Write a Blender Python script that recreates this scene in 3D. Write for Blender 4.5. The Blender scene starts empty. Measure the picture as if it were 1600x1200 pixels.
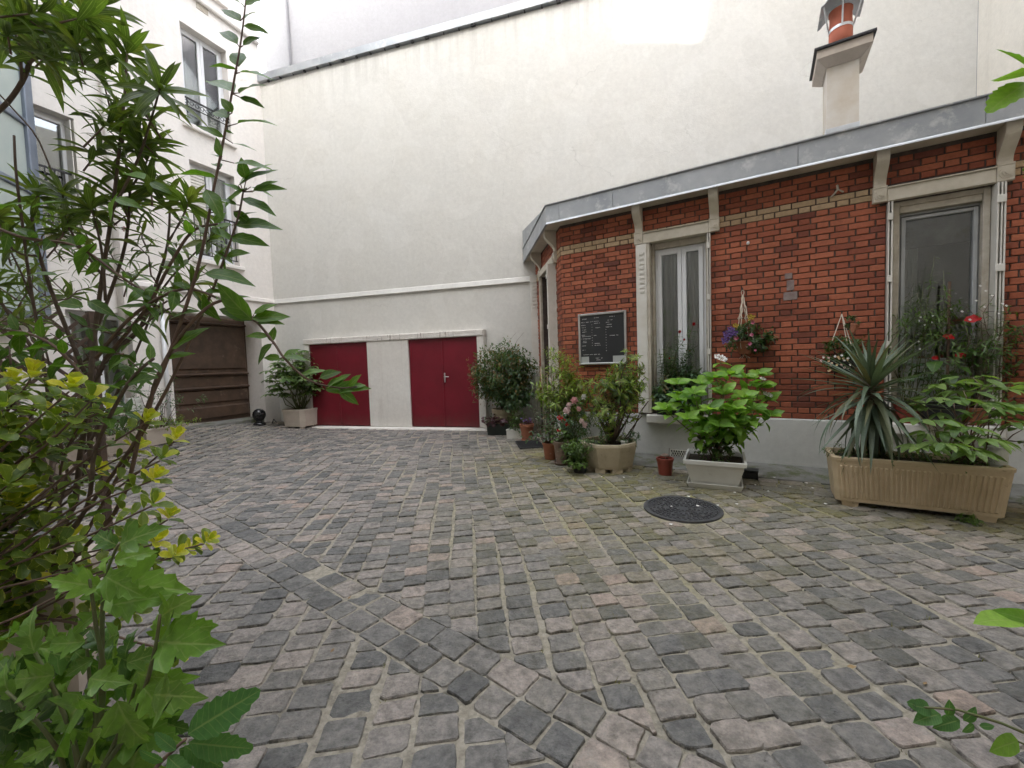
import bpy, math, random
import numpy as np
from mathutils import Vector, Matrix

# ---------------------------------------------------------------- camera, light, exposure
SC = bpy.context.scene
COL = SC.collection
CAM_H = 1.35
F_PX, PITCH, ROLL = 650.0, 0.0504764, 0.0331314          # solved from the wall lines of the place
AZ_BACK, AZ_LEFT, AZ_LODGE = -1.2925033, 0.4082701, -1.0270336

def cam_axes(p, r):
    cp, sp, cr, sr = math.cos(p), math.sin(p), math.cos(r), math.sin(r)
    f = np.array([0, cp, -sp]); d = np.array([0, -sp, -cp]); x = np.array([1.0, 0, 0])
    return np.array([cr * x + sr * d, -sr * x + cr * d, f])
CAMM = cam_axes(PITCH, ROLL)
cam_data = bpy.data.cameras.new('camera')
cam_data.sensor_width = 36.0
cam_data.lens = F_PX / 1600 * 36.0
cam_data.clip_start = 0.05
cam_data.clip_end = 500
cam = bpy.data.objects.new('camera', cam_data); COL.objects.link(cam)
cam.matrix_world = Matrix(((CAMM[0][0], -CAMM[1][0], -CAMM[2][0], 0),
                           (CAMM[0][1], -CAMM[1][1], -CAMM[2][1], 0),
                           (CAMM[0][2], -CAMM[1][2], -CAMM[2][2], CAM_H), (0, 0, 0, 1)))
SC.camera = cam

SUN_EL, SUN_AZ = math.radians(36), math.radians(188)       # azimuth clockwise from +Y: the sun stands behind the camera
w = bpy.data.worlds.new('World'); SC.world = w; w.use_nodes = True
nt = w.node_tree
bg = nt.nodes['Background']
sky = nt.nodes.new('ShaderNodeTexSky'); sky.sky_type = 'NISHITA'; sky.sun_disc = False
sky.sun_elevation = SUN_EL; sky.sun_rotation = SUN_AZ
sky.air_density = 1.0; sky.dust_density = 4.0; sky.ozone_density = 0.6
hs = nt.nodes.new('ShaderNodeHueSaturation'); hs.inputs['Saturation'].default_value = 0.28
nt.links.new(sky.outputs[0], hs.inputs['Color']); nt.links.new(hs.outputs[0], bg.inputs[0])
bg.inputs[1].default_value = 0.15
sl = bpy.data.lights.new('sun', 'SUN'); sl.energy = 3.0; sl.angle = math.radians(1.4); sl.color = (1.0, 0.95, 0.88)
so = bpy.data.objects.new('sun', sl); COL.objects.link(so)
SUN_DIR = Vector((math.sin(SUN_AZ) * math.cos(SUN_EL), math.cos(SUN_AZ) * math.cos(SUN_EL), math.sin(SUN_EL)))
so.rotation_euler = SUN_DIR.to_track_quat('Z', 'Y').to_euler(); so.location = (0, 0, 40)
vs = SC.view_settings
vs.view_transform = 'Standard'; vs.look = 'None'; vs.gamma = 1.0; vs.exposure = 3.5
SC.cycles.use_denoising = True
SC.cycles.max_bounces = 8; SC.cycles.diffuse_bounces = 5; SC.cycles.transparent_max_bounces = 12
SC.cycles.caustics_reflective = False; SC.cycles.caustics_refractive = False
SC.cycles.sample_clamp_indirect = 6.0

# ---------------------------------------------------------------- helpers: points
def ray(x, y):
    return CAMM.T @ np.array([(x - 800) / F_PX, (y - 600) / F_PX, 1.0])
def gz(x, y):                                              # the court rises a little towards the gateway corner
    t = (-x - 4.8) * 4
    s = t if t > 20 else math.log1p(math.exp(t))
    return 0.15 * s / 4
def gpt(x, y):                                             # ground point seen at a pixel of the photograph
    v = ray(x, y); z = 0.0
    for _ in range(25):
        t = (z - CAM_H) / v[2]; z = 0.5 * z + 0.5 * gz(v[0] * t, v[1] * t)
    return Vector((v[0] * t, v[1] * t, gz(v[0] * t, v[1] * t)))
def dpt(x, y, D):                                          # point at forward distance D
    v = ray(x, y); t = D / v[1]
    return Vector((v[0] * t, D, CAM_H + v[2] * t))
def project(p):
    c = CAMM @ (np.array(p) - np.array([0, 0, CAM_H]))
    return 800 + F_PX * c[0] / c[2], 600 + F_PX * c[1] / c[2], c[2]

class Frame:                                               # u to the right along a wall, d into the wall, z up
    def __init__(s, O, U):
        s.O = Vector((O[0], O[1])); s.U = Vector((U[0], U[1])).normalized(); s.Y = Vector((-s.U.y, s.U.x))
    def P(s, u, d, z):
        q = s.O + s.U * u + s.Y * d
        return Vector((q.x, q.y, z))
    def px(s, x, y, d=0.0):
        v = ray(x, y); t = ((s.O.dot(s.Y)) + d) / (v[0] * s.Y.x + v[1] * s.Y.y)
        q = Vector((v[0] * t, v[1] * t))
        return (q - s.O).dot(s.U), CAM_H + v[2] * t
    def loc(s, p):
        q = Vector((p[0], p[1])) - s.O
        return q.dot(s.U), q.dot(s.Y)
    def mat(s):
        return Matrix(((s.U.x, s.Y.x, 0), (s.U.y, s.Y.y, 0), (0, 0, 1)))
def rot(v, a):
    c, s_ = math.cos(a), math.sin(a)
    return (v[0] * c - v[1] * s_, v[0] * s_ + v[1] * c)

UB = (-math.sin(AZ_LODGE), -math.cos(AZ_LODGE))
_bp = ray(1180, 729); _t = -CAM_H / _bp[2]
FB = Frame((_bp[0] * _t, _bp[1] * _t), UB)
_u0 = FB.px(878, 500)[0]
FB = Frame(FB.P(_u0, 0, 0)[:2], UB)                        # lodge front, origin at its corner
UW = (-math.sin(AZ_BACK), -math.cos(AZ_BACK))
_wp = ray(620, 669); _t = -CAM_H / _wp[2]
FW = Frame((_wp[0] * _t, _wp[1] * _t), UW)                 # plane of the red doors; the wall itself is at d = DW
DW = 0.10
_fw = FW.P(FW.px(839, 500, DW)[0], DW, 0)
FD = Frame(FB.O, FB.O - _fw.to_2d())                       # chamfered door side of the lodge (u runs to the corner, so u < 0)
TURN = math.acos(max(-1, min(1, FD.U.dot(FB.U))))
_cu, _cz = FW.px(428, 475, DW)
FL = Frame(FW.P(_cu, DW, 0)[:2], (math.sin(AZ_LEFT), math.cos(AZ_LEFT)))   # left building, origin at the far corner (u < 0)

# ---------------------------------------------------------------- helpers: objects
ORG = {}
def tag(o, label=None, cat=None, group=None, kind=None):
    if label: o['label'] = label
    if cat: o['category'] = cat
    if group: o['group'] = group
    if kind: o['kind'] = kind
    return o
def thing(name, label, cat, loc, group=None, kind=None):
    o = bpy.data.objects.new(name, None); COL.objects.link(o)
    o.empty_display_size = 0.1
    o.location = loc; ORG[o.name] = Vector(loc)
    return tag(o, label, cat, group, kind)
def put(name, me, parent=None, matrix=None, kind=None):    # link an object whose mesh may be shared; matrix is in world space
    o = bpy.data.objects.new(name, me); COL.objects.link(o)
    m = matrix or Matrix.Identity(4)
    if parent is not None:
        o.parent = parent
        m = Matrix.Translation(-ORG[parent.name]) @ m
    o.matrix_basis = m
    if kind: o['kind'] = kind
    return o
def mesh_from(name, verts, faces, mats, fm=None, attr=None, smooth=False):
    me = bpy.data.meshes.new(name)
    me.from_pydata([tuple(v) for v in verts], [], faces)
    for m in (mats if isinstance(mats, (list, tuple)) else [mats]): me.materials.append(m)
    if fm: me.polygons.foreach_set('material_index', fm)
    if smooth: me.polygons.foreach_set('use_smooth', [True] * len(me.polygons))
    if attr is not None:
        a = me.color_attributes.new('la', 'FLOAT_COLOR', 'POINT')
        flat = np.ones((len(verts), 4), np.float32); flat[:, :3] = np.array(attr, np.float32).reshape(-1, 3)
        a.data.foreach_set('color', flat.ravel())
    me.update()
    return me

class MB:
    def __init__(s): s.v = []; s.f = []; s.m = []; s.a = []
    def add(s, vs, fs, mi=0, at=(0, 0, 0)):
        b = len(s.v); s.v += [Vector(q) for q in vs]; s.f += [tuple(b + i for i in f) for f in fs]; s.m += [mi] * len(fs)
        s.a += (at if isinstance(at, list) else [at] * len(vs))
    def hexa(s, p, mi=0, at=(0, 0, 0)):                    # 8 points: bottom ring then top ring
        s.add(p, [(3, 2, 1, 0), (4, 5, 6, 7), (0, 1, 5, 4), (1, 2, 6, 5), (2, 3, 7, 6), (3, 0, 4, 7)], mi, at)
    def box(s, F, u0, u1, d0, d1, z0, z1, mi=0, at=(0, 0, 0)):
        s.hexa([F.P(u0, d0, z0), F.P(u1, d0, z0), F.P(u1, d1, z0), F.P(u0, d1, z0),
                F.P(u0, d0, z1), F.P(u1, d0, z1), F.P(u1, d1, z1), F.P(u0, d1, z1)], mi, at)
    def bbox(s, F, u0, u1, d0, d1, z0, z1, b=0.006, mi=0, at=(0, 0, 0)):   # box with the four edges of its outer face bevelled
        s.hexa([F.P(u0, d0 + b, z0), F.P(u1, d0 + b, z0), F.P(u1, d1, z0), F.P(u0, d1, z0),
                F.P(u0, d0 + b, z1), F.P(u1, d0 + b, z1), F.P(u1, d1, z1), F.P(u0, d1, z1)], mi, at)
        A = [F.P(u0, d0 + b, z0), F.P(u1, d0 + b, z0), F.P(u1, d0 + b, z1), F.P(u0, d0 + b, z1)]
        C = [F.P(u0 + b, d0, z0 + b), F.P(u1 - b, d0, z0 + b), F.P(u1 - b, d0, z1 - b), F.P(u0 + b, d0, z1 - b)]
        s.add(A + C, [(0, 1, 5, 4), (1, 2, 6, 5), (2, 3, 7, 6), (3, 0, 4, 7), (4, 5, 6, 7)], mi, at)
    def frame(s, F, u0, u1, d0, d1, z0, z1, t, tb=None, b=0.004, mi=0):     # rectangular frame of four bars, mitred by butting
        tb = t if tb is None else tb
        s.bbox(F, u0, u0 + t, d0, d1, z0, z1, b, mi); s.bbox(F, u1 - t, u1, d0, d1, z0, z1, b, mi)
        s.bbox(F, u0 + t, u1 - t, d0 + .001, d1, z1 - t, z1, b, mi); s.bbox(F, u0 + t, u1 - t, d0 + .001, d1, z0, z0 + tb, b, mi)
    def prism(s, poly, z0, z1, mi=0):                      # vertical prism over a polygon of xy points
        n = len(poly); b = [Vector((p[0], p[1], z0)) for p in poly]; t = [Vector((p[0], p[1], z1)) for p in poly]
        s.add(b + t, [tuple(range(n))[::-1], tuple(range(n, 2 * n))] + [(i, (i + 1) % n, n + (i + 1) % n, n + i) for i in range(n)], mi)
    def sweep(s, F, prof, u0, u1, mi=0):                   # profile of (d, z) swept along u
        n = len(prof)
        s.add([F.P(u0, d, z) for d, z in prof] + [F.P(u1, d, z) for d, z in prof],
              [tuple(range(n)), tuple(range(n, 2 * n))[::-1]] + [(i, n + i, n + (i + 1) % n, (i + 1) % n) for i in range(n)], mi)
    def tube(s, pts, rad, k=6, mi=0, at=(0, 0, 0), cap=True):
        pts = [Vector(p) for p in pts]; n = len(pts)
        if not isinstance(rad, (list, tuple)): rad = [rad] * n
        vs = []; up = Vector((0.3, 0.2, 1)).normalized()
        for i, p in enumerate(pts):
            t = (pts[min(i + 1, n - 1)] - pts[max(i - 1, 0)])
            t = t.normalized() if t.length > 1e-9 else Vector((0, 0, 1))
            if abs(t.dot(up)) > 0.95: up = Vector((1, 0.1, 0)).normalized()
            x = t.cross(up).normalized(); y = x.cross(t)
            for j in range(k):
                a = 2 * math.pi * j / k
                vs.append(p + (x * math.cos(a) + y * math.sin(a)) * rad[i])
        fs = [(i * k + j, i * k + (j + 1) % k, (i + 1) * k + (j + 1) % k, (i + 1) * k + j) for i in range(n - 1) for j in range(k)]
        if cap: fs += [tuple(range(k))[::-1], tuple((n - 1) * k + j for j in range(k))]
        s.add(vs, fs, mi, at)
    def lathe(s, c, prof, k=24, mi=0, squash=(1, 1)):      # profile of (r, z) about a vertical axis through c
        c = Vector(c); vs = []
        for r, z in prof:
            for j in range(k):
                a = 2 * math.pi * j / k
                vs.append(c + Vector((r * math.cos(a) * squash[0], r * math.sin(a) * squash[1], z)))
        n = len(prof)
        s.add(vs, [(i * k + j, i * k + (j + 1) % k, (i + 1) * k + (j + 1) % k, (i + 1) * k + j) for i in range(n - 1) for j in range(k)]
              + [tuple(range(k))[::-1], tuple((n - 1) * k + j for j in range(k))], mi)
    def loft(s, rings, mi=0, caps=(True, True)):           # rings of equal numbers of points
        k = len(rings[0]); n = len(rings)
        s.add([p for r in rings for p in r], [(i * k + j, i * k + (j + 1) % k, (i + 1) * k + (j + 1) % k, (i + 1) * k + j) for i in range(n - 1) for j in range(k)]
              + ([tuple(range(k))[::-1]] if caps[0] else []) + ([tuple((n - 1) * k + j for j in range(k))] if caps[1] else []), mi)
    def mesh(s, name, mats, smooth=False, origin=None):
        o = origin or Vector((0, 0, 0))
        return mesh_from(name, [q - o for q in s.v], s.f, mats, s.m, s.a, smooth)
    def build(s, name, mats, parent=None, smooth=False, kind=None, label=None):
        org = ORG[parent.name] if parent is not None else Vector((0, 0, 0))
        o = bpy.data.objects.new(name, s.mesh(name, mats, smooth, org)); COL.objects.link(o)
        if parent is not None: o.parent = parent
        ORG[o.name] = org.copy()
        if kind: o['kind'] = kind
        if label: o['label'] = label
        return o

# ---------------------------------------------------------------- helpers: materials
def srgb(r, g, b):
    f = lambda c: (c / 255 / 12.92) if c <= 10.3 else ((c / 255 + 0.055) / 1.055) ** 2.4
    return (f(r), f(g), f(b), 1)
def c4(c): return tuple(c) if len(c) == 4 else (*c, 1)
class NT:
    def __init__(s, name):
        s.m = bpy.data.materials.new(name); s.m.use_nodes = True; s.t = s.m.node_tree
        s.b = s.t.nodes['Principled BSDF']; s.out = s.t.nodes['Material Output']
        s.geo = s.n('ShaderNodeNewGeometry')
        s.pos = s.geo.outputs['Position']
    def n(s, ty, **kw):
        x = s.t.nodes.new(ty)
        for k, v in kw.items(): setattr(x, k, v)
        return x
    def l(s, a, b): s.t.links.new(a, b)
    def scaled(s, v, sc):
        m = s.n('ShaderNodeMapping'); m.inputs['Scale'].default_value = sc; s.l(v, m.inputs['Vector']); return m.outputs[0]
    def noise(s, scale, detail=5, rough=.6, vec=None, dist=0):
        x = s.n('ShaderNodeTexNoise'); x.inputs['Scale'].default_value = scale; x.inputs['Detail'].default_value = detail
        x.inputs['Roughness'].default_value = rough; x.inputs['Distortion'].default_value = dist
        s.l(vec or s.pos, x.inputs['Vector']); return x.outputs['Fac']
    def ramp(s, fac, stops):
        r = s.n('ShaderNodeValToRGB')
        while len(r.color_ramp.elements) < len(stops): r.color_ramp.elements.new(.5)
        for e, (p, c) in zip(r.color_ramp.elements, stops):
            e.position = p; e.color = c4(c) if not isinstance(c, (int, float)) else (c, c, c, 1)
        s.l(fac, r.inputs[0]); return r.outputs[0]
    def mix(s, fac, a, b, mode='MIX'):
        x = s.n('ShaderNodeMix', data_type='RGBA', blend_type=mode)
        for sock, v in ((x.inputs[0], fac), (x.inputs[6], a), (x.inputs[7], b)):
            if isinstance(v, (int, float)): sock.default_value = v
            elif isinstance(v, tuple): sock.default_value = c4(v)
            else: s.l(v, sock)
        return x.outputs[2]
    def math(s, op, a, b=0.0, clamp=False):
        x = s.n('ShaderNodeMath', operation=op); x.use_clamp = clamp
        for i, v in enumerate((a, b)):
            if isinstance(v, (int, float)): x.inputs[i].default_value = v
            else: s.l(v, x.inputs[i])
        return x.outputs[0]
    def attr(s):
        a = s.n('ShaderNodeAttribute', attribute_name='la'); sp = s.n('ShaderNodeSeparateColor'); s.l(a.outputs['Color'], sp.inputs[0])
        return sp.outputs[0], sp.outputs[1], sp.outputs[2]
    def color(s, c):
        if isinstance(c, tuple): s.b.inputs['Base Color'].default_value = c4(c)
        else: s.l(c, s.b.inputs['Base Color'])
    def rough(s, r):
        if isinstance(r, (int, float)): s.b.inputs['Roughness'].default_value = r
        else: s.l(r, s.b.inputs['Roughness'])
    def bump(s, h, strength=.3, dist=.01):
        x = s.n('ShaderNodeBump'); x.inputs['Strength'].default_value = strength; x.inputs['Distance'].default_value = dist
        s.l(h, x.inputs['Height']); s.l(x.outputs[0], s.b.inputs['Normal'])
def simple(name, c1, c2=None, scale=8, rough=.6, metal=0, bump=0, bscale=60, lo=.35, hi=.65, dist=.004, spec=None, third=None):
    t = NT(name)
    c2 = c2 or tuple(x * .75 for x in c1)
    col = t.ramp(t.noise(scale), [(lo, c1), (hi, c2)])
    if third: col = t.mix(t.ramp(t.noise(third[1], 6, .7), [(third[2], 0.0), (third[2] + .12, 1.0)]), col, third[0])
    t.color(col); t.rough(rough); t.b.inputs['Metallic'].default_value = metal
    if spec is not None: t.b.inputs['Specular IOR Level'].default_value = spec
    if bump: t.bump(t.noise(bscale, 6, .65), bump, dist)
    return t.m
def plaster(name, base, dirt, streak=.5, patch=.5, bump=.25, crack=0):
    t = NT(name)
    big = t.ramp(t.noise(.55, 6, .6, dist=.4), [(.3, 0.0), (.75, 1.0)])
    col = t.mix(t.math('MULTIPLY', big, patch), base, dirt)
    st = t.ramp(t.noise(1.0, 7, .7, t.scaled(t.pos, (5, 5, .35))), [(.52, 0.0), (.8, 1.0)])
    col = t.mix(t.math('MULTIPLY', st, streak), col, tuple(c * .8 for c in dirt))
    fine = t.ramp(t.noise(14, 6, .75), [(.35, (.93, .93, .93)), (.65, (1.03, 1.03, 1.03))])
    col = t.mix(1.0, col, fine, 'MULTIPLY')
    spots = t.ramp(t.noise(4.5, 8, .8), [(.68, 0.0), (.74, 1.0)])
    col = t.mix(t.math('MULTIPLY', spots, .35), col, tuple(c * .62 for c in dirt))
    if crack:
        vo = t.n('ShaderNodeTexVoronoi', feature='DISTANCE_TO_EDGE'); vo.inputs['Scale'].default_value = .42
        nz = t.n('ShaderNodeTexNoise'); nz.inputs['Scale'].default_value = 1.6; nz.inputs['Detail'].default_value = 8; t.l(t.pos, nz.inputs['Vector'])
        ad = t.n('ShaderNodeVectorMath', operation='ADD'); t.l(t.pos, ad.inputs[0]); t.l(nz.outputs['Color'], ad.inputs[1]); t.l(ad.outputs[0], vo.inputs['Vector'])
        ck = t.math('MULTIPLY', t.ramp(vo.outputs['Distance'], [(.0, 1.0), (.004, 0.0)]), t.ramp(t.noise(.8, 3), [(.48, 0.0), (.6, 1.0)]))
        col = t.mix(t.math('MULTIPLY', ck, .30), col, tuple(c * .45 for c in dirt))
        pt = t.ramp(t.noise(.9, 2, .3, dist=1.5), [(.555, 0.0), (.575, 1.0)])
        col = t.mix(t.math('MULTIPLY', pt, .10), col, (.80, .79, .76))
        sz = t.n('ShaderNodeSeparateXYZ'); t.l(t.pos, sz.inputs[0])
        foot = t.ramp(t.math('ADD', sz.outputs[2], t.math('MULTIPLY', t.math('SUBTRACT', t.noise(5, 6, .7), .5), .5)), [(.02, 1.0), (.32, 0.0)])
        col = t.mix(t.math('MULTIPLY', foot, .45), col, tuple(c * .62 for c in dirt))
        topd = t.math('MULTIPLY', t.ramp(t.math('SUBTRACT', 8.1, sz.outputs[2]), [(.0, 1.0), (1.0, 0.0)]), t.ramp(t.noise(1.0, 6, .7, t.scaled(t.pos, (7, 7, .3))), [(.46, 0.0), (.66, 1.0)]))
        col = t.mix(t.math('MULTIPLY', topd, crack), col, tuple(c * .6 for c in dirt))
    t.color(col); t.rough(.85)
    h = t.math('ADD', t.math('MULTIPLY', t.noise(3, 4, .5), 2.0), t.math('MULTIPLY', t.noise(45, 5, .7), .35))
    t.bump(h, bump, .02)
    return t.m
M = {}
M['wall_back'] = plaster('cream_render', (.62, .61, .578), (.61, .585, .53), .15, .7, .25, .5)
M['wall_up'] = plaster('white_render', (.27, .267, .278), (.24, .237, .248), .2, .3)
M['wall_left'] = plaster('warm_render', (.76, .72, .68), (.70, .65, .60), .15, .5, .25, .2)
M['rear_stone'] = simple('rear_house_stone', (.34, .31, .27), (.27, .245, .21), 2, .9)  # unseen rear house, toned dark to cut bounce light in the court
M['wall_side'] = plaster('side_render', (.70, .66, .58), (.60, .54, .45), .5, .5)
M['plinth'] = plaster('plinth_render', (.60, .60, .575), (.50, .49, .46), .35, .6)
M['trim_wall'] = plaster('white_trim_render', (.74, .72, .68), (.55, .50, .44), .6, .6, .3)
def lintel_mat():
    t = NT('rust_stained_lintel')
    col = t.ramp(t.noise(5, 7, .7), [(.3, (.73, .70, .66)), (.7, (.60, .56, .51))])
    st = t.ramp(t.noise(1.0, 4, .6, t.scaled(t.pos, (26, 26, 2.2))), [(.57, 0.0), (.64, 1.0)])
    br = t.ramp(t.noise(1.3, 3, .5), [(.42, 0.0), (.56, 1.0)])
    col = t.mix(t.math('MULTIPLY', t.math('MULTIPLY', st, br), .75), col, (.17, .115, .085))
    col = t.mix(t.ramp(t.noise(9, 8, .8), [(.62, 0.0), (.68, .6)]), col, (.30, .24, .19))
    t.color(col); t.rough(.85); t.bump(t.noise(18, 7, .7), .8, .025)
    return t.m
M['stained'] = lintel_mat()
M['stained_old'] = plaster('stained_trim', (.70, .67, .62), (.36, .30, .25), 1.0, .5, .5)
def door_mat():
    t = NT('red_door_paint')
    col = t.ramp(t.noise(2.2, 6, .65), [(.3, (.175, .004, .016)), (.7, (.125, .002, .010))])
    sz = t.n('ShaderNodeSeparateXYZ'); t.l(t.pos, sz.inputs[0])
    foot = t.ramp(t.math('ADD', sz.outputs[2], t.math('MULTIPLY', t.math('SUBTRACT', t.noise(7, 7, .75), .5), .7)), [(.03, 1.0), (.34, 0.0)])
    col = t.mix(t.math('MULTIPLY', foot, .5), col, (.085, .035, .028))
    sc = t.ramp(t.noise(1.0, 8, .8, t.scaled(t.pos, (3, 3, 14))), [(.66, 0.0), (.72, 1.0)])
    col = t.mix(t.math('MULTIPLY', sc, .25), col, (.30, .06, .06))
    t.color(col); t.rough(t.ramp(t.noise(4, 6), [(.3, .34), (.7, .55)])); t.bump(t.noise(1.0, 6, .6, t.scaled(t.pos, (30, 30, 2))), .12, .004)
    return t.m
M['door_red'] = door_mat()
M['zinc'] = simple('weathered_zinc', (.42, .435, .45), (.31, .33, .35), 2.2, .5, .5, bump=.14, bscale=6, dist=.02, third=((.52, .53, .53), 5, .53))
M['zinc_edge'] = simple('bright_zinc_edge', (.62, .64, .66), (.5, .52, .54), 6, .35, .5)
M['trim'] = simple('cream_painted_wood', (.60, .55, .46), (.50, .45, .36), 7, .55, bump=.15, bscale=30, third=((.30, .25, .18), 16, .66))
M['oldwood'] = simple('weathered_frame_wood', (.50, .46, .385), (.38, .33, .26), 10, .7, bump=.3, bscale=40, third=((.52, .48, .40), 13, .6))
M['shutter'] = simple('white_shutter_paint', (.68, .66, .61), (.60, .57, .51), 6, .5, bump=.1, third=((.42, .36, .28), 20, .7))
M['pvc'] = simple('white_pvc', (.72, .73, .74), (.67, .68, .70), 3, .35)
M['greyframe'] = simple('grey_window_frame', (.40, .41, .41), (.33, .34, .34), 5, .45)
M['bluegrey'] = simple('blue_grey_metal', (.20, .23, .28), (.16, .19, .24), 4, .45, .2)
M['gate'] = simple('brown_gate_wood', (.10, .060, .038), (.058, .035, .023), 5, .5, bump=.15, bscale=40, third=((.2, .14, .1), 4, .6))
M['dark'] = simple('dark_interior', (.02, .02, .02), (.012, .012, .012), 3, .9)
M['room'] = simple('room_wall', (.30, .29, .27), (.24, .23, .21), 1.5, .9)
M['curtain'] = simple('voile_curtain', (.62, .61, .57), (.52, .51, .47), 3, .9)
M['concrete'] = simple('footing_concrete', (.20, .195, .18), (.13, .13, .11), 6, .9, bump=.5, bscale=40, dist=.01, third=((.09, .10, .045), 5, .5))
M['iron'] = simple('black_iron', (.025, .025, .028), (.04, .038, .036), 9, .5, .4)
M['cast'] = simple('cast_iron', (.095, .096, .10), (.065, .065, .068), 14, .5, .5, bump=.2, bscale=120, third=((.09, .065, .055), 5, .6))
M['steel'] = simple('brushed_steel', (.55, .55, .54), (.45, .45, .44), 5, .35, .7)
M['blackgloss'] = simple('black_gloss', (.012, .012, .014), (.02, .02, .02), 4, .25)
M['blackplastic'] = simple('black_plastic', (.015, .016, .016), (.022, .022, .022), 5, .5)
M['greenplastic'] = simple('dark_green_plastic', (.020, .030, .026), (.028, .038, .032), 5, .5)
M['tan'] = simple('tan_stone_planter', (.56, .445, .29), (.46, .36, .225), 5, .85, bump=.55, bscale=110, dist=.006, third=((.26, .20, .12), 9, .62))
M['sand'] = simple('sand_stone_planter', (.47, .40, .285), (.38, .32, .22), 5, .9, bump=.8, bscale=90, dist=.01, third=((.28, .25, .17), 10, .6))
M['palestone'] = simple('pale_stone_planter', (.52, .45, .38), (.43, .37, .31), 4, .85, bump=.3, bscale=60, third=((.32, .28, .23), 7, .62))
M['whitepot'] = simple('white_plastic_pot', (.64, .64, .60), (.56, .55, .50), 4, .5, third=((.42, .40, .33), 8, .66))
M['terra'] = simple('terracotta', (.32, .125, .065), (.26, .095, .05), 6, .8, bump=.2, bscale=70, third=((.42, .30, .23), 9, .64))
M['redpot'] = simple('red_plastic_pot', (.24, .050, .032), (.20, .04, .026), 6, .45)
M['claypot'] = simple('weathered_clay', (.24, .165, .125), (.16, .115, .09), 12, .9, bump=.4, bscale=60, third=((.40, .36, .32), 14, .58))
M['pinkdish'] = simple('pink_saucer', (.42, .27, .25), (.36, .22, .2), 6, .6)
M['soil'] = simple('potting_soil', (.030, .022, .015), (.05, .037, .025), 30, 1.0, bump=1, bscale=60, dist=.02)
M['bark'] = simple('shrub_bark', (.125, .090, .064), (.075, .052, .038), 25, .85, bump=.6, bscale=120, dist=.004)
M['twig'] = simple('reddish_twig', (.15, .095, .065), (.10, .062, .045), 25, .7)
M['greenstem'] = simple('green_stem', (.10, .14, .045), (.10, .09, .035), 14, .6)
M['bamboo'] = simple('bamboo_stake', (.34, .27, .17), (.26, .20, .12), 20, .6)
M['lattice'] = simple('brown_lattice_wood', (.085, .055, .038), (.055, .036, .026), 12, .8)
M['rope'] = simple('macrame_cord', (.60, .52, .42), (.50, .42, .33), 40, .9)
M['mat'] = simple('rubber_doormat', (.02, .02, .02), (.03, .03, .03), 30, .9, bump=.6, bscale=200)
M['petal_white'] = simple('white_petal', (.78, .77, .73), (.72, .70, .66), 20, .6)
M['patch'] = simple('cement_smear', (.27, .22, .21), (.20, .14, .125), 14, .95, bump=.5)
M['letter'] = simple('white_lettering', (.7, .7, .68), (.55, .55, .53), 30, .6)
M['board'] = simple('black_letter_board', (.022, .024, .027), (.028, .030, .033), 3, .3, bump=.05, bscale=200)
M['paper'] = simple('grey_label', (.42, .44, .42), (.36, .38, .36), 6, .6)

def glass_mat(name, tint, refl=.10, trans=.9, rough=.02):
    t = NT(name)
    g = t.n('ShaderNodeBsdfGlossy'); g.inputs['Color'].default_value = (.95, .97, 1, 1); g.inputs['Roughness'].default_value = rough
    tr = t.n('ShaderNodeBsdfTransparent'); tr.inputs['Color'].default_value = c4(tint)
    fr = t.n('ShaderNodeFresnel'); fr.inputs['IOR'].default_value = 1.5
    fac = t.math('ADD', t.math('MULTIPLY', fr.outputs[0], 1.0), refl, True)
    mx = t.n('ShaderNodeMixShader'); t.l(fac, mx.inputs[0]); t.l(tr.outputs[0], mx.inputs[1]); t.l(g.outputs[0], mx.inputs[2])
    t.l(mx.outputs[0], t.out.inputs['Surface'])
    return t.m
M['glass'] = glass_mat('window_glass', (.86, .89, .87))
M['frosted'] = simple('milky_glass', (.42, .48, .45), (.38, .44, .42), 2, .25)

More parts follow.
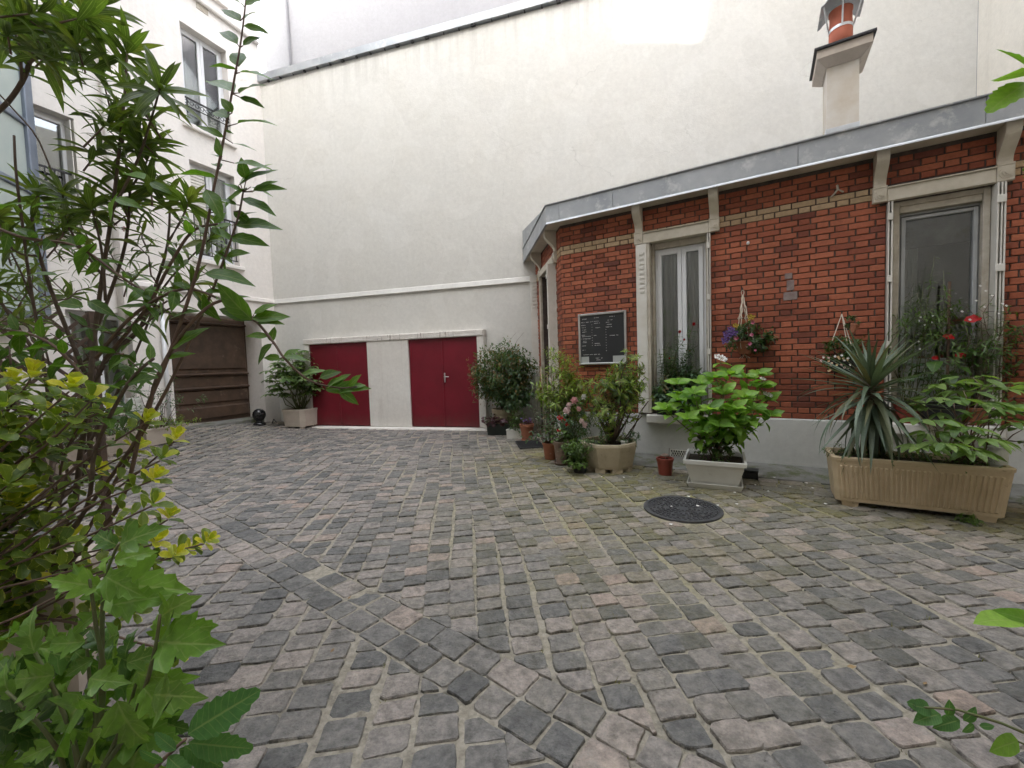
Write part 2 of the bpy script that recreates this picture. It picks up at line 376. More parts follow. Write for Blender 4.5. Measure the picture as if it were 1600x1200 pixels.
def stone_mat():
    t = NT('sett_stone')
    r, moss, edge = t.attr()
    rr = t.math('FRACT', t.math('MULTIPLY', r, 7.31))
    base = t.ramp(r, [(0.0, (.105, .107, .107)), (.18, (.145, .145, .142)), (.38, (.180, .174, .165)), (.55, (.212, .200, .186)), (.75, (.252, .230, .212)), (.93, (.30, .264, .238)), (1.0, (.315, .25, .21))])
    n1 = t.ramp(t.noise(24, 9, .78), [(.27, (.34, .34, .34)), (.5, (.98, .97, .96)), (.73, (1.65, 1.58, 1.50))])
    col = t.mix(1.0, base, n1, 'MULTIPLY')
    lich = t.ramp(t.noise(11, 8, .8), [(.54, 0.0), (.68, 1.0)])
    col = t.mix(t.math('MULTIPLY', lich, t.math('MULTIPLY', rr, .75)), col, (.36, .335, .30))
    dark = t.ramp(t.noise(7, 6, .7), [(.50, 0.0), (.68, 1.0)])
    col = t.mix(t.math('MULTIPLY', dark, .62), col, (.055, .054, .052))
    mo = t.math('MULTIPLY', t.ramp(t.noise(9, 7, .75), [(.28, 0.0), (.55, 1.0)]), moss)
    mcol = t.ramp(t.noise(40, 4), [(.3, (.085, .080, .018)), (.5, (.150, .135, .028)), (.7, (.23, .195, .065))])
    col = t.mix(mo, col, mcol)
    en = t.noise(16, 6, .75)
    col = t.mix(t.math('MULTIPLY', edge, t.ramp(en, [(.46, 0.0), (.60, .8)])), col, (.42, .39, .33))
    col = t.mix(t.math('MULTIPLY', edge, t.ramp(en, [(.40, .85), (.50, 0.0)])), col, (.045, .043, .038))
    t.color(col)
    t.rough(t.ramp(t.noise(15, 5), [(.3, .48), (.7, .78)]))
    t.b.inputs['Specular IOR Level'].default_value = .35
    h = t.math('ADD', t.math('MULTIPLY', t.noise(22, 5, .6), 1.0), t.math('MULTIPLY', t.noise(110, 5, .7), .35))
    t.bump(h, .9, .022)
    return t.m
M['sett'] = stone_mat()
def mortar_mat():
    t = NT('joint_mortar')
    col = t.ramp(t.noise(30, 7, .7), [(.3, (.19, .17, .135)), (.55, (.33, .30, .245)), (.75, (.44, .405, .34))])
    a = t.n('ShaderNodeAttribute', attribute_name='la'); sp = t.n('ShaderNodeSeparateColor'); t.l(a.outputs['Color'], sp.inputs[0])
    mo = t.math('MULTIPLY', t.ramp(t.noise(2.6, 7, .75), [(.34, 0.0), (.6, 1.0)]), sp.outputs[1], True)
    mc = t.ramp(t.noise(25, 5, .7), [(.3, (.075, .085, .02)), (.5, (.24, .22, .075)), (.72, (.36, .33, .15))])
    col = t.mix(mo, col, mc)
    dk = t.ramp(t.noise(5, 6, .7), [(.52, 0.0), (.66, .75)])
    col = t.mix(dk, col, (.085, .080, .062))
    t.color(col); t.rough(.95)
    t.bump(t.noise(70, 6, .75), .8, .012)
    return t.m
M['mortar'] = mortar_mat()
def brick_mat(name, stops, smear):
    t = NT(name)
    r, g_, b_ = t.attr()
    oi = t.n('ShaderNodeObjectInfo')
    f = t.math('FRACT', t.math('ADD', r, oi.outputs['Random']))
    base = t.ramp(f, stops)
    n1 = t.ramp(t.noise(35, 7, .7), [(.3, (.80, .80, .80)), (.7, (1.15, 1.13, 1.1))])
    col = t.mix(1.0, base, n1, 'MULTIPLY')
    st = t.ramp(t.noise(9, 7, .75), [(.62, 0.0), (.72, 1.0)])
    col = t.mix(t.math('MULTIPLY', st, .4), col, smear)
    col = t.mix(1.0, col, t.ramp(t.noise(1.4, 5, .65, dist=.5), [(.3, (.72, .70, .70)), (.5, (1, 1, 1)), (.72, (1.12, 1.10, 1.08))]), 'MULTIPLY')
    ef = t.ramp(t.noise(3.0, 8, .8), [(.63, 0.0), (.72, 1.0)])
    col = t.mix(t.math('MULTIPLY', ef, .16), col, (.50, .40, .33))
    t.color(col); t.rough(.75); t.b.inputs['Specular IOR Level'].default_value = .3
    t.bump(t.noise(90, 6, .7), .4, .006)
    return t.m
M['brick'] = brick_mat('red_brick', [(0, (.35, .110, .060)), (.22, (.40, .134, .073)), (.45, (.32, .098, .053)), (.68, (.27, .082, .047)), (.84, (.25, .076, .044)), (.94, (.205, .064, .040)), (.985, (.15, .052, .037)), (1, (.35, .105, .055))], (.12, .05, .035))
M['cream_brick'] = brick_mat('cream_brick', [(0, (.50, .365, .235)), (.5, (.43, .31, .19)), (1, (.50, .365, .235))], (.26, .2, .13))
M['brick_joint'] = simple('dark_joint', (.095, .072, .060), (.055, .042, .036), 14, .95, bump=.4)

def leaf_mat(name, stops, young=None, edge=None, vein=(.25, .0), rough=.38, trans=.38, vscale=34, brown=.0, tint=(1.5, 1.7, .6)):
    """stops: colours over the per-leaf random value; young: colour at high 'young' values is carried by the random value too"""
    t = NT(name)
    r, ac, al = t.attr()
    oi = t.n('ShaderNodeObjectInfo')
    f = t.math('FRACT', t.math('ADD', r, oi.outputs['Random']))
    col = t.ramp(f, stops)
    mott = t.ramp(t.noise(60, 5, .6), [(.35, (.86, .86, .86)), (.65, (1.12, 1.1, 1.05))])
    col = t.mix(1.0, col, mott, 'MULTIPLY')
    wv = t.math('SINE', t.math('SUBTRACT', t.math('MULTIPLY', al, vscale), t.math('MULTIPLY', ac, 9.0)))
    vmask = t.ramp(wv, [(.86, 0.0), (.98, 1.0)])
    rib = t.ramp(ac, [(.03, 1.0), (.10, 0.0)])
    vm = t.math('MAXIMUM', t.math('MULTIPLY', vmask, .5), rib)
    col = t.mix(t.math('MULTIPLY', vm, vein[0]), col, (.30, .36, .14))
    if edge: 
        em = t.math('ADD', ac, t.math('MULTIPLY', t.math('SUBTRACT', t.noise(70, 3), .5), .9))
        col = t.mix(t.ramp(em, [(edge[1], 0.0), (edge[1] + .12, 1.0)]), col, edge[0])
    if brown:
        bm = t.math('MULTIPLY', t.ramp(t.noise(16, 5, .7), [(.66, 0.0), (.74, 1.0)]), brown)
        col = t.mix(bm, col, (.20, .13, .04))
    t.color(col); t.rough(rough); t.b.inputs['Specular IOR Level'].default_value = .4
    t.bump(t.math('ADD', t.math('MULTIPLY', vm, -.6), t.noise(80, 3)), .35, .002)
    tl = t.n('ShaderNodeBsdfTranslucent')
    tc = t.mix(1.0, col, tint, 'MULTIPLY'); t.l(tc, tl.inputs['Color'])
    mx = t.n('ShaderNodeMixShader'); mx.inputs[0].default_value = trans
    t.l(t.b.outputs[0], mx.inputs[1]); t.l(tl.outputs[0], mx.inputs[2]); t.l(mx.outputs[0], t.out.inputs['Surface'])
    return t.m
G = lambda k, *c: tuple(x * k for x in c)
M['lf_oleander'] = leaf_mat('oleander_leaf', [(0, (.070, .115, .026)), (.4, (.105, .165, .034)), (.7, (.055, .088, .024)), (.92, (.15, .18, .04)), (1, (.070, .115, .026))], vein=(.5, 0), vscale=0, brown=.7)
M['lf_laurel'] = leaf_mat('broad_leaf', [(0, (.062, .140, .014)), (.5, (.095, .195, .018)), (.85, (.045, .10, .016)), (1, (.062, .140, .014))], vein=(.35, 0), vscale=30)
M['lf_euo'] = leaf_mat('variegated_leaf', [(0, (.11, .18, .018)), (.5, (.17, .235, .024)), (.8, (.07, .125, .018)), (1, (.11, .18, .018))], edge=((.42, .44, .09), .88), vein=(.15, 0))
M['lf_euoy'] = leaf_mat('golden_leaf', [(0, (.50, .49, .035)), (.4, (.64, .58, .05)), (.75, (.34, .41, .035)), (1, (.50, .49, .035))], edge=((.68, .60, .15), .85), vein=(.15, 0), trans=.35)
M['lf_hib'] = leaf_mat('lobed_leaf', [(0, (.105, .225, .034)), (.4, (.165, .30, .042)), (.7, (.065, .145, .03)), (.9, (.20, .33, .05)), (1, (.105, .225, .034))], vein=(.5, 0), rough=.36, brown=.5, vscale=26)
M['lf_serr'] = leaf_mat('toothed_leaf', [(0, (.060, .16, .045)), (.5, (.075, .18, .05)), (1, (.060, .16, .045))], vein=(.35, 0), rough=.5, vscale=70)
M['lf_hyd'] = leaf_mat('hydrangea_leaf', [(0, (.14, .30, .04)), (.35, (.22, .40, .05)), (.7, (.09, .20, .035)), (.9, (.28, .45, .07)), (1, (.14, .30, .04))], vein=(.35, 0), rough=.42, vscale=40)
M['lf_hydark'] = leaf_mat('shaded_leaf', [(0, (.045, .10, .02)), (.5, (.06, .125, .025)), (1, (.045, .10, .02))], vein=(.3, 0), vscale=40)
M['lf_yucca'] = leaf_mat('yucca_leaf', [(0, (.090, .130, .092)), (.4, (.135, .178, .128)), (.7, (.058, .088, .052)), (.95, (.16, .145, .075)), (1, (.090, .130, .092))], vein=(.1, 0), rough=.45, vscale=0, trans=.12, brown=.25)
M['lf_peony'] = leaf_mat('peony_leaf', [(0, (.15, .25, .075)), (.4, (.22, .32, .10)), (.75, (.095, .165, .055)), (1, (.15, .25, .075))], vein=(.3, 0), rough=.45, vscale=22)
M['lf_azalea'] = leaf_mat('azalea_leaf', [(0, (.15, .24, .045)), (.35, (.30, .40, .08)), (.6, (.08, .14, .035)), (.85, (.20, .16, .06)), (1, (.15, .24, .045))], vein=(.2, 0), vscale=0)
M['lf_dark'] = leaf_mat('dark_leaf', [(0, (.055, .10, .035)), (.45, (.09, .15, .05)), (.8, (.04, .065, .026)), (1, (.055, .10, .035))], vein=(.2, 0), vscale=0)
M['lf_bluegreen'] = leaf_mat('blue_green_leaf', [(0, (.055, .105, .06)), (.5, (.10, .165, .10)), (1, (.055, .105, .06))], vein=(.2, 0), vscale=0)
M['lf_mid'] = leaf_mat('mid_green_leaf', [(0, (.07, .13, .03)), (.5, (.11, .18, .045)), (.8, (.05, .09, .025)), (1, (.07, .13, .03))], vein=(.2, 0), vscale=0)
M['lf_fatsia'] = leaf_mat('fatsia_leaf', [(0, (.10, .17, .06)), (.5, (.20, .28, .12)), (.8, (.065, .11, .045)), (1, (.10, .17, .06))], vein=(.3, 0), vscale=0)
M['lf_purple'] = leaf_mat('purple_leaf', [(0, (.055, .018, .030)), (.5, (.085, .03, .045)), (1, (.055, .018, .030))], vein=(.1, 0), vscale=0)
M['lf_bronze'] = leaf_mat('bronze_leaf', [(0, (.14, .10, .035)), (.5, (.20, .12, .05)), (1, (.10, .09, .03))], vein=(.1, 0), vscale=0)
def petal(name, c, c2): 
    return leaf_mat(name, [(0, c), (.5, c2), (1, c)], vein=(0, 0), vscale=0, trans=.25, rough=.6, tint=(1, 1, 1))
M['fl_red'] = petal('red_petal', (.48, .008, .010), (.36, .005, .008))
M['fl_pink'] = petal('pale_pink_petal', (.78, .50, .50), (.74, .44, .44))
M['fl_blush'] = petal('blush_petal', (.82, .70, .69), (.80, .64, .63))
M['fl_white'] = petal('white_flower_petal', (.80, .79, .77), (.76, .75, .74))
M['fl_purple'] = petal('purple_petal', (.20, .13, .36), (.13, .07, .25))
M['fl_magenta'] = petal('magenta_petal', (.50, .05, .15), (.62, .28, .36))
M['fl_cream'] = petal('cream_petal', (.70, .56, .32), (.66, .40, .24))
M['fl_yellow'] = petal('yellow_petal', (.50, .38, .05), (.42, .3, .05))
# ================================================================ setting
rng = random.Random(11)
def wall_open(mb, F, u0, u1, z0, z1, d0, d1, openings, mi=0):
    us = sorted({u0, u1, *[a for o in openings for a in (o[0], o[1]) if u0 < a < u1]})
    zs = sorted({z0, z1, *[a for o in openings for a in (o[2], o[3]) if z0 < a < z1]})
    inside = lambda u, z: any(o[0] < u < o[1] and o[2] < z < o[3] for o in openings)
    for i in range(len(us) - 1):
        for j in range(len(zs) - 1):
            if not inside((us[i] + us[i + 1]) / 2, (zs[j] + zs[j + 1]) / 2):
                a, b, c, d = us[i], us[i + 1], zs[j], zs[j + 1]
                mb.add([F.P(a, d0, c), F.P(b, d0, c), F.P(b, d0, d), F.P(a, d0, d)], [(0, 1, 2, 3)], mi)
                mb.add([F.P(a, d1, c), F.P(b, d1, c), F.P(b, d1, d), F.P(a, d1, d)], [(3, 2, 1, 0)], mi)
    for (a, b, c, d) in openings:
        mb.add([F.P(a, d0, c), F.P(b, d0, c), F.P(b, d0, d), F.P(a, d0, d), F.P(a, d1, c), F.P(b, d1, c), F.P(b, d1, d), F.P(a, d1, d)],
               [(0, 4, 5, 1), (1, 5, 6, 2), (2, 6, 7, 3), (3, 7, 4, 0)], mi)
    mb.add([F.P(u0, d0, z0), F.P(u1, d0, z0), F.P(u1, d0, z1), F.P(u0, d0, z1), F.P(u0, d1, z0), F.P(u1, d1, z0), F.P(u1, d1, z1), F.P(u0, d1, z1)],
           [(3, 2, 6, 7), (0, 3, 7, 4), (1, 5, 6, 2)], mi)

# ---------------------------------------------------------------- back wall with the red store doors
UR = FW.px(1526, 100, DW)[0]                               # right end of the back wall
bw = thing('party_wall', 'tall cream rendered wall with zinc coping rising behind the red doors', 'wall', FW.P(2, DW, 0))
d1L, d1R = FW.px(484.4, 539)[0], FW.px(574.6, 535)[0]
d2L, d2R = FW.px(638.9, 530.6)[0], FW.px(745.8, 525)[0]
sL, sR = d1L - .13, d2R + .15
DT, DB = 1.925, .045                                       # door top and bottom
m = MB(); wall_open(m, FW, _cu, UR, -.3, 8.06, DW, DW + .4, [(d1L, d1R, -.3, DT), (d2L, d2R, -.3, DT)])
m.build('wall', M['wall_back'], bw)
m = MB(); cz = FW.px(600, 460, DW - .04)[1]
m.sweep(FW, [(DW - .002, cz), (DW - .034, cz), (DW - .038, cz + .010), (DW - .026, cz + .05), (DW - .012, cz + .10), (DW - .002, cz + .115)], _cu + .002, 3.3)
m.build('string_course', M['wall_back'], bw)
zc = FW.px(580, 78.75, DW - .07)[1]
m = MB(); m.sweep(FW, [(DW - .07, zc), (DW - .075, zc + .15), (DW + .5, zc + .2), (DW + .5, zc - .02), (DW + .001, zc - .005)], _cu - .05, UR + .3)
cop = m.build('coping', M['zinc'], bw)
m = MB()
for k in range(40): m.box(FW, -3 + k * .34 + rng.uniform(-.05, .05), -2.96 + k * .34, DW - .05, DW - .002, zc - .035, zc - .006)
m.build('coping_clip', M['iron'], cop, kind='stuff')
m = MB(); m.bbox(FW, sL - .01, sR + .01, -.072, DW - .001, DT, DT + .130, .014)
lin = m.build('lintel', M['stained'], bw)
for i, (a, b) in enumerate(((sL, d1L), (d1R, d2L), (d2R, sR))):
    m = MB(); m.bbox(FW, a + (.001 if i else 0), b - .001, -.055, DW - .001, .04, DT - .001, .006); m.build('pillar', M['trim_wall'], bw)
m = MB()
m.hexa([FW.P(sL - .05, -.20, -.05), FW.P(sR + .05, -.20, -.05), FW.P(sR + .03, DW, -.05), FW.P(sL - .02, DW, -.05),
        FW.P(sL - .03, -.17, .025), FW.P(sR + .03, -.17, .022), FW.P(sR + .02, DW - .002, .038), FW.P(sL - .02, DW - .002, .038)])
m.build('step', M['trim_wall'], bw)
for (a, b, has) in ((d1L, d1R, False), (d2L, d2R, True)):
    m = MB(); m.frame(FW, a + .001, b - .001, -.02, .06, DB, DT - .002, .018, .004)
    dr = m.build('door', M['door_red'], bw)
    mid = a + (b - a) * (.49 if not has else .50)
    for (p, q) in ((a + .02, mid - .003), (mid + .003, b - .02)):
        m = MB(); m.bbox(FW, p, q, -.012, .03, DB + .006, DT - .02, .005); m.build('door_leaf', M['door_red'], dr)
    m = MB(); m.bbox(FW, mid - .022, mid + .018, -.024, -.0125, DB + .01, DT - .022, .006); m.build('cover_strip', M['door_red'], dr)
    if has:
        hu, hz = FW.px(696, 590)
        m = MB(); m.bbox(FW, hu - .018, hu + .014, -.032, -.0245, hz - .10, hz + .10, .003)
        m.tube([FW.P(hu, -.03, hz + .02), FW.P(hu, -.07, hz + .02), FW.P(hu + .03, -.075, hz + .02), FW.P(hu + .11, -.075, hz + .018)], .008, 8)
        m.tube([FW.P(hu, -.025, hz - .05), FW.P(hu, -.038, hz - .05)], .014, 8)
        m.build('handle', M['steel'], dr)

# wall of the taller house rising behind the coping
uw_ = thing('house_wall', 'high plain white gable wall rising behind the zinc coping', 'wall', FW.P(2, 1.6, 0))
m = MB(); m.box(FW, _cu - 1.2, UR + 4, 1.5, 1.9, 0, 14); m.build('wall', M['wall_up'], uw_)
m = MB(); m.bbox(FW, _cu - .42, _cu - .34, 1.42, 1.498, 6, 14, .02); m.build('corner_strip', M['wall_up'], uw_)

# side wall closing the court on the right
FS = Frame(FW.P(UR, DW, 0)[:2], (-.275, -.962))
sw = thing('side_wall', 'cream side wall above the lodge roof meeting the back wall in a dark crack', 'wall', FS.P(1, 0, 0))
m = MB(); m.box(FS, .012, 13, 0, .4, -.3, 11); m.build('wall', M['wall_side'], sw)

# ---------------------------------------------------------------- left building
FLu = lambda x, y, d=0: FL.px(x, y, d)
wl, wr = FLu(280, 31)[0], FLu(353, 79)[0]
W_UP = (wl, wr, FLu(326, 208)[1], FLu(316, 55)[1])
W_LO = (wl, wr, W_UP[2] - 2.66, W_UP[3] - 2.67)
W_TOP = (wl, wr, W_UP[2] + 2.95, W_UP[3] + 2.95)
w0r = FLu(115, 186)[0]
W_NEAR = (w0r - .98, w0r, W_LO[2], FLu(80, 172)[1])
W_GND = (w0r - .3, w0r + .55, .75, 2.45)
gl, gr_ = FLu(268, 560)[0], FLu(413, 600)[0]
gtop = FLu(390, 497)[1]
GATE = (gl, gr_, -.2, gtop)
lb = thing('apartment_building', 'warm white apartment building with casement windows and brown gateway on the left', 'building', FL.P(-3, 0, 0))
m = MB(); wall_open(m, FL, -14, .0, -.3, 12.5, 0, .45, [W_UP, W_LO, W_TOP, W_NEAR, W_GND, GATE]); m.build('wall', M['wall_left'], lb)
sz = FLu(383, 54, -.06)[1]
m = MB(); m.sweep(FL, [(-.002, sz), (-.06, sz), (-.075, sz + .03), (-.075, sz + .055), (-.03, sz + .085), (-.002, sz + .10)], -14, -.02); m.build('string_course', M['wall_left'], lb)
lz = FLu(400, 471.5, -.03)[1]
m = MB(); m.sweep(FL, [(-.002, lz), (-.035, lz), (-.05, lz + .02), (-.04, lz + .09), (-.002, lz + .11)], gl - .5, -.01); m.build('gateway_cornice', M['wall_left'], lb)
def casement(op, sill=True, rail='scroll', curtain=True, parent=lb, F=FL, fr=M['pvc'], shut=False):
    u0, u1, z0, z1 = op
    m = MB(); m.frame(F, u0 + .001, u1 - .001, .17, .24, z0 + .001, z1 - .001, .05); win = m.build('window', fr, parent)
    mid = (u0 + u1) / 2
    for a, b in ((u0 + .052, mid - .002), (mid + .002, u1 - .052)):
        m = MB(); m.frame(F, a, b, .155, .225, z0 + .055, z1 - .053, .058, .075); m.build('sash', fr, win)
        m = MB(); m.box(F, a + .06, b - .06, .185, .195, z0 + .14, z1 - .115); m.build('pane', M['glass'], win)
    m = MB(); n = 28
    for i in range(n if curtain else 0):
        t0, t1 = i / n, (i + 1) / n
        a0, a1 = u0 + .06 + (u1 - u0 - .12) * t0, u0 + .06 + (u1 - u0 - .12) * t1
        o0, o1 = .32 + .025 * math.sin(i * 1.7), .32 + .025 * math.sin((i + 1) * 1.7)
        m.add([F.P(a0, o0, z0 + .05), F.P(a1, o1, z0 + .05), F.P(a1, o1, z1 - .05), F.P(a0, o0, z1 - .05)], [(0, 1, 2, 3)])
    if curtain: m.build('curtain', M['curtain'], win)
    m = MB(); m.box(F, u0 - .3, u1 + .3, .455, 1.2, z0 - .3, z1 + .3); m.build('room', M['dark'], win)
    if sill:
        m = MB(); m.bbox(F, u0 - .07, u1 + .07, -.075, -.001, z0 - .085, z0 - .002, .012); m.build('sill', M['wall_left'], win)
    if rail:
        m = MB(); zr = z0 + (.52 if rail == 'scroll' else .95)
        m.box(F, u0 + .002, u1 - .002, .03, .055, zr, zr + .03)
        if rail == 'scroll':
            m.box(F, u0 + .002, u1 - .002, .035, .05, zr - .15, zr - .135)
            k = 9
            for i in range(k):
                c = u0 + (u1 - u0) * (i + .5) / k; r = (u1 - u0) / k * .45
                pts = [F.P(c + r * math.cos(a * .5) * (1 - a * .03), .042, zr - .067 + r * math.sin(a * .5) * (1 - a * .03)) for a in range(0, 15)]
                m.tube(pts, .007, 4)
            for c in (u0 + .06, u1 - .06):
                m.tube([F.P(c, .042, zr), F.P(c, .02, zr - .2), F.P(c, .042, zr - .28), F.P(c, .07, zr - .22)], .01, 4)
        else:
            m.box(F, u0 + .002, u1 - .002, .035, .05, z0 + .1, z0 + .12)
            for i in range(9): m.box(F, u0 + .04 + i * (u1 - u0 - .08) / 8 - .007, u0 + .04 + i * (u1 - u0 - .08) / 8 + .007, .035, .049, z0 + .12, zr)
        m.build('railing', M['iron'], win)
    return win
casement(W_UP); casement(W_TOP); casement(W_LO, rail='bars'); casement(W_GND, rail=None, sill=True)
wn = casement(W_NEAR, rail='bars', curtain=False)
m = MB()
for k in range(26): m.bbox(FL, wl + .03, wl + .33, .10, .13, W_LO[2] + .25 + k * .062, W_LO[2] + .30 + k * .062, .004)
m.build('shutter_louvres', M['shutter'], lb)
for a in (w0r - .001, w0r - .05):                          # folded metal shutters in the reveal
    m = MB(); m.bbox(FL, a - .016, a - .001, -.03, .15, W_NEAR[2] + .03, W_NEAR[3] - .05, .003); m.build('shutter', M['shutter'], lb)
m = MB(); m.tube([FL.P(FLu(172, 300)[0], -.06, 0.2), FL.P(FLu(172, 300)[0], -.06, 12)], .045, 10); m.build('downpipe', M['wall_left'], lb, smooth=True)
m = MB(); m.tube([FL.P(gl - .13, -.05, 0.2), FL.P(gl - .13, -.05, gtop + .1)], .035, 10); m.build('downpipe', M['pvc'], lb, smooth=True)
m = MB(); vu, vz = FLu(317, 15); m.bbox(FL, vu - .13, vu + .1, -.008, .02, vz - .06, vz + .06, .004); m.build('air_vent', M['oldwood'], lb)
# brown gateway
gd = .50
m = MB(); gzb = .3
m.box(FL, gl - .05, gr_ + .05, gd + .06, gd + .14, -.2, gtop + .05); gt = m.build('gateway_door', M['gate'], lb)
for (z0, z1, o, u0, u1) in ((.34, .62, .045, gl + .02, gr_ - .03), (.68, .98, .03, gl + .02, gr_ - .03), (1.42, gtop - .16, .035, gl + .02, gr_ - .03)):
    m = MB(); m.bbox(FL, u0, u1, gd + .06 - o, gd + .059, z0, z1, .03); m.build('panel', M['gate'], gt)
for z in (1.02, 1.32, gtop - .13):
    m = MB(); m.sweep(FL, [(gd + .059, z - .03), (gd + .0, z - .025), (gd - .02, z), (gd + .0, z + .02), (gd + .059, z + .03)], gl + .01, gr_ - .02); m.build('moulding', M['gate'], gt)
m = MB()
for a_, b_ in ((gl - .25, gl - .001), (gr_ + .001, gr_ + .25)): m.box(FL, a_, b_, .451, gd + .3, -.2, gtop + .3)
m.box(FL, gl - .25, gr_ + .25, .451, gd + .3, gtop + .301, gtop + .5); m.build('passage_wall', M['wall_left'], lb)
m = MB(); m.bbox(FL, gl + .002, gr_ - .002, .06, gd + .05, 0, .27, .015); m.build('threshold', M['concrete'], lb)
# glazed stair bay at the very left edge
e0 = FLu(46, 180)[0]
FG = Frame(FL.P(e0, 0, 0)[:2], (-.31, .95))
gb = thing('glazed_bay', 'blue grey framed bay of milky glass at the edge of the left building', 'bay', FG.P(-1.5, 0, 2.2))
bz0 = 2.25
m = MB(); m.bbox(FG, -.16, .0, -.06, .06, bz0, 11.5, .01); m.build('post', M['bluegrey'], gb)
m = MB(); m.bbox(FG, -3.3, -3.15, -.06, .06, bz0, 11.5, .01); m.build('post', M['bluegrey'], gb)
zr_list = sorted([bz0, FG.px(20, 290)[1], FG.px(20, 185)[1], FG.px(20, 75)[1], 8.6, 10.2, 11.4])
for z in zr_list:
    m = MB(); m.bbox(FG, -3.14, -.162, -.05, .05, z, z + .10, .01); m.build('rail', M['bluegrey'], gb)
for z0, z1 in zip(zr_list[:-1], zr_list[1:]):
    m = MB(); m.box(FG, -3.14, -.163, -.012, .012, z0 + .101, z1 - .001); m.build('pane', M['frosted'], gb)
m = MB(); m.box(FG, -3.3, -.2, .3, 1.2, bz0, 11.5); m.build('back_panel', M['room'], gb)

# ---------------------------------------------------------------- unseen house added behind the camera: shades the court, notch shapes the sun patch
REAR_Y = -4.0
def sun_at_rear(p):
    t = (REAR_Y - p.y) / SUN_DIR.y
    return p + SUN_DIR * t
pa, pb = [FW.P(*((lambda q: (q[0], DW, q[1]))(FW.px(x, 46, DW)))) for x in (968, 1091)]
ra, rb = sun_at_rear(pa), sun_at_rear(pb)
nx0, nx1 = sorted((ra.x, rb.x)); nz = min(ra.z, rb.z) - .02
FR = Frame((0, REAR_Y), (-1, 0))
RH = 22.5
rw = thing('rear_shading_house', 'tall unseen house behind the camera, added to shade the court, notched for the sun patch', 'building', (0, REAR_Y, 0))
m = MB()
ops = [(-nx1, -nx0, nz, RH + 1)]
wins = [(u, u + 1.0, 6.2 + 3 * k, 8.1 + 3 * k) for u in (4.4, 6.8, 9.2) for k in range(4)]
wall_open(m, FR, -16, 16, -.3, RH, 0, .5, [(-nx1, -nx0, nz, RH)] + wins)
za_, zb_ = (ra.z, rb.z) if ra.x < rb.x else (rb.z, ra.z)
m.hexa([Vector((x, y, nz - .01)) for x, y in ((nx0, REAR_Y - .45), (nx1, REAR_Y - .45), (nx1, REAR_Y - .05), (nx0, REAR_Y - .05))] + [Vector((x, y, z)) for x, y, z in ((nx0, REAR_Y - .45, za_), (nx1, REAR_Y - .45, zb_), (nx1, REAR_Y - .05, zb_), (nx0, REAR_Y - .05, za_))])  # sloped filler in the notch, added to level the sun patch's lower edge
m.build('wall', M['rear_stone'], rw)
for o in wins:
    m = MB(); m.box(FR, o[0], o[1], .2, .25, o[2], o[3]); m.build('window', M['dark'], rw)

# ---------------------------------------------------------------- ground sheet
manhole_c = gpt(1066, 795); MAN_R = 0.31
lod = lambda p: FB.loc(p)
def moss_at(x, y):
    u, d = FB.loc((x, y))
    near = 1.3 * math.exp(-((d + 1.15) / .50) ** 2) if d < -1.15 else 1.3
    near *= 1 / (1 + math.exp(-(u + .2) * 3))
    c = math.exp(-(((x - .6) / 1.5) ** 2 + ((y - 5.2) / 2.6) ** 2))
    cen = math.exp(-(((x - 1.3) / 1.6) ** 2 + ((y - 3.2) / 1.3) ** 2))
    return min(1.0, .95 * near + .50 * c + .45 * cen)
gs = thing('courtyard_paving', 'uneven grey cobblestone paving of the courtyard with mossy joints', None, (0, 4, 0), kind='structure')
N = 110
xs = np.linspace(-12, 9, N); ys = np.linspace(-5, 13, N)
gv = [Vector((x, y, gz(x, y) - .0045 + .0025 * math.sin(x * 3.1 + y * 2.2))) for y in ys for x in xs]
ga = [(0, moss_at(q.x, q.y), 0) for q in gv]
gf = [(j * N + i, j * N + i + 1, (j + 1) * N + i + 1, (j + 1) * N + i) for j in range(N - 1) for i in range(N - 1)]
put('ground', mesh_from('ground', [q - Vector((0, 4, 0)) for q in gv], gf, M['mortar'], attr=ga, smooth=True), gs, Matrix.Translation((0, 4, 0)))
far = bpy.data.objects.new('ground_beyond', mesh_from('ground_beyond', [(-150, -150, -.35), (150, -150, -.35), (150, 150, -.35), (-150, 150, -.35)], [(0, 1, 2, 3)], M['concrete']))
COL.objects.link(far); far['kind'] = 'structure'

# ---------------------------------------------------------------- cobbles
def clip(poly, n, c):                                      # keep n.p <= c
    out = []
    for i in range(len(poly)):
        a, b = poly[i], poly[(i + 1) % len(poly)]
        da, db = n[0] * a[0] + n[1] * a[1] - c, n[0] * b[0] + n[1] * b[1] - c
        if da <= 0: out.append(a)
        if da * db < 0:
            t = da / (da - db); out.append((a[0] + (b[0] - a[0]) * t, a[1] + (b[1] - a[1]) * t))
    return out
def area(p): return abs(sum(p[i][0] * p[(i + 1) % len(p)][1] - p[(i + 1) % len(p)][0] * p[i][1] for i in range(len(p)))) / 2
bA0, bA1 = gpt(408, 833), gpt(800, 1032)
bdir = (bA1 - bA0).to_2d().normalized(); bn = Vector((-bdir.y, bdir.x))      # bn points to the far field
if bn.y < 0: bn = -bn
cA = bn.dot(bA0.to_2d()); cC = bn.dot(((gpt(359, 868) + gpt(670, 1060)) / 2).to_2d())
BW = cA - cC                                               # width of the two-row band
ang = math.radians(7.0)
ax = Vector((math.cos(ang), math.sin(ang))); ay = Vector((-math.sin(ang), math.cos(ang)))
stones = []
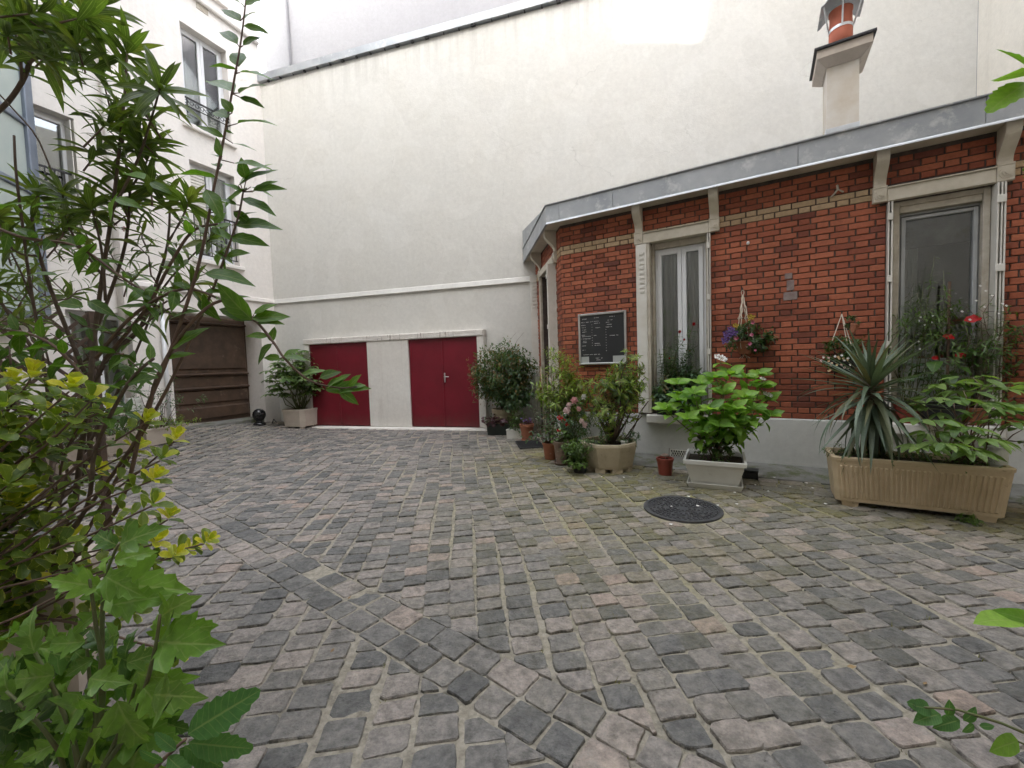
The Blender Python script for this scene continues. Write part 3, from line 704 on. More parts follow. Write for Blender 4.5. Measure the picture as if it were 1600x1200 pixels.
def keep(poly):
    cx, cy = sum(p[0] for p in poly) / len(poly), sum(p[1] for p in poly) / len(poly)
    u, d = FB.loc((cx, cy)); 
    if d > -.52 and u > -.35: return None
    u, d = FD.loc((cx, cy))
    if d > -.06 and u < .1: return None
    u, d = FW.loc((cx, cy))
    if d > -.22: return None
    if FL.loc((cx, cy))[1] > -.02 and not (gl < FL.loc((cx, cy))[0] < gr_ and FL.loc((cx, cy))[1] < .1): return None
    px = project((cx, cy, gz(cx, cy)))
    if px[2] < .25 or not (-500 < px[0] < 2600 and px[1] < 1900): return None
    if (Vector((cx, cy)) - manhole_c.to_2d()).length < MAN_R + .04: return None
    return (cx, cy), px
def add_stone(poly, joint):
    if len(poly) < 3 or area(poly) < .0022: return
    k = keep(poly)
    if not k: return
    (cx, cy), px = k
    dm = (Vector((cx, cy)) - manhole_c.to_2d()).length
    out = []                                               # subdivide and shrink for the joint, with a worn outline
    n = len(poly); cc = Vector((cx, cy))
    size = math.sqrt(area(poly))
    for i in range(n):
        a, b, pv = Vector(poly[i]), Vector(poly[(i + 1) % n]), Vector(poly[i - 1])
        L = (b - a).length
        e1 = (b - a).normalized() if L > 1e-6 else Vector((1, 0)); e0 = (pv - a)
        e0 = e0.normalized() if e0.length > 1e-6 else Vector((0, 1))
        r = min(.014, L * .16) * rng.uniform(.3, 1.3)
        for q in ((a + e0 * r), (a + e1 * r)):
            out.append(q + Vector((rng.uniform(-1, 1), rng.uniform(-1, 1))) * .0035)
        if L > .07: out.append((a + b) / 2 + Vector((rng.uniform(-1, 1), rng.uniform(-1, 1))) * .005)
    sh = 1 - joint / size
    out = [cc + (q - cc) * sh for q in out]
    if dm < MAN_R + .2:
        out = [q if (q - manhole_c.to_2d()).length > MAN_R + .04 else manhole_c.to_2d() + (q - manhole_c.to_2d()).normalized() * (MAN_R + .04) for q in out]
    stones.append((out, (cx, cy), px))
def field(cw, ch, joint, sides, off, stagger, ox, oy, R=9):
    i0 = int(-9 / cw); i1 = int(9 / cw)
    for i in range(i0, i1):
        o = rng.uniform(0, ch) if stagger else 0
        j0 = int(-1 / ch); y = -1.0 - o
        wob = rng.uniform(-.006, .006)
        while y < 12.5:
            h = ch * rng.uniform(.86, 1.16)
            x0 = i * cw; x1 = x0 + cw
            bend = lambda yy: .05 * math.sin(yy * .55 + .4) + .02 * math.sin(yy * 2.3 + i) + wob
            e_ = .002; P = [(x0 + bend(y), y + e_), (x1 + bend(y), y + e_), (x1 + bend(y + h), y + h - e_), (x0 + bend(y + h), y + h - e_)]
            P = [(p[0] + rng.uniform(-.0055, .0055), p[1] + rng.uniform(-.0055, .0055) + .02 * math.sin(p[0] * 1.3)) for p in P]
            P = [tuple(ax * (p[0] + ox) + ay * (p[1] + oy)) for p in P]
            for (nn, c, *lim) in sides:
                if lim and P and FB.loc(P[0])[0] < -.34: continue
                P = clip(P, nn, c) if P else P
            if P: add_stone(P, joint)
            y += h
# the far field, the band and the near field; the strip along the lodge turns with its wall
lodn = (-FB.Y.x, -FB.Y.y); lodc = -(FB.Y.x * FB.O.x + FB.Y.y * FB.O.y)   # lodn.p - lodc = distance in front of the lodge
STRIP = 1.0
field(.155, .122, .0075, [(tuple(-bn), -cA), ((-lodn[0], -lodn[1]), -(lodc + STRIP), 1)], 0, True, 0, 0)
field(.165, .132, .011, [(tuple(bn), cC)], 0, True, .05, .03)
for row in range(2):
    y0 = cC + BW * row / 2; y1 = cC + BW * (row + 1) / 2
    t = -9.0
    while t < 6:
        L = rng.uniform(.13, .21)
        P = [tuple(bdir * tt + bn * yy) for tt, yy in ((t, y0), (t + L, y0), (t + L, y1), (t, y1))]
        P = [(p[0] + rng.uniform(-.006, .006), p[1] + rng.uniform(-.006, .006)) for p in P]
        add_stone(P, .011); t += L
d = -.53
while d > -STRIP + .02:
    hh = .155
    t = -.4
    while t < 6.2:
        L = rng.uniform(.14, .23)
        P = [tuple(FB.P(tt, dd, 0)[:2]) for tt, dd in ((t, d), (t, d - hh), (t + L, d - hh), (t + L, d))]
        P = [(p[0] + rng.uniform(-.008, .008), p[1] + rng.uniform(-.008, .008)) for p in P]
        add_stone(P, .011); t += L
    d -= hh
stones.sort(key=lambda s: s[2][2] if (-20 < s[2][0] < 1620 and s[2][1] < 1215) else s[2][2] + 50)
def stone_mesh(mb, out, c, org):
    n = len(out); r = rng.random()
    zb = gz(*c) + rng.gauss(0, .003) + .006
    tx, ty = rng.gauss(0, .016), rng.gauss(0, .016)
    cc = Vector(c)
    ms = moss_at(*c) * rng.uniform(.3, 1.1); ms = min(1, ms)
    def pt(q, dz):
        return Vector((q.x, q.y, zb + dz + (q.x - c[0]) * tx + (q.y - c[1]) * ty)) - org
    r0 = [pt(q, -.05) for q in out]; r1 = [pt(cc + (q - cc) * .99, -.007) for q in out]
    r2 = [pt(cc + (q - cc) * rng.uniform(.93, .97), -.001 + rng.uniform(-.002, .0015)) for q in out]
    ct = pt(cc, rng.uniform(-.001, .003))
    fs = [(i, (i + 1) % n, n + (i + 1) % n, n + i) for i in range(n)] + [(n + i, n + (i + 1) % n, 2 * n + (i + 1) % n, 2 * n + i) for i in range(n)] \
        + [(2 * n + i, 2 * n + (i + 1) % n, 3 * n) for i in range(n)]
    mb.add(r0 + r1 + r2 + [ct], fs, 0, [(r, ms, 1)] * n + [(r, ms, .8)] * n + [(r, ms * .8, .1)] * n + [(r, ms * .7, 0)])
rest = MB(); org = ORG[gs.name]
for k, (out, c, px) in enumerate(stones):
    if k < 300:
        mb = MB(); o = Vector((c[0], c[1], 0)); stone_mesh(mb, out, c, o)
        me = mesh_from('cobblestone', mb.v, mb.f, M['sett'], attr=mb.a, smooth=False)
        put('cobblestone', me, gs, Matrix.Translation(o))
    else: stone_mesh(rest, out, c, org)
ro = rest_o = bpy.data.objects.new('cobblestones', mesh_from('cobblestones', rest.v, rest.f, M['sett'], attr=rest.a, smooth=False)); COL.objects.link(ro); ro.parent = gs; ro['kind'] = 'stuff'
print('stones', len(stones))

# tufts of moss and grass in the joints, dry leaves and grit lying about
tf = MB(); lf2 = MB()
rt = random.Random(3)
for (out, c, px) in stones:
    if not (0 < px[0] < 1600 and px[1] < 1200): continue
    ms = moss_at(*c)
    if rt.random() < .05 + .34 * ms:
        q = rt.choice(out); b = Vector((q.x, q.y, gz(q.x, q.y) - .004)); k = rt.randint(4, 9)
        for i in range(k):
            a = rt.uniform(0, 6.28); h = rt.uniform(.006, .020) * (1.6 if rt.random() < .12 else 1); o = Vector((math.cos(a), math.sin(a), 0)); s_ = Vector((-o.y, o.x, 0)) * .0022
            p0 = b + Vector((rt.uniform(-.012, .012), rt.uniform(-.012, .012), 0))
            tf.add([p0 - s_, p0 + s_, p0 + o * h * .7 + Vector((0, 0, h))], [(0, 1, 2)])
    if rt.random() < .028:
        q = Vector((c[0] + rt.uniform(-.08, .08), c[1] + rt.uniform(-.08, .08))); z = gz(*q) + .013; a = rt.uniform(0, 6.28); l = rt.uniform(.006, .022); w_ = l * rt.uniform(.3, .6)
        d1, d2 = Vector((math.cos(a), math.sin(a), 0)), Vector((-math.sin(a), math.cos(a), 0)); b = Vector((q.x, q.y, z))
        lf2.add([b - d1 * l, b + d2 * w_ + Vector((0, 0, .004)), b + d1 * l + Vector((0, 0, .005)), b - d2 * w_], [(0, 1, 2), (0, 2, 3)])
o = tf.build('moss_tufts', simple('joint_moss', (.12, .13, .025), (.20, .18, .05), 30, .9)); o['kind'] = 'stuff'
o = lf2.build('leaf_litter', simple('dry_leaf', (.16, .09, .045), (.28, .20, .09), 40, .8)); o['kind'] = 'stuff'
# ================================================================ brick lodge
lg = thing('brick_lodge', 'low red brick lodge with zinc fascia, shuttered windows and chamfered doorway corner', 'building', FB.P(2.5, .3, 0))
PT = FB.px(1267, 655.6, -.02)[1]                           # plinth top
FO = .22                                                   # overhang of the zinc fascia
fz0 = (FB.px(1140, 285, -FO)[1] + FB.px(1500, 205, -FO)[1]) / 2
fz1 = (FB.px(1100, 260.6, -FO)[1] + FB.px(1300, 211, -FO)[1]) / 2
CR = (2.914 - PT) / 35                                     # brick course
CZ0 = PT + 35 * CR                                         # lower edge of the cream band
U_END = 6.1
w1 = (FB.px(1014, 500, 0)[0], FB.px(1111.5, 500)[0] - .01, PT, FB.px(1060, 371, .05)[1])
w2 = (FB.px(1384, 400)[0], FB.px(1562, 400)[0], PT, 2.865)
W_DIST_D = FD.loc(_fw)[0] + .002  # where the door side meets the back wall
# door side openings
dr_ = (FD.px(848, 500)[0], FD.px(870, 500)[0], .02, 2.93)
# joints behind the bricks
m = MB(); wall_open(m, FB, .004, U_END, PT - .02, fz0 + .02, .010, .30, [w1, w2]); m.build('joint_wall', M['brick_joint'], lg)
m = MB(); wall_open(m, FD, W_DIST_D, -.004, -.1, fz0 + .02, .010, .22, [dr_]); m.build('joint_wall', M['brick_joint'], lg)
# the plinth
m = MB()
for a, b in ((-.013, U_END),):
    m.add([FB.P(a, -.03, -.05), FB.P(b, -.03, -.05), FB.P(b, -.03, PT - .012), FB.P(a, -.03, PT - .012), FB.P(a, -.022, PT), FB.P(b, -.022, PT), FB.P(b, .28, PT), FB.P(a, .28, PT)],
          [(0, 1, 2, 3), (3, 2, 5, 4), (4, 5, 6, 7)])
    m.add([FB.P(b, -.03, -.05), FB.P(b, .28, -.05), FB.P(b, .28, PT), FB.P(b, -.03, PT - .012)], [(0, 1, 2, 3)])
m.add([FD.P(0.0, -.028, -.05), FD.P(dr_[1] + .001, -.028, -.05), FD.P(dr_[1] + .001, -.028, PT), FD.P(0.0, -.028, PT), FD.P(dr_[1] + .001, .2, PT), FD.P(0, .2, PT), FD.P(dr_[1] + .001, .2, -.05)],
      [(1, 0, 3, 2), (2, 3, 5, 4), (1, 2, 4, 6)])
m.build('plinth', M['plinth'], lg)
m = MB(); m.sweep(FB, [(-.031, -.05), (-.54, -.05), (-.535, .012), (-.30, .03), (-.06, .055), (-.031, .06)], -.1, U_END); m.build('footing', M['concrete'], lg)

# bricks, laid in alternating stretchers and headers
bricks = []
def lay(F, u0, u1, z0, n, openings, cream_rows=(), phase=0.0, dead=None):
    S, H, J = .213, .103, .0105
    for r in range(n):
        z = z0 + r * CR; a = u0 - rng.uniform(0, .01) - (S + H + 2 * J) + (phase if r % 2 else phase + (S + H) / 2 + J)
        long_ = True
        while a < u1:
            L = (S if long_ else H); b = a + L
            aa, bb = max(a, u0), min(b, u1)
            segs = [(aa, bb)]
            for (o0, o1, oz0, oz1) in openings:
                if z + CR * .5 > oz0 and z + CR * .5 < oz1:
                    ns = []
                    for p, q in segs:
                        if q <= o0 or p >= o1: ns.append((p, q))
                        else:
                            if p < o0 - .002: ns.append((p, o0 - .002))
                            if q > o1 + .002: ns.append((o1 + .002, q))
                    segs = ns
            for p, q in segs:
                if q - p > .022: bricks.append((F, p + rng.uniform(0, .003), q - rng.uniform(0, .003), z + .0045 + rng.uniform(-.001, .001), z + CR - .0045 + rng.uniform(-.001, .001), r in cream_rows))
            a = b + J; long_ = not long_
nB = int((fz0 + .02 - PT) / CR)
lint1 = (w1[0] - .075, w1[1] + .03, 2.872, 3.012); lint2 = (w2[0] - .05, w2[1] + .07, 2.868, 3.014)
br_ops = [(w1[0], w1[1], 0, 2.90), (w2[0], w2[1], 0, 2.90), lint1, lint2]
lay(FB, 0.006, U_END, PT, nB, br_ops, (35, 36), 0.0)
lay(FD, W_DIST_D, -.006, PT, nB, [(dr_[0] - .02, dr_[1] + .02, 0, 3.03)], (35, 36), .05)
def brick_area(b):
    F, p, q, z0, z1, c = b
    P0 = project(F.P((p + q) / 2, 0, (z0 + z1) / 2))
    vis = -10 < P0[0] < 1610 and -10 < P0[1] < 1210
    return (1 if vis else .001) * (q - p) / P0[2] ** 2 * (1 if F is FB else .2)
bricks.sort(key=lambda b: -brick_area(b))
from collections import defaultdict
shared = {}
rest_b, rest_c = MB(), MB()
LOC = Frame((0, 0), (1, 0))
def brick_box(mb, F, p, q, z0, z1, at):
    d0 = rng.uniform(-.0035, .0025); b = .004
    i = lambda: rng.uniform(-.0015, .0015)
    A = [F.P(p, d0 + b, z0), F.P(q, d0 + b, z0), F.P(q, d0 + b, z1), F.P(p, d0 + b, z1)]
    C = [F.P(p + b, d0 + i(), z0 + b), F.P(q - b, d0 + i(), z0 + b), F.P(q - b, d0 + i(), z1 - b), F.P(p + b, d0 + i(), z1 - b)]
    D = [F.P(p, .0105, z0), F.P(q, .0105, z0), F.P(q, .0105, z1), F.P(p, .0105, z1)]
    mb.add(D + A + C, [(0, 1, 5, 4), (1, 2, 6, 5), (2, 3, 7, 6), (3, 0, 4, 7), (4, 5, 9, 8), (5, 6, 10, 9), (6, 7, 11, 10), (7, 4, 8, 11), (8, 9, 10, 11)], 0, at)
for k, (F, p, q, z0, z1, cream) in enumerate(bricks):
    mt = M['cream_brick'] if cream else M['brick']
    if k < 300:
        key = (round(q - p, 2), cream, k % 3)
        if key not in shared:
            mb = MB(); brick_box(mb, LOC, -key[0] / 2, key[0] / 2, -(CR / 2 - .0045), CR / 2 - .0045, (0, 0, 0))
            shared[key] = mesh_from('brick', mb.v, mb.f, mt, attr=mb.a)
        mx = F.mat().to_4x4(); mx.translation = F.P((p + q) / 2, 0, (z0 + z1) / 2)
        sc = Matrix.Diagonal(((q - p) / key[0], 1, 1, 1))
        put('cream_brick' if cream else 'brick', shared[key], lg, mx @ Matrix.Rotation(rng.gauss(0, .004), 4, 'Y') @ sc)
    else: brick_box(rest_c if cream else rest_b, F, p, q, z0, z1, (rng.random(), 0, 0))
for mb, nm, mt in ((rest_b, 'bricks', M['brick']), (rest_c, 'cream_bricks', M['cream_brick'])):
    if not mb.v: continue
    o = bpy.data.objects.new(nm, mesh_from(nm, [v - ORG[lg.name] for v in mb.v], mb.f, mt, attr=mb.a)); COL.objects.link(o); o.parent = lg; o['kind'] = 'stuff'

# fascia, soffit, roof
k22 = math.tan(TURN / 2)
def off_line(o):                                           # corner of the outline offset by o, far end on the back wall, right end
    c = FB.P(-o * k22, -o, 0)
    e = FD.loc(FW.P(FW.px(817, 385, DW)[0], DW, 0))[0]
    return FD.P(e, -o, 0), c, FB.P(U_END, -o, 0)
fa, fc, fe = off_line(FO)
seams = [-FO * k22, FB.px(873, 320, -FO)[0], FB.px(957, 300, -FO)[0], FB.px(1247, 230, -FO)[0], 4.3, U_END]
for a, b in zip(seams[:-1], seams[1:]):
    m = MB(); m.bbox(FB, a + .0015, b - .0015, -FO, -FO + .03, fz0, fz1, .003)
    m.sweep(FB, [(-FO + .002, fz1), (-FO - .016, fz1 + .002), (-FO - .018, fz1 + .016), (-FO + .01, fz1 + .020), (-FO + .05, fz1 + .008)], a + .001, b - .001)
    fs = m.build('fascia', M['zinc'], lg)
    m = MB(); m.sweep(FB, [(-FO - .001, fz0 - .014), (-FO - .014, fz0 - .016), (-FO - .012, fz0 - .003), (-FO - .001, fz0 + .012)], a, b); m.build('drip_edge', M['zinc_edge'], fs)
eD = FD.loc(fa)[0]
m = MB(); m.bbox(FD, eD, FO * k22 - .0015, -FO, -FO + .03, fz0, fz1, .003)
m.sweep(FD, [(-FO + .002, fz1), (-FO - .016, fz1 + .002), (-FO - .018, fz1 + .016), (-FO + .01, fz1 + .020), (-FO + .05, fz1 + .008)], eD, FO * k22)
fs = m.build('fascia', M['zinc'], lg)
m = MB(); m.sweep(FD, [(-FO - .001, fz0 - .014), (-FO - .014, fz0 - .016), (-FO - .012, fz0 - .003), (-FO - .001, fz0 + .012)], eD, FO * k22); m.build('drip_edge', M['zinc'], fs)
sa, sc_, se = off_line(FO - .031)
m = MB(); inner = [FB.P(U_END, .3, 0), FB.P(.05, .3, 0), FD.P(W_DIST_D, .2, 0)]
m.prism([p[:2] for p in (sa, sc_, se)] + [p[:2] for p in inner], fz0 + .004, fz0 + .03); m.build('soffit', M['trim'], lg)
ra_, rc_, re_ = off_line(FO - .01)
m = MB(); poly = [ra_, rc_, re_, FW.P(UR - .6, DW - .01, 0), FW.P(FW.loc(fa)[0], DW - .01, 0)]
tz = [fz1 + .004, fz1 + .004, fz1 + .004, fz1 + .45, fz1 + .35]
m.add([Vector((p.x, p.y, z)) for p, z in zip(poly, tz)] + [Vector((p.x, p.y, z - .05)) for p, z in zip(poly, tz)], [(0, 1, 2, 3, 4), (9, 8, 7, 6, 5)] + [(i, 5 + i, 5 + (i + 1) % 5, (i + 1) % 5) for i in range(5)])
m.build('roof', M['zinc'], lg)

# S-shaped brackets under the fascia and rosette blocks on the lintel ends
def bracket(F, u, w=.10, zt=None, reach=None):
    zt = zt or fz0 + .003; R = reach or (FO - .04)
    zb = 3.035
    H = zt - zb
    prof = [(-.002, zb)]
    outer = []
    for i in range(13):
        t = i / 12
        d = .028 + (R - .028) * (0.5 - 0.5 * math.cos(math.pi * min(1, max(0, (t - .08) / .72))))
        outer.append((-d, zb + H * t))
    prof += outer + [(-.002, zt)]
    m = MB(); m.sweep(F, prof[::-1], u - w / 2, u + w / 2)
    m.bbox(F, u - w / 2 - .008, u + w / 2 + .008, -.05, -.002, zb - .022, zb - .001, .004)
    b = m.build('bracket', M['trim'], lg)
    m = MB(); m.bbox(F, u - .058, u + .058, -.052, -.002, 2.872, 3.012, .006)
    for rr, oo in ((.046, -.058), (.028, -.066), (.012, -.074)):
        n = 10
        ring = [F.P(u + rr * math.cos(a * 2 * math.pi / n) * (1 + .12 * (a % 2)), oo, 2.942 + rr * math.sin(a * 2 * math.pi / n) * (1 + .12 * (a % 2))) for a in range(n)]
        base = [F.P(u + rr * 1.1 * math.cos(a * 2 * math.pi / n), -.05, 2.942 + rr * 1.1 * math.sin(a * 2 * math.pi / n)) for a in range(n)]
        m.loft([base, ring])
    m.build('rosette', M['trim'], b)
bu = [FB.px(996, 345, -.08)[0], FB.px(1115, 318, -.08)[0], FB.px(1377, 262, -.08)[0], FB.px(1576, 225, -.08)[0]]
for u in bu: bracket(FB, u)
for u in (dr_[0] - .04, dr_[1] + .07): bracket(FD, u)
for a, b in ((bu[0] + .059, bu[1] - .059), (bu[2] + .059, bu[3] - .059)):
    m = MB(); m.bbox(FB, a, b, -.046, .05, 2.872, 3.0, .006); m.bbox(FB, a, b, -.062, .0, 3.0005, 3.014, .004)
    m.build('lintel', M['trim'], lg)
m = MB(); m.bbox(FD, dr_[0] + .02, dr_[1] + .010, -.046, .05, 2.90, 3.012, .006); m.build('lintel', M['trim'], lg)

# window one: two white casements, old wooden surround, folded shutters
def shutter_fold(F, ulist, d0, d1, z0, z1, parent=lg):     # folded metal leaves seen edge on
    for (a, b) in ulist:
        m = MB(); m.bbox(F, a, b, d0, d1, z0, z1, .003); s = m.build('shutter_leaf', M['shutter'], parent)
    for z in (z0 + (z1 - z0) * t for t in (.06, .36, .66, .94)):
        m = MB(); m.bbox(F, ulist[0][0] - .006, ulist[-1][1] - .002, d0 - .012, d0 - .0005, z - .05, z + .02, .003); m.build('hinge', M['shutter'], s)
a, b, z0, z1 = w1
m = MB(); m.frame(FB, a + .04, b - .025, .05, .16, PT + .02, z1, .03, .05); m.bbox(FB, a + .071, b - .056, .06, .15, z1 - .105, z1 - .031, .006); sur = m.build('window_surround', M['oldwood'], lg)
ga, gb_, gz1 = a + .072, b - .057, z1 - .107
m = MB(); m.frame(FB, ga, gb_, .10, .17, PT + .072, gz1, .03, .04); win = m.build('window', M['pvc'], lg)
gm = (FB.px(1066.5, 500, .1)[0])
for p, q in ((ga + .031, gm - .002), (gm + .002, gb_ - .031)):
    m = MB(); m.frame(FB, p, q, .085, .15, PT + .114, gz1 - .032, .052, .07); m.build('sash', M['pvc'], win)
    m = MB(); m.box(FB, p + .053, q - .053, .115, .125, PT + .185, gz1 - .085); m.build('pane', M['glass'], win)
m = MB(); n = 40
for i in range(n):
    t0, t1 = i / n, (i + 1) / n
    u0_, u1_ = ga + (gb_ - ga) * t0, ga + (gb_ - ga) * t1
    o = lambda t: .20 + .018 * math.sin(t * 75) + .01 * math.sin(t * 31)
    if abs((t0 + .01) - .53) > .06: m.add([FB.P(u0_, o(t0), PT + .1), FB.P(u1_, o(t1), PT + .1), FB.P(u1_, o(t1), gz1), FB.P(u0_, o(t0), gz1)], [(0, 1, 2, 3)])
m.build('curtain', M['curtain'], win)
m = MB(); m.box(FB, a - .3, b + .3, .42, 1.0, PT - .2, z1 + .2); m.build('room', M['room'], win)
# left: a folded packet of shutter leaves lying against the bricks, louvred near the top
sa0, sa1 = FB.px(995, 500, -.07)[0], a - .004
m = MB(); m.bbox(FB, sa0, sa1, -.075, -.004, PT + .02, 2.86, .006); sh = m.build('shutter', M['shutter'], lg)
m = MB()
for k in range(9): m.bbox(FB, sa0 + .05, sa1 - .03, -.086, -.0755, 2.22 + k * .062, 2.255 + k * .062, .005)
m.build('louvre', M['shutter'], sh)
m = MB(); m.bbox(FB, a - .003, a + .035, -.07, .14, PT + .02, 2.855, .004); m.build('shutter_leaf', M['oldwood'], lg)
shutter_fold(FB, [(b - .024, b - .012), (b - .002, b + .010)], -.07, .12, PT + .02, 2.86)
for (p, q, nm) in ((w1[0] - .03, w1[1] + .03, 0), (w2[0] - .04, w2[1] + .04, 1)):
    m = MB(); m.bbox(FB, p, q, -.115, .15, PT - .11, PT + .004, .012); m.build('sill', M['trim_wall'], lg)
# window two: one large fixed light in grey, old wooden surround
a, b, z0, z1 = w2
m = MB(); m.frame(FB, a + .06, b - .055, .03, .17, PT + .02, z1, .05, .05); m.bbox(FB, a + .111, b - .106, .04, .16, z1 - .115, z1 - .051, .005); m.build('window_surround', M['oldwood'], lg)
g0, g1, gt_ = a + .112, b - .107, z1 - .117
m = MB(); m.frame(FB, g0, g1 + .02, .10, .19, PT + .072, gt_, .022, .04); win2 = m.build('window', M['greyframe'], lg)
m = MB(); m.frame(FB, g0 + .023, g1 - .01, .085, .16, PT + .60, gt_ - .035, .034, .055); m.build('sash', M['greyframe'], win2)
m = MB(); m.box(FB, g0 + .058, g1 - .045, .12, .13, PT + .656, gt_ - .07); m.build('pane', M['glass'], win2)
m = MB(); m.bbox(FB, g0 + .023, g1 - .005, .11, .16, PT + .114, PT + .598, .01); m.build('lower_panel', M['pvc'], win2)
m = MB(); m.box(FB, a - .4, b + .4, .60, 1.4, PT - .2, z1 + .2); m.box(FB, a - .4, a - .38, .31, .54, PT - .2, z1 + .2); m.box(FB, b + .38, b + .4, .31, .54, PT - .2, z1 + .2); m.build('room', M['room'], win2)
m = MB()
for i in range(8): m.bbox(FB, g0 + .03 + i * .02, g0 + .049 + i * .02, .23 + .008 * (i % 2), .25, PT + .6, gt_, .004)
m.build('curtain', M['curtain'], win2)
m = MB(); m.bbox(FB, g0 + .02, g1, .20, .225, gt_ - .34, gt_ - .02, .004); m.build('roller_blind', M['concrete'], win2)
shutter_fold(FB, [(a + .004, a + .016), (a + .030, a + .044)], -.06, .10, PT + .02, 2.86)
shutter_fold(FB, [(b - .050, b - .036), (b - .022, b - .012), (b - .002, b + .010)], -.08, .10, PT + .02, 2.86)

# doorway on the chamfered side
a, b, z0, z1 = dr_
m = MB(); m.bbox(FD, a - .14, a - .002, -.03, .16, .03, 2.895, .006); m.build('door_jamb', M['oldwood'], lg)
m = MB(); m.bbox(FD, b + .006, b + .02, -.012, .16, .03, 2.895, .004); m.build('door_jamb', M['shutter'], lg)
m = MB(); m.box(FD, a, b, .20, .24, .03, z1); dl = m.build('door', simple('dark_red_door', (.10, .022, .016), (.07, .016, .012), 6, .5), lg)
m = MB(); m.bbox(FD, a + .08, b - .08, .17, .199, .3, 1.1, .02); m.build('panel', dl.data.materials[0], dl)
m = MB(); m.bbox(FD, a + .08, b - .08, .17, .199, 1.25, 2.7, .02); m.build('panel', dl.data.materials[0], dl)
su0, su1 = FW.px(829.5, 500, DW - .09)[0], FW.px(843.5, 500, DW - .09)[0]; sz1 = FW.px(836, 429, DW - .09)[1]
m = MB(); m.bbox(FW, su0, su1, DW - .09, DW - .05, .10, sz1, .008); sh = m.build('shutter', M['shutter'], lg)
m = MB()
for k in range(8): m.bbox(FW, su0 + (su1 - su0) * .25, su1 - (su1 - su0) * .25, DW - .102, DW - .0905, sz1 - .65 + k * .07, sz1 - .61 + k * .07, .005)
m.build('louvre', M['shutter'], sh)
shutter_fold(FD, [(b - .075, b - .055), (b - .040, b - .025), (b - .010, b + .004)], -.13, .06, .06, 2.88)
m = MB(); m.bbox(FD, a - .1, b + .1, -.16, .2, -.02, .055, .01); m.build('doorstep', M['concrete'], lg)

# chimney on the lodge roof
CD = 1.25
cu0, cu1 = FB.px(1292, 150, CD)[0], FB.px(1342.4, 150, CD)[0]
ch0 = FB.px(1317, 208, CD)[1] - .3; ch1 = FB.px(1317, 84, CD)[1]
dep = .42
m = MB(); m.box(FB, cu0, cu1, CD, CD + dep, ch0, ch1); chm = m.build('chimney', simple('stained_chimney_render', (.62, .585, .53), (.52, .45, .36), 2.5, .85, bump=.25, bscale=30, third=((.50, .36, .20), 2.2, .62)), lg)
m = MB(); m.bbox(FB, cu0 - .012, cu1 + .012, CD - .012, CD + dep + .012, ch0, FB.px(1317, 196, CD)[1], .004); m.build('flashing', M['zinc_edge'], chm)
ex = .115; tk0, tk1 = ch1 - .12, ch1 + .075
m = MB()
m.hexa([FB.P(cu0 - .02, CD - .02, tk0), FB.P(cu1 + .02, CD - .02, tk0), FB.P(cu1 + .02, CD + dep + .02, tk0), FB.P(cu0 - .02, CD + dep + .02, tk0),
        FB.P(cu0 - ex, CD - ex, tk0 + .09), FB.P(cu1 + ex, CD - ex, tk0 + .09), FB.P(cu1 + ex, CD + dep + ex, tk0 + .09), FB.P(cu0 - ex, CD + dep + ex, tk0 + .09)])
m.bbox(FB, cu0 - ex, cu1 + ex, CD - ex, CD + dep + ex, tk0 + .0901, tk1, .004); m.build('cap', M['palestone'], chm)
m = MB(); m.bbox(FB, cu0 - ex - .03, cu1 + ex + .03, CD - ex - .03, CD + dep + ex + .03, tk1 + .0005, tk1 + .03, .004); m.build('cap_sheet', M['iron'], chm)
pc = FB.P((cu0 + cu1) / 2 - .0, CD + dep / 2, tk1 + .03)
pot_m = simple('chimney_pot_clay', (.48, .145, .085), (.42, .12, .07), 5, .8, bump=.15)
m = MB(); m.lathe(pc, [(.135, 0), (.128, .25), (.12, .52), (.13, .53), (.13, .56), (.10, .56), (.095, .4)], 24); m.build('chimney_pot', pot_m, chm, smooth=True)
m = MB(); m.lathe(pc + Vector((0, 0, .30)), [(.131, 0), (.131, .035), (.128, .035)], 24); m.build('pot_band', M['zinc_edge'], chm)
m = MB(); pr = []
for i in range(15):
    t = -1 + 2 * i / 14; pr.append((t * .23, .70 - .17 * t * t + (0.03 if abs(t) > .9 else 0)))
V = [pc + Vector(((FB.U * x).x + (FB.Y * y).x, (FB.U * x).y + (FB.Y * y).y, z)) for y in (-.24, .24) for x, z in pr] 
V2 = [v - Vector((0, 0, .012)) for v in V]
n = 15
m.add(V + V2, [(i, i + 1, n + i + 1, n + i) for i in range(n - 1)] + [(2 * n + i, 3 * n + i, 3 * n + i + 1, 2 * n + i + 1) for i in range(n - 1)] + [(i, 2 * n + i, 2 * n + i + 1, i + 1) for i in range(n - 1)] + [(n + i + 1, 3 * n + i + 1, 3 * n + i, n + i) for i in range(n - 1)])
m.build('cowl', M['zinc'], chm)
m = MB()
for a_ in (-1, 0, 1):
    q = pc + Vector((0, 0, 0)) + Vector(((FB.U * (a_ * .13)).x, (FB.U * (a_ * .13)).y, 0)) - Vector((FB.Y.x, FB.Y.y, 0)) * (.132 if a_ == 0 else .02)
    e = pc + Vector(((FB.U * (a_ * .20)).x, (FB.U * (a_ * .20)).y, 0)) - Vector((FB.Y.x, FB.Y.y, 0)) * .2
    m.tube([q + Vector((0, 0, .32)), Vector((e.x, e.y, pc.z + (.69 if a_ == 0 else .56)))], .010, 4)
m.build('cowl_strap', M['zinc_edge'], chm)

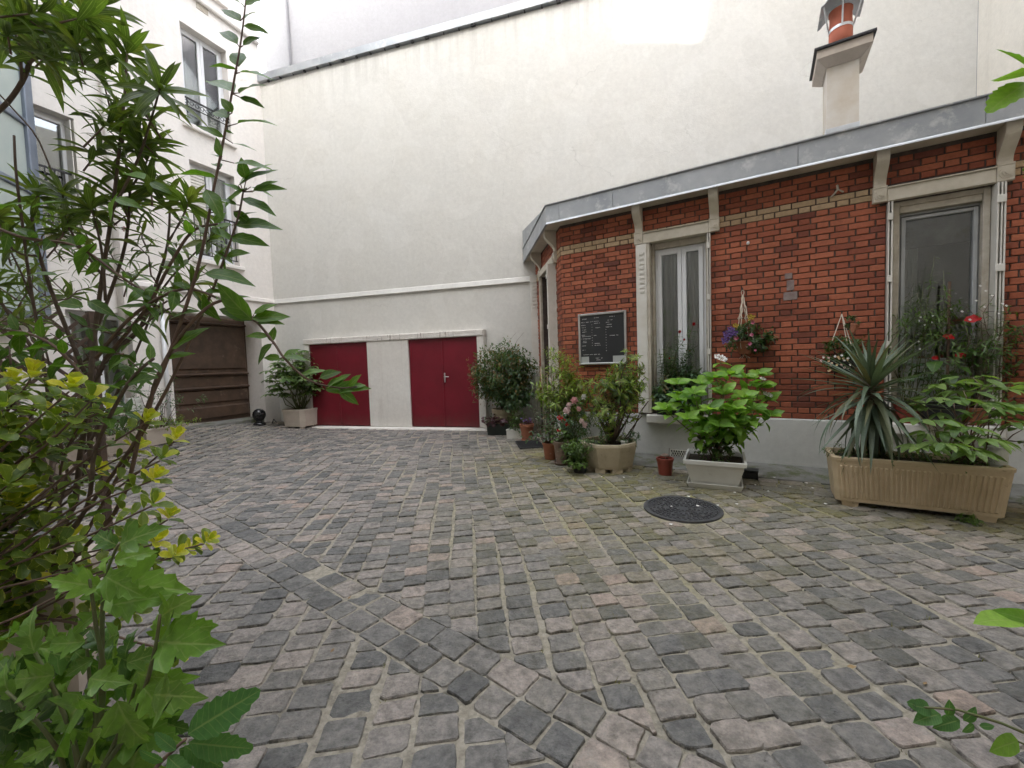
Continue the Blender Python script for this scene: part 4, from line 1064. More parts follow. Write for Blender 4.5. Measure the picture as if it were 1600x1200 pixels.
# small fixings on the bricks
su_, sz_ = FB.px(1234, 462)
m = MB()
for (x0, x1, z0, z1) in ((1224, 1246, 470, 455), (1229, 1241, 454.5, 437), (1226, 1238, 436.5, 426)):
    p, q = FB.px(x0, z0, -.004), FB.px(x1, z1, -.004); m.bbox(FB, p[0], q[0], -.006, .003, p[1], q[1], .003)
m.build('cement_smear', M['patch'], lg)
hu_, hz_ = FB.px(1308, 299)
m = MB(); m.tube([FB.P(hu_ - .05, -.01, hz_ - .05), FB.P(hu_, -.06, hz_), FB.P(hu_ + .05, -.01, hz_ - .02)], .010, 5); m.tube([FB.P(hu_, -.005, hz_ + .06), FB.P(hu_, -.05, hz_)], .012, 5); m.build('iron_hook', M['oldwood'], lg)
iu, iz = FB.px(1169, 380)
m = MB(); m.lathe(FB.P(iu, -.03, iz - .015), [(.004, -.012), (.018, 0), (.018, .02), (.006, .03)], 10); m.build('insulator', M['pvc'], lg, smooth=True)
vu, vz = FB.px(1061, 709, -.035)
m = MB(); m.frame(FB, vu - .11, vu + .11, -.042, -.0305, vz - .05, vz + .05, .008)
for i in range(7):
    for s_ in (-1, 1):
        c = vu - .09 + i * .03
        m.hexa([FB.P(c - .004 - s_ * .02, -.040, vz - .042), FB.P(c + .004 - s_ * .02, -.040, vz - .042), FB.P(c + .004 - s_ * .02, -.033, vz - .042), FB.P(c - .004 - s_ * .02, -.033, vz - .042),
                FB.P(c - .004 + s_ * .02, -.040 - s_ * .001, vz + .042), FB.P(c + .004 + s_ * .02, -.040 - s_ * .001, vz + .042), FB.P(c + .004 + s_ * .02, -.033, vz + .042), FB.P(c - .004 + s_ * .02, -.033, vz + .042)])
vn = m.build('vent_grille', M['shutter'], lg)
m = MB(); m.box(FB, vu - .1, vu + .1, -.0325, -.0305, vz - .045, vz + .045); m.build('vent_back', M['dark'], vn)

# ---------------------------------------------------------------- notice board
nb0 = FB.px(903, 491.5, -.04); nb1 = FB.px(979.5, 568.5, -.04); nbz = FB.px(979, 487, -.04)[1]
n0, n1, nz0, nz1 = nb0[0], nb1[0], nb1[1], nb0[1]
nbt = thing('notice_board', 'black letter board in a steel frame on the brick wall beside the window', 'notice board', FB.P((n0 + n1) / 2, -.02, nz0))
m = MB(); m.frame(FB, n0, n1, -.05, -.006, nz0, nz1, .030, None, .006); m.build('frame', M['steel'], nbt)
m = MB(); m.box(FB, n0 + .031, n1 - .031, -.030, -.008, nz0 + .031, nz1 - .031); m.build('panel', M['board'], nbt)
m = MB(); lw, lh = n1 - n0 - .06, nz1 - nz0 - .06
def dash(x0, x1, y, h=.010):                               # letters too small to read: short white strokes
    x = x0
    while x < x1:
        wd = rng.uniform(.006, .012)
        if rng.random() > .12:
            u, z = n0 + .03 + x * lw, nz1 - .03 - y * lh
            m.box(FB, u, u + wd * .75, -.033, -.0302, z - h * rng.uniform(.5, 1), z)
        x += (wd + .003) / lw
for x0, x1, y in ((.05, .15, .06), (.33, .47, .05), (.68, .80, .05), (.03, .26, .13), (.28, .44, .125), (.64, .74, .12), (.60, .72, .165), (.62, .72, .21), (.59, .72, .26), (.03, .12, .19), (.03, .12, .24), (.04, .13, .29), (.05, .14, .335),
                  (.33, .46, .165), (.36, .46, .26), (.03, .10, .40), (.04, .23, .43), (.28, .37, .42), (.66, .87, .44), (.02, .24, .48), (.06, .14, .53), (.05, .14, .56), (.33, .45, .59), (.33, .46, .63), (.04, .12, .63), (.04, .12, .72), (.03, .44, .82), (.35, .50, .90), (.36, .45, .94)): dash(x0, x1, y)
for k in range(9): dash(.27, .275, .19 + k * .055); dash(.59, .595, .31 + k * .055)
m.build('lettering', M['letter'], nbt, kind='stuff')
for (x0, x1) in ((.0, .19), (.74, 1.0)):
    m = MB(); m.box(FB, n0 + .031 + x0 * lw, n0 + .03 + x1 * lw - .001, -.034, -.0305, nz0 + .031, nz0 + .031 + .13 * lh); m.build('label_plate', M['paper'], nbt)

# ---------------------------------------------------------------- manhole cover, doormat, wheel guard
mh = thing('manhole_cover', 'round cast iron manhole cover set among mossy cobbles', 'manhole cover', manhole_c)
m = MB(); m.lathe(manhole_c, [(MAN_R + .02, -.05), (MAN_R + .02, .010), (MAN_R - .012, .012), (MAN_R - .014, .004), (.001, .004)], 48); m.build('plate', M['cast'], mh)
m = MB()
for r, n in ((.275, 42), (.24, 36), (.205, 30), (.17, 25), (.135, 20), (.10, 15), (.065, 10)):
    for i in range(n):
        if rng.random() < .1: continue
        a0 = (i + (.5 if int(r * 100) % 2 else 0)) * 2 * math.pi / n; dw = .011; dl = r * math.pi / n * .62
        c = manhole_c + Vector((r * math.cos(a0), r * math.sin(a0), 0)); tx = Vector((-math.sin(a0), math.cos(a0), 0)); nx_ = Vector((math.cos(a0), math.sin(a0), 0))
        P = [c + tx * sx * dl + nx_ * sy * dw for sx, sy in ((-1, -1), (1, -1), (1, 1), (-1, 1))]
        m.hexa([p + Vector((0, 0, .0045)) for p in P] + [c + (p - c) * .8 + Vector((0, 0, .013)) for p in P])
m.build('tread_blocks', M['cast'], mh, kind='stuff')
p1_, p2_ = gpt(823, 693), gpt(852, 706)
dm = thing('doormat', 'black rubber doormat lying on the cobbles at the lodge door', 'doormat', gpt(838, 699))
FM = Frame(FD.P(-.52, -.47, 0)[:2], FD.U)
m = MB(); m.bbox(FM, -.30, .30, -.2, .2, .008, .026, .004)
for i in range(14): m.box(FM, -.28 + i * .04, -.265 + i * .04, -.19, .19, .0262, .031)
m.build('mat', M['mat'], dm)
bp = gpt(406, 664)
wg = thing('wheel_guard', 'black ball shaped iron wheel guard at the foot of the gateway', 'wheel guard', bp)
m = MB(); m.lathe(bp, [(.12, -.02), (.13, .03), (.10, .06), (.07, .08), (.06, .09), (.10, .13), (.13, .19), (.135, .24), (.12, .30), (.085, .345), (.035, .37), (.005, .372)], 20); m.build('ball', M['blackgloss'], wg, smooth=True)
m = MB(); q = FL.P(FL.loc(bp)[0], -.06, bp.z + .15); m.tube([bp + Vector((.25, .05, .02)), bp + Vector((.32, .0, .12)), bp + Vector((.40, -.03, .05))], .012, 5); m.build('cable', M['iron'], wg)
# ================================================================ plants: machinery
pr = random.Random(5)
def zat(p, y):                                             # height above ground point p that shows at image row y
    a = CAMM @ (np.array([p[0], p[1], 0.0]) - np.array([0, 0, CAM_H])); b = CAMM @ np.array([0, 0, 1.0])
    return ((y - 600) * a[2] - F_PX * a[1]) / (F_PX * b[1] - (y - 600) * b[2])
def wid(p, px): return px * project(p)[2] / F_PX           # metres spanned by px pixels at point p
def prof_fn(kind):
    if kind == 'lance': return lambda t: (math.sin(math.pi * min(1, t * 1.02 + .01) ** .85) ** .8), 0
    if kind == 'ovate': return lambda t: (t ** .55) * ((1 - t) ** .85) * 1.95, 0
    if kind == 'acumin': return lambda t: max(.03, (t ** .7) * max(0, (1 - t)) ** 1.15 * 2.45) if t < .97 else .012, 0
    if kind == 'obov': return lambda t: (t ** .95) * ((1 - t) ** .48) * 1.95, 0
    if kind == 'strap': return lambda t: min(1, .55 + t * 1.6) * min(1, ((1 - t) / .72) ** .9 + 0.01), 0
    if kind == 'round': return lambda t: math.sqrt(max(0, 1 - (2 * t - 1) ** 2)), 0
    if kind == 'petal': return lambda t: (t ** .7) * ((1 - t) ** .3) * 1.6, 0
    return lambda t: 1, 0
LEAFG = {}
def leaf_geo(kind, ratio, n, fold, droop, var, wave=0.0):
    """numpy leaf: along +Y from 0 to 1, up +Z.  returns verts, faces, (across, along)"""
    key = (kind, ratio, n, fold, droop, var, wave)
    if key in LEAFG: return LEAFG[key]
    r = random.Random(hash((kind, var)) % 9999 + var * 17)
    V, A, Fc = [], [], []
    if kind in ('lobed', 'serr'):
        if kind == 'lobed':
            side = [(0.0, .02), (.05, .32), (.15, .60), (.19, .48), (.31, .80), (.44, .90), (.45, .62), (.43, .40), (.57, .56), (.61, .38), (.74, .40), (.79, .22), (1.0, .01)]
            cent = [0, .06, .13, .2, .28, .35, .40, .46, .58, .68, .79, .87, 1]
        else:
            cent = [i / 14 for i in range(15)]; base = lambda t: (max(t, .0) ** .6) * ((1 - t) ** .8) * 1.9
            side = [(min(1, t + (.035 if i % 2 else -.0)), base(t) * (1.06 if i % 2 else .90) + .005) for i, t in enumerate(cent)]
        L = [(y, w) for y, w in side]
        n_ = len(cent)
        for i in range(n_):
            for s in (-1, 0, 1):
                y = cent[i] if s == 0 else L[i][0]; wv = 0 if s == 0 else L[i][1] * ratio
                V.append((s * wv, y, 0)); A.append((abs(s), y))
    else:
        f, _ = prof_fn(kind); n_ = n + 1
        for i in range(n_):
            t = i / n
            for s in (-1, 0, 1):
                V.append((s * f(t) * ratio * (1 + r.uniform(-.06, .06)), t, 0)); A.append((abs(s), t))
    V = np.array(V, float)
    t = V[:, 1].copy(); x = V[:, 0].copy()
    z = np.abs(x) * fold
    z = z + wave * np.sin(t * 11 + var) * np.abs(x) * 2
    dr = droop * (1 + r.uniform(-.35, .35)); ln = len(t)
    ang = dr * t                                           # bend along an arc
    yy = np.where(abs(dr) > 1e-4, np.sin(ang) / dr, t); zz = -np.where(abs(dr) > 1e-4, (1 - np.cos(ang)) / dr, 0 * t)
    tw = r.uniform(-.25, .25) * t + r.uniform(-.06, .06)
    xx = x * np.cos(tw) + r.uniform(-.10, .10) * t * t; zz2 = zz + z * np.cos(ang) + x * np.sin(tw)
    V = np.stack([xx, yy + z * np.sin(ang), zz2], 1)
    n_ = len(V) // 3
    for i in range(n_ - 1):
        a = i * 3; Fc += [(a, a + 1, a + 4, a + 3), (a + 1, a + 2, a + 5, a + 4)]
    LEAFG[key] = (V, Fc, np.array(A)); return LEAFG[key]
KIND = {  # profile, half-width ratio, segments, fold, droop, variants, wave
    'oleander': ('lance', .085, 8, .25, .75, 5, 0), 'laurel': ('acumin', .27, 8, .22, .45, 5, .05), 'euonymus': ('obov', .33, 7, .35, .25, 4, .05),
    'hibiscus': ('lobed', .37, 12, .30, .85, 6, .16), 'toothed': ('serr', .27, 14, .22, .25, 3, .03), 'hydrangea': ('acumin', .40, 8, .3, .5, 5, .05),
    'yucca': ('strap', .036, 9, .4, .30, 6, 0), 'yuccadroop': ('strap', .036, 9, .4, 1.15, 5, 0), 'leaflet': ('ovate', .20, 6, .25, .45, 4, .02), 'small': ('ovate', .26, 4, .25, .4, 3, 0),
    'narrow': ('lance', .11, 5, .25, .5, 3, 0), 'roundleaf': ('round', .46, 5, .15, .3, 3, .1), 'petal': ('petal', .42, 4, -.3, -.5, 3, .1), 'rosepetal': ('petal', .60, 4, -.35, -1.0, 3, .1),
}
def geo(kind, var):
    k = KIND[kind]; return leaf_geo(k[0], k[1], k[2], k[3], k[4], var % k[5], k[6])
LMESH = {}
def leaf_mesh(kind, mat, var):
    var %= KIND[kind][5]
    if (kind, mat, var) not in LMESH:
        V, Fc, A = geo(kind, var)
        at = np.concatenate([np.full((len(V), 1), var * .137), A], 1)
        LMESH[(kind, mat, var)] = mesh_from('leaf', V.tolist(), Fc, M[mat], attr=at, smooth=True)
    return LMESH[(kind, mat, var)]
def basis(p, d, n, s, sx=1.0):
    d = Vector(d).normalized(); n = Vector(n)
    x = d.cross(n)
    if x.length < 1e-4: x = d.cross(Vector((1, .3, .2)))
    x.normalize(); z = x.cross(d)
    m = Matrix(((x.x * s * sx, d.x * s, z.x * s, p[0]), (x.y * s * sx, d.y * s, z.y * s, p[1]), (x.z * s * sx, d.z * s, z.z * s, p[2]), (0, 0, 0, 1)))
    return m
class Plant:
    def __init__(s, name, label, cat, loc, group=None):
        s.root = thing(name, label, cat, loc, group); s.L = []; s.tw = MB(); s.nst = 0
    def leaf(s, kind, mat, p, d, n=(0, 0, 1), size=.1, sx=1.0):
        s.L.append((kind, mat, pr.randrange(100), Vector(p), Vector(d), Vector(n), size, sx))
    def stem(s, pts, r0, r1, mat='bark', k=6, own=True, name='stem'):
        n = len(pts); rad = [r0 + (r1 - r0) * i / (n - 1) for i in range(n)]
        if own:
            m = MB(); m.tube(pts, rad, k); m.build(name, M[mat], s.root, smooth=True)
        else:
            s.tw.tube(pts, rad, 5); s.twm = mat
    def flower(s, mesh, p, axis, size, name='flower'):
        a = Vector(axis).normalized(); put(name, mesh, s.root, basis(p, a.orthogonal(), a, size))
    def finish(s, single=300, tot='foliage'):
        if s.tw.v: s.tw.build('twigs', M[s.twm], s.root, smooth=True, kind='stuff')
        key = lambda l: -l[6] / max(.4, (l[3] - Vector((0, 0, CAM_H))).length) * (1 if -40 < project(l[3])[0] < 1640 and -40 < project(l[3])[1] < 1260 else .05)
        s.L.sort(key=key)
        for (kind, mat, var, p, d, n, size, sx) in s.L[:single]:
            put('leaf', leaf_mesh(kind, mat, var), s.root, basis(p, d, n, size, sx))
        by = defaultdict(list)
        for l in s.L[single:]: by[l[1]].append(l)
        o = np.array(ORG[s.root.name])
        for mat, ls in by.items():
            Vs, Fs, As, b = [], [], [], 0
            for (kind, _, var, p, d, n, size, sx) in ls:
                V, Fc, A = geo(kind, var); m = np.array(basis(p, d, n, size, sx))
                Vs.append(V @ m[:3, :3].T + m[:3, 3] - o); Fs += [tuple(b + i for i in f) for f in Fc]; b += len(V)
                As.append(np.concatenate([np.full((len(V), 1), pr.random()), A], 1))
            me = mesh_from(tot, np.concatenate(Vs).tolist(), Fs, M[mat], attr=np.concatenate(As), smooth=True)
            ob = bpy.data.objects.new(tot, me); COL.objects.link(ob); ob.parent = s.root; ob['kind'] = 'stuff'
def rv(s=1.0): return Vector((pr.gauss(0, s), pr.gauss(0, s), pr.gauss(0, s)))
def curve(p0, p1, sag=0.0, n=6, wob=.02):                  # gently wandering line between two points
    p0, p1 = Vector(p0), Vector(p1); L = (p1 - p0).length; off = rv(wob * L); off2 = rv(wob * L)
    return [p0.lerp(p1, t) + off * math.sin(math.pi * t) + off2 * math.sin(2 * math.pi * t) + Vector((0, 0, sag * math.sin(math.pi * t))) for t in (i / (n - 1) for i in range(n))]
def along(pts, t):
    n = len(pts) - 1; i = min(int(t * n), n - 1); f = t * n - i
    return pts[i].lerp(pts[i + 1], f), (pts[i + 1] - pts[i]).normalized()
GOLD = 2.39996
def dress(pl, pts, kind, mat, size, n, t0=.25, t1=1.0, up=.45, droop=0.0, opp=False, tip=None, jit=.25, whorl=1, taper=.25):
    """leaves along a stem; up: how far they lean to the stem's direction"""
    a = pr.uniform(0, 6.28)
    for i in range(n):
        t = t0 + (t1 - t0) * (i + .5) / n
        p, d = along(pts, t)
        x = d.orthogonal().normalized(); y = d.cross(x)
        a += (math.pi / 2 if opp else GOLD)
        for w_ in range(2 if opp else whorl):
            aa = a + w_ * (math.pi if opp else 2 * math.pi / whorl) + pr.gauss(0, .2)
            rad = x * math.cos(aa) + y * math.sin(aa)
            dd = rad * (1 - up) + d * up + Vector((0, 0, -droop)) + rv(jit * .4)
            dd.normalize()
            nn = d * .6 + Vector((0, 0, 1)) * .9 - rad * .15 + rv(jit * .4)
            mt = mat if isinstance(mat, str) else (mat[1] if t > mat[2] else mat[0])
            pl.leaf(kind, mt, p + dd * size * .06, dd, nn, size * pr.uniform(.72, 1.12) * (1 - taper * abs(t - .5)))
    if tip:
        p, d = along(pts, 1.0); x = d.orthogonal().normalized(); y = d.cross(x)
        tk, tm, ts, tn, tu = tip
        for i in range(tn):
            aa = i * GOLD; rad = x * math.cos(aa) + y * math.sin(aa); u_ = tu * (.5 + .8 * i / tn)
            dd = (rad * (1 - min(.95, u_)) + d * min(.95, u_) + rv(.07)).normalized()
            pl.leaf(tk, tm, p, dd, d - rad * .3 + Vector((0, 0, .4)), ts * pr.uniform(.75, 1.1) * (1 - .35 * i / tn))
def bush(pl, base, n, h, spread, leaf, r0=.03, per=10, t0=.3, stem=('twig', .006, .002), up=.35, droop=.1, sub=0, tip=None, own=0, bias=(0, 0), opp=False):
    kind, mat, size = leaf; base = Vector(base)
    for i in range(n):
        a = i * GOLD + pr.uniform(-.4, .4); q = math.sqrt((i + .5) / n)
        out = Vector((math.cos(a), math.sin(a), 0))
        p0 = base + out * r0 * q
        hh = h * pr.uniform(.62, 1.05) * (1.05 - .3 * q * q)
        p1 = p0 + out * spread * q * pr.uniform(.7, 1.1) + Vector((bias[0], bias[1], hh))
        pts = curve(p0, p1, 0, 6, .05)
        pts = [p + out * spread * .12 * math.sin(math.pi * k / 5) * q for k, p in enumerate(pts)]
        pl.stem(pts, stem[1], stem[2], stem[0], own=i < own)
        dress(pl, pts, kind, mat, size, per, t0, 1.0, up, droop, opp, tip)
        for j in range(sub):
            t = pr.uniform(.35, .85); p, d = along(pts, t)
            e = p + (d * .5 + rv(.6).normalized() * .8 + Vector((0, 0, .15))).normalized() * h * pr.uniform(.14, .26)
            sp = curve(p, e, 0, 4, .05); pl.stem(sp, stem[2] * 1.2, stem[2] * .6, stem[0], own=False)
            dress(pl, sp, kind, mat, size * .95, max(3, per // 2), .2, 1.0, up, droop, opp, tip)
def crown(pl, c, rad, n, leaf, r_in=.55, clumps=26):       # leafy clumps in the outer part of an ellipsoid
    kind, mat, size = leaf; c = Vector(c)
    for k in range(clumps):
        v = rv(1).normalized(); q = r_in + (1.02 - r_in) * pr.random() ** .6
        if v.z < -.6: q *= .75
        cc = c + Vector((v.x * rad[0], v.y * rad[1], v.z * rad[2])) * q
        pl.stem(curve(c - Vector((0, 0, rad[2] * .5)), cc, 0, 4, .08), .004, .0015, 'twig', own=False)
        for i in range(n // clumps):
            d = (v * .5 + rv(.7)).normalized()
            pl.leaf(kind, mat if isinstance(mat, str) else pr.choice(mat), cc + rv(1) * min(rad) * .16, d + Vector((0, 0, -.15)), Vector((0, 0, 1)) + v * .5 + rv(.35), size * pr.uniform(.6, 1.15))
FLM = {}
def flower_mesh(kind, mat, mat2=None):
    if (kind, mat) in FLM: return FLM[(kind, mat)]
    Vs, Fs, As, fm, b = [], [], [], [], 0
    def petals(k, n, el, size, z, mi=0, off=0.0, r=0.0):
        nonlocal b
        for i in range(n):
            a = i * 2 * math.pi / n + off + pr.uniform(-.12, .12)
            out = Vector((math.cos(a), math.sin(a), 0)); d = out * math.cos(el) + Vector((0, 0, math.sin(el)))
            nn = Vector((0, 0, 1)) * math.cos(el) - out * math.sin(el)
            V, Fc, A = geo(k, i); m = np.array(basis(out * r + Vector((0, 0, z)), d, nn, size * pr.uniform(.9, 1.1)))
            Vs.append(V @ m[:3, :3].T + m[:3, 3]); Fs.extend(tuple(b + q for q in f) for f in Fc); b += len(V); fm.extend([mi] * len(Fc))
            As.append(np.concatenate([np.full((len(V), 1), pr.random()), A], 1))
    if kind == 'rose':
        petals('rosepetal', 6, .25, .62, 0); petals('rosepetal', 5, .65, .56, .03, 0, .5); petals('rosepetal', 4, 1.05, .48, .05, 0, .2); petals('rosepetal', 3, 1.35, .40, .06, 0, .8)
    elif kind == 'cluster':
        for j in range(9):
            a = j * GOLD; q = math.sqrt(j / 9) * .62; cx, cy, cz = q * math.cos(a), q * math.sin(a), .35 * (1 - q * q)
            n0 = len(Vs); petals('petal', 5, .35, .27, cz, 0, pr.random())
            for V in Vs[n0:]: V[:, 0] += cx; V[:, 1] += cy
    elif kind == 'flat':
        petals('petal', 5, .25, .5, 0); 
    elif kind == 'lacecap':
        for j in range(8):
            a = j * 2 * math.pi / 8; q = .62 + pr.uniform(-.1, .1)
            n0 = len(Vs); petals('petal', 4, .15, .30, .05, 0, pr.random())
            for V in Vs[n0:]: V[:, 0] += q * math.cos(a); V[:, 1] += q * math.sin(a)
        for j in range(9):
            a = j * GOLD; q = math.sqrt(j / 9) * .4; n0 = len(Vs); petals('petal', 4, .5, .14, .06, 0, pr.random())
            for V in Vs[n0:]: V[:, 0] += q * math.cos(a); V[:, 1] += q * math.sin(a)
    me = mesh_from('flower', np.concatenate(Vs).tolist(), Fs, [M[mat]] + ([M[mat2]] if mat2 else []), fm, np.concatenate(As), True)
    FLM[(kind, mat)] = me; return me

# ================================================================ pots
def soil_disc(root, c, r, k=24, poly=None):
    m = MB(); n = k; ring = poly or [Vector(c) + Vector((r * math.cos(2 * math.pi * j / n), r * math.sin(2 * math.pi * j / n), 0)) for j in range(n)]
    n = len(ring); cc = sum(ring, Vector()) / n
    mid = [cc + (p - cc) * .6 + Vector((0, 0, .012 + pr.uniform(-.008, .012))) for p in ring]
    m.add(ring + mid + [cc + Vector((0, 0, .02))], [(i, (i + 1) % n, n + (i + 1) % n, n + i) for i in range(n)] + [(n + i, n + (i + 1) % n, 2 * n) for i in range(n)])
    m.build('soil', M['soil'], root, smooth=True)
def round_pot(root, c, r_top, r_bot, h, mat, rim=.02, rimh=None, saucer=None, k=28, name='pot'):
    c = Vector(c); rimh = rimh or h * .16; m = MB()
    m.lathe(c, [(r_bot, 0), (r_top - rim, h - rimh), (r_top, h - rimh + .002), (r_top + .002, h - .004), (r_top - .006, h), (r_top - .014, h), (r_top - .022, h - .05), (.01, h - .06)], k)
    m.build(name, M[mat], root, smooth=False)
    soil_disc(root, c + Vector((0, 0, h - .035)), r_top - .016, 20)
    if saucer:
        m = MB(); m.lathe(c - Vector((0, 0, .0)), [(saucer * .82, -.005), (saucer, .03), (saucer - .008, .032), (saucer * .8, .008), (.01, .008)], k); m.build('saucer', M[mat if saucer and not isinstance(saucer, tuple) else mat], root)
def poly_ring(F, cu, cd, z, pts): return [F.P(cu + a, cd + b, z) for a, b in pts]
def box_planter(root, F, cu, cd, z0, L, W, H, mat, taper=.88, rim=.025, rimh=.04, ribs=0, feet=.0, wall=.03, name='planter', ch=.0, ridge=.0):
    """hollow tapered box, long side along u"""
    def rect(l, w, z, c=ch):
        l, w = l / 2, w / 2
        if c: q = [(-l + c, -w), (l - c, -w), (l, -w + c), (l, w - c), (l - c, w), (-l + c, w), (-l, w - c), (-l, -w + c)]
        else: q = [(-l, -w), (l, -w), (l, w), (-l, w)]
        return poly_ring(F, cu, cd, z, q)
    zb = z0 + feet; m = MB()
    Lb, Wb = L - (1 - taper) * H * 1.0, W - (1 - taper) * H * 1.0
    body_top = zb + H - feet - rimh
    m.loft([rect(Lb, Wb, zb), rect(L - rim, W - rim, body_top), rect(L, W, body_top + .002), rect(L + .004, W + .004, zb + H - feet - .006), rect(L - .006, W - .006, zb + H - feet),
            rect(L - wall * 2, W - wall * 2, zb + H - feet), rect(L - wall * 2 - .01, W - wall * 2 - .01, zb + H - feet - .06)], caps=(True, False))
    b = m.build(name, M[mat], root)
    if ribs:
        for side in (-1, 1):
            m = MB()
            for i in range(ribs):
                t = (i + .5) / ribs * .92 + .04
                for_k = [(-.5 + t) * Lb, (-.5 + t) * (L - rim)]
                wv = L / ribs * .27
                yb, yt = side * Wb / 2, side * (W - rim) / 2; e = side * .009
                z1, z2 = zb + .03, body_top - .035
                f = (z2 - zb) / (body_top - zb); g = (z1 - zb) / (body_top - zb)
                p = lambda du, zz, ff, o: F.P(cu + (for_k[0] + (for_k[1] - for_k[0]) * ff) + du, cd + (yb + (yt - yb) * ff) + o, zz)
                m.add([p(-wv, z1, g, 0), p(wv, z1, g, 0), p(wv, z2, f, 0), p(-wv, z2, f, 0), p(-wv * .5, z1 + .01, g, e), p(wv * .5, z1 + .01, g, e), p(wv * .5, z2 - .01, f, e), p(-wv * .5, z2 - .01, f, e)],
                      [(0, 1, 5, 4), (1, 2, 6, 5), (2, 3, 7, 6), (3, 0, 4, 7), (4, 5, 6, 7)])
            m.build('ribs', M[mat], b, kind='stuff')
    if feet:
        for sx in (-1, 1):
            for sy in (-1, 1):
                m = MB(); fx, fy = cu + sx * (Lb / 2 - .10 * min(1, L)), cd + sy * (Wb / 2 - .055); w_ = .055 * min(1.2, max(.6, L))
                m.hexa([F.P(fx - w_ * .8, fy - .04, z0 - .01), F.P(fx + w_ * .8, fy - .04, z0 - .01), F.P(fx + w_ * .8, fy + .04, z0 - .01), F.P(fx - w_ * .8, fy + .04, z0 - .01),
                        F.P(fx - w_, fy - .045, zb + .004), F.P(fx + w_, fy - .045, zb + .004), F.P(fx + w_, fy + .045, zb + .004), F.P(fx - w_, fy + .045, zb + .004)])
                m.build('foot', M[mat], root)
    soil_disc(root, None, 0, poly=rect(L - wall * 2 - .008, W - wall * 2 - .008, zb + H - feet - .045))
    return zb + H - feet - .035
# ---------------------------------------------------------------- by the red doors
p = gpt(460, 669) + Vector((.05, .22, 0)); p.z = gz(p.x, p.y)
t = Plant('fatsia_in_planter', 'fatsia with pale hand shaped leaves in a stone planter left of the red doors', 'potted plant', p)
zt = box_planter(t.root, FW, *FW.loc(p), p.z, wid(p, 43), wid(p, 40), zat(p, 638) - p.z, 'palestone', .86, .02, .05, 0, .04, ch=.08)
for i in range(22):                                        # leaf stalks carrying hand-shaped leaves
    a = i * GOLD; q = math.sqrt((i + .5) / 22); out = Vector((math.cos(a), math.sin(a), 0))
    base = Vector((p.x, p.y, zt)) + out * .06
    hub0 = base + Vector((-.10, -.05, 0)) + out * .5 * q + Vector((0, 0, (zat(p, 545) - zt) * (1 - .62 * q * q)))
    pts = curve(base, hub0, .06, 5, .06); t.stem(pts, .012, .006, 'greenstem', own=i < 4)
    for k in range(5):
        tt = .45 + .55 * (k + .5) / 5; hb, d0 = along(pts, tt); o2 = rv(1); o2.z = abs(o2.z) * .3; o2.normalize()
        hub = hb + o2 * .13 * pr.uniform(.5, 1.2) + Vector((0, 0, .03))
        t.stem([hb, hub], .004, .003, 'greenstem', own=False)
        for f in range(8):
            b = -2.3 + 4.6 * f / 7; d = Vector((o2.x * math.cos(b) - o2.y * math.sin(b), o2.x * math.sin(b) + o2.y * math.cos(b), -.12))
            t.leaf('leaflet', 'lf_fatsia', hub, d, Vector((0, 0, 1)) + o2 * .3, pr.uniform(.16, .24) * (1 - .18 * abs(b) / 2.3), 1.2)
t.finish(60)
p = FW.P(FW.px(788, 650, -.42)[0], -.42, 0)
t = Plant('rounded_shrub', 'dense round headed shrub in a beige pot right of the red doors', 'potted plant', p)
round_pot(t.root, p, wid(p, 19), wid(p, 13), zat(p, 638), 'sand', .03)
cz_ = zat(p, 590); top = zat(p, 541); c = Vector((p.x, p.y, cz_))
for i in range(3): t.stem(curve(p + Vector((0, 0, zat(p, 642))), c + rv(.10), 0, 6, .05), .022, .010, 'bark')
crown(t, c, (wid(p, 46), wid(p, 42), top - cz_), 7000, ('small', ('lf_dark', 'lf_dark', 'lf_bluegreen', 'lf_bronze'), .075), .35, 110)
crown(t, c + Vector((.22, -.25, -.30)), (.33, .3, .34), 900, ('small', ('lf_dark', 'lf_bluegreen'), .10), .3, 30)
for s_ in (-.1, .05): t.stem(curve(c + Vector((.05, 0, .3)), c + Vector((.38 + s_, 0, top - cz_ + .25)), 0, 5, .05), .004, .002, 'twig', own=False)
t.finish(0)
p = gpt(782, 680) + Vector((0, .06, 0))
t = Plant('purple_heuchera_trough', 'dark green trough of purple leaved plants at the edge of the red doors', 'potted plant', p)
zt = box_planter(t.root, FW, *FW.loc(p), 0, wid(p, 40), .24, zat(p, 661), 'greenplastic', .8, .02, .03, 0, 0, .015)
bush(t, (p.x, p.y, zt), 14, .20, .22, ('roundleaf', 'lf_purple', .085), .14, 7, .3, ('twig', .003, .0015), .2, .2)
bush(t, (p.x - .25, p.y, zt), 4, .22, .25, ('small', 'lf_bluegreen', .06), .03, 7, .3, ('greenstem', .003, .0015), .3, .1)
t.finish(0)
p = gpt(808, 686) + Vector((0, .10, 0))
t = Plant('low_white_trough', 'low white trough of dark foliage between the green trough and terracotta pot', 'potted plant', p)
zt = box_planter(t.root, FW, *FW.loc(p), 0, wid(p, 30), .2, zat(p, 670), 'whitepot', .92, .012, .02, 0, 0, .012)
bush(t, (p.x, p.y, zt), 12, .36, .16, ('small', 'lf_dark', .075), .10, 9, .15, ('greenstem', .004, .002), .25, .15, 1)
bush(t, (p.x + .05, p.y + .1, zt), 8, .55, .14, ('small', 'lf_mid', .055), .06, 10, .3, ('greenstem', .004, .002), .3, .1, 1)
t.finish(0)
p = gpt(824, 689)
t = Plant('terracotta_pot_of_heather', 'small terracotta pot with purple flowers in front of the white shutter', 'potted plant', p)
round_pot(t.root, p, wid(p, 11.5), wid(p, 8), zat(p, 662) - .0, 'terra', .012, None, wid(p, 10))
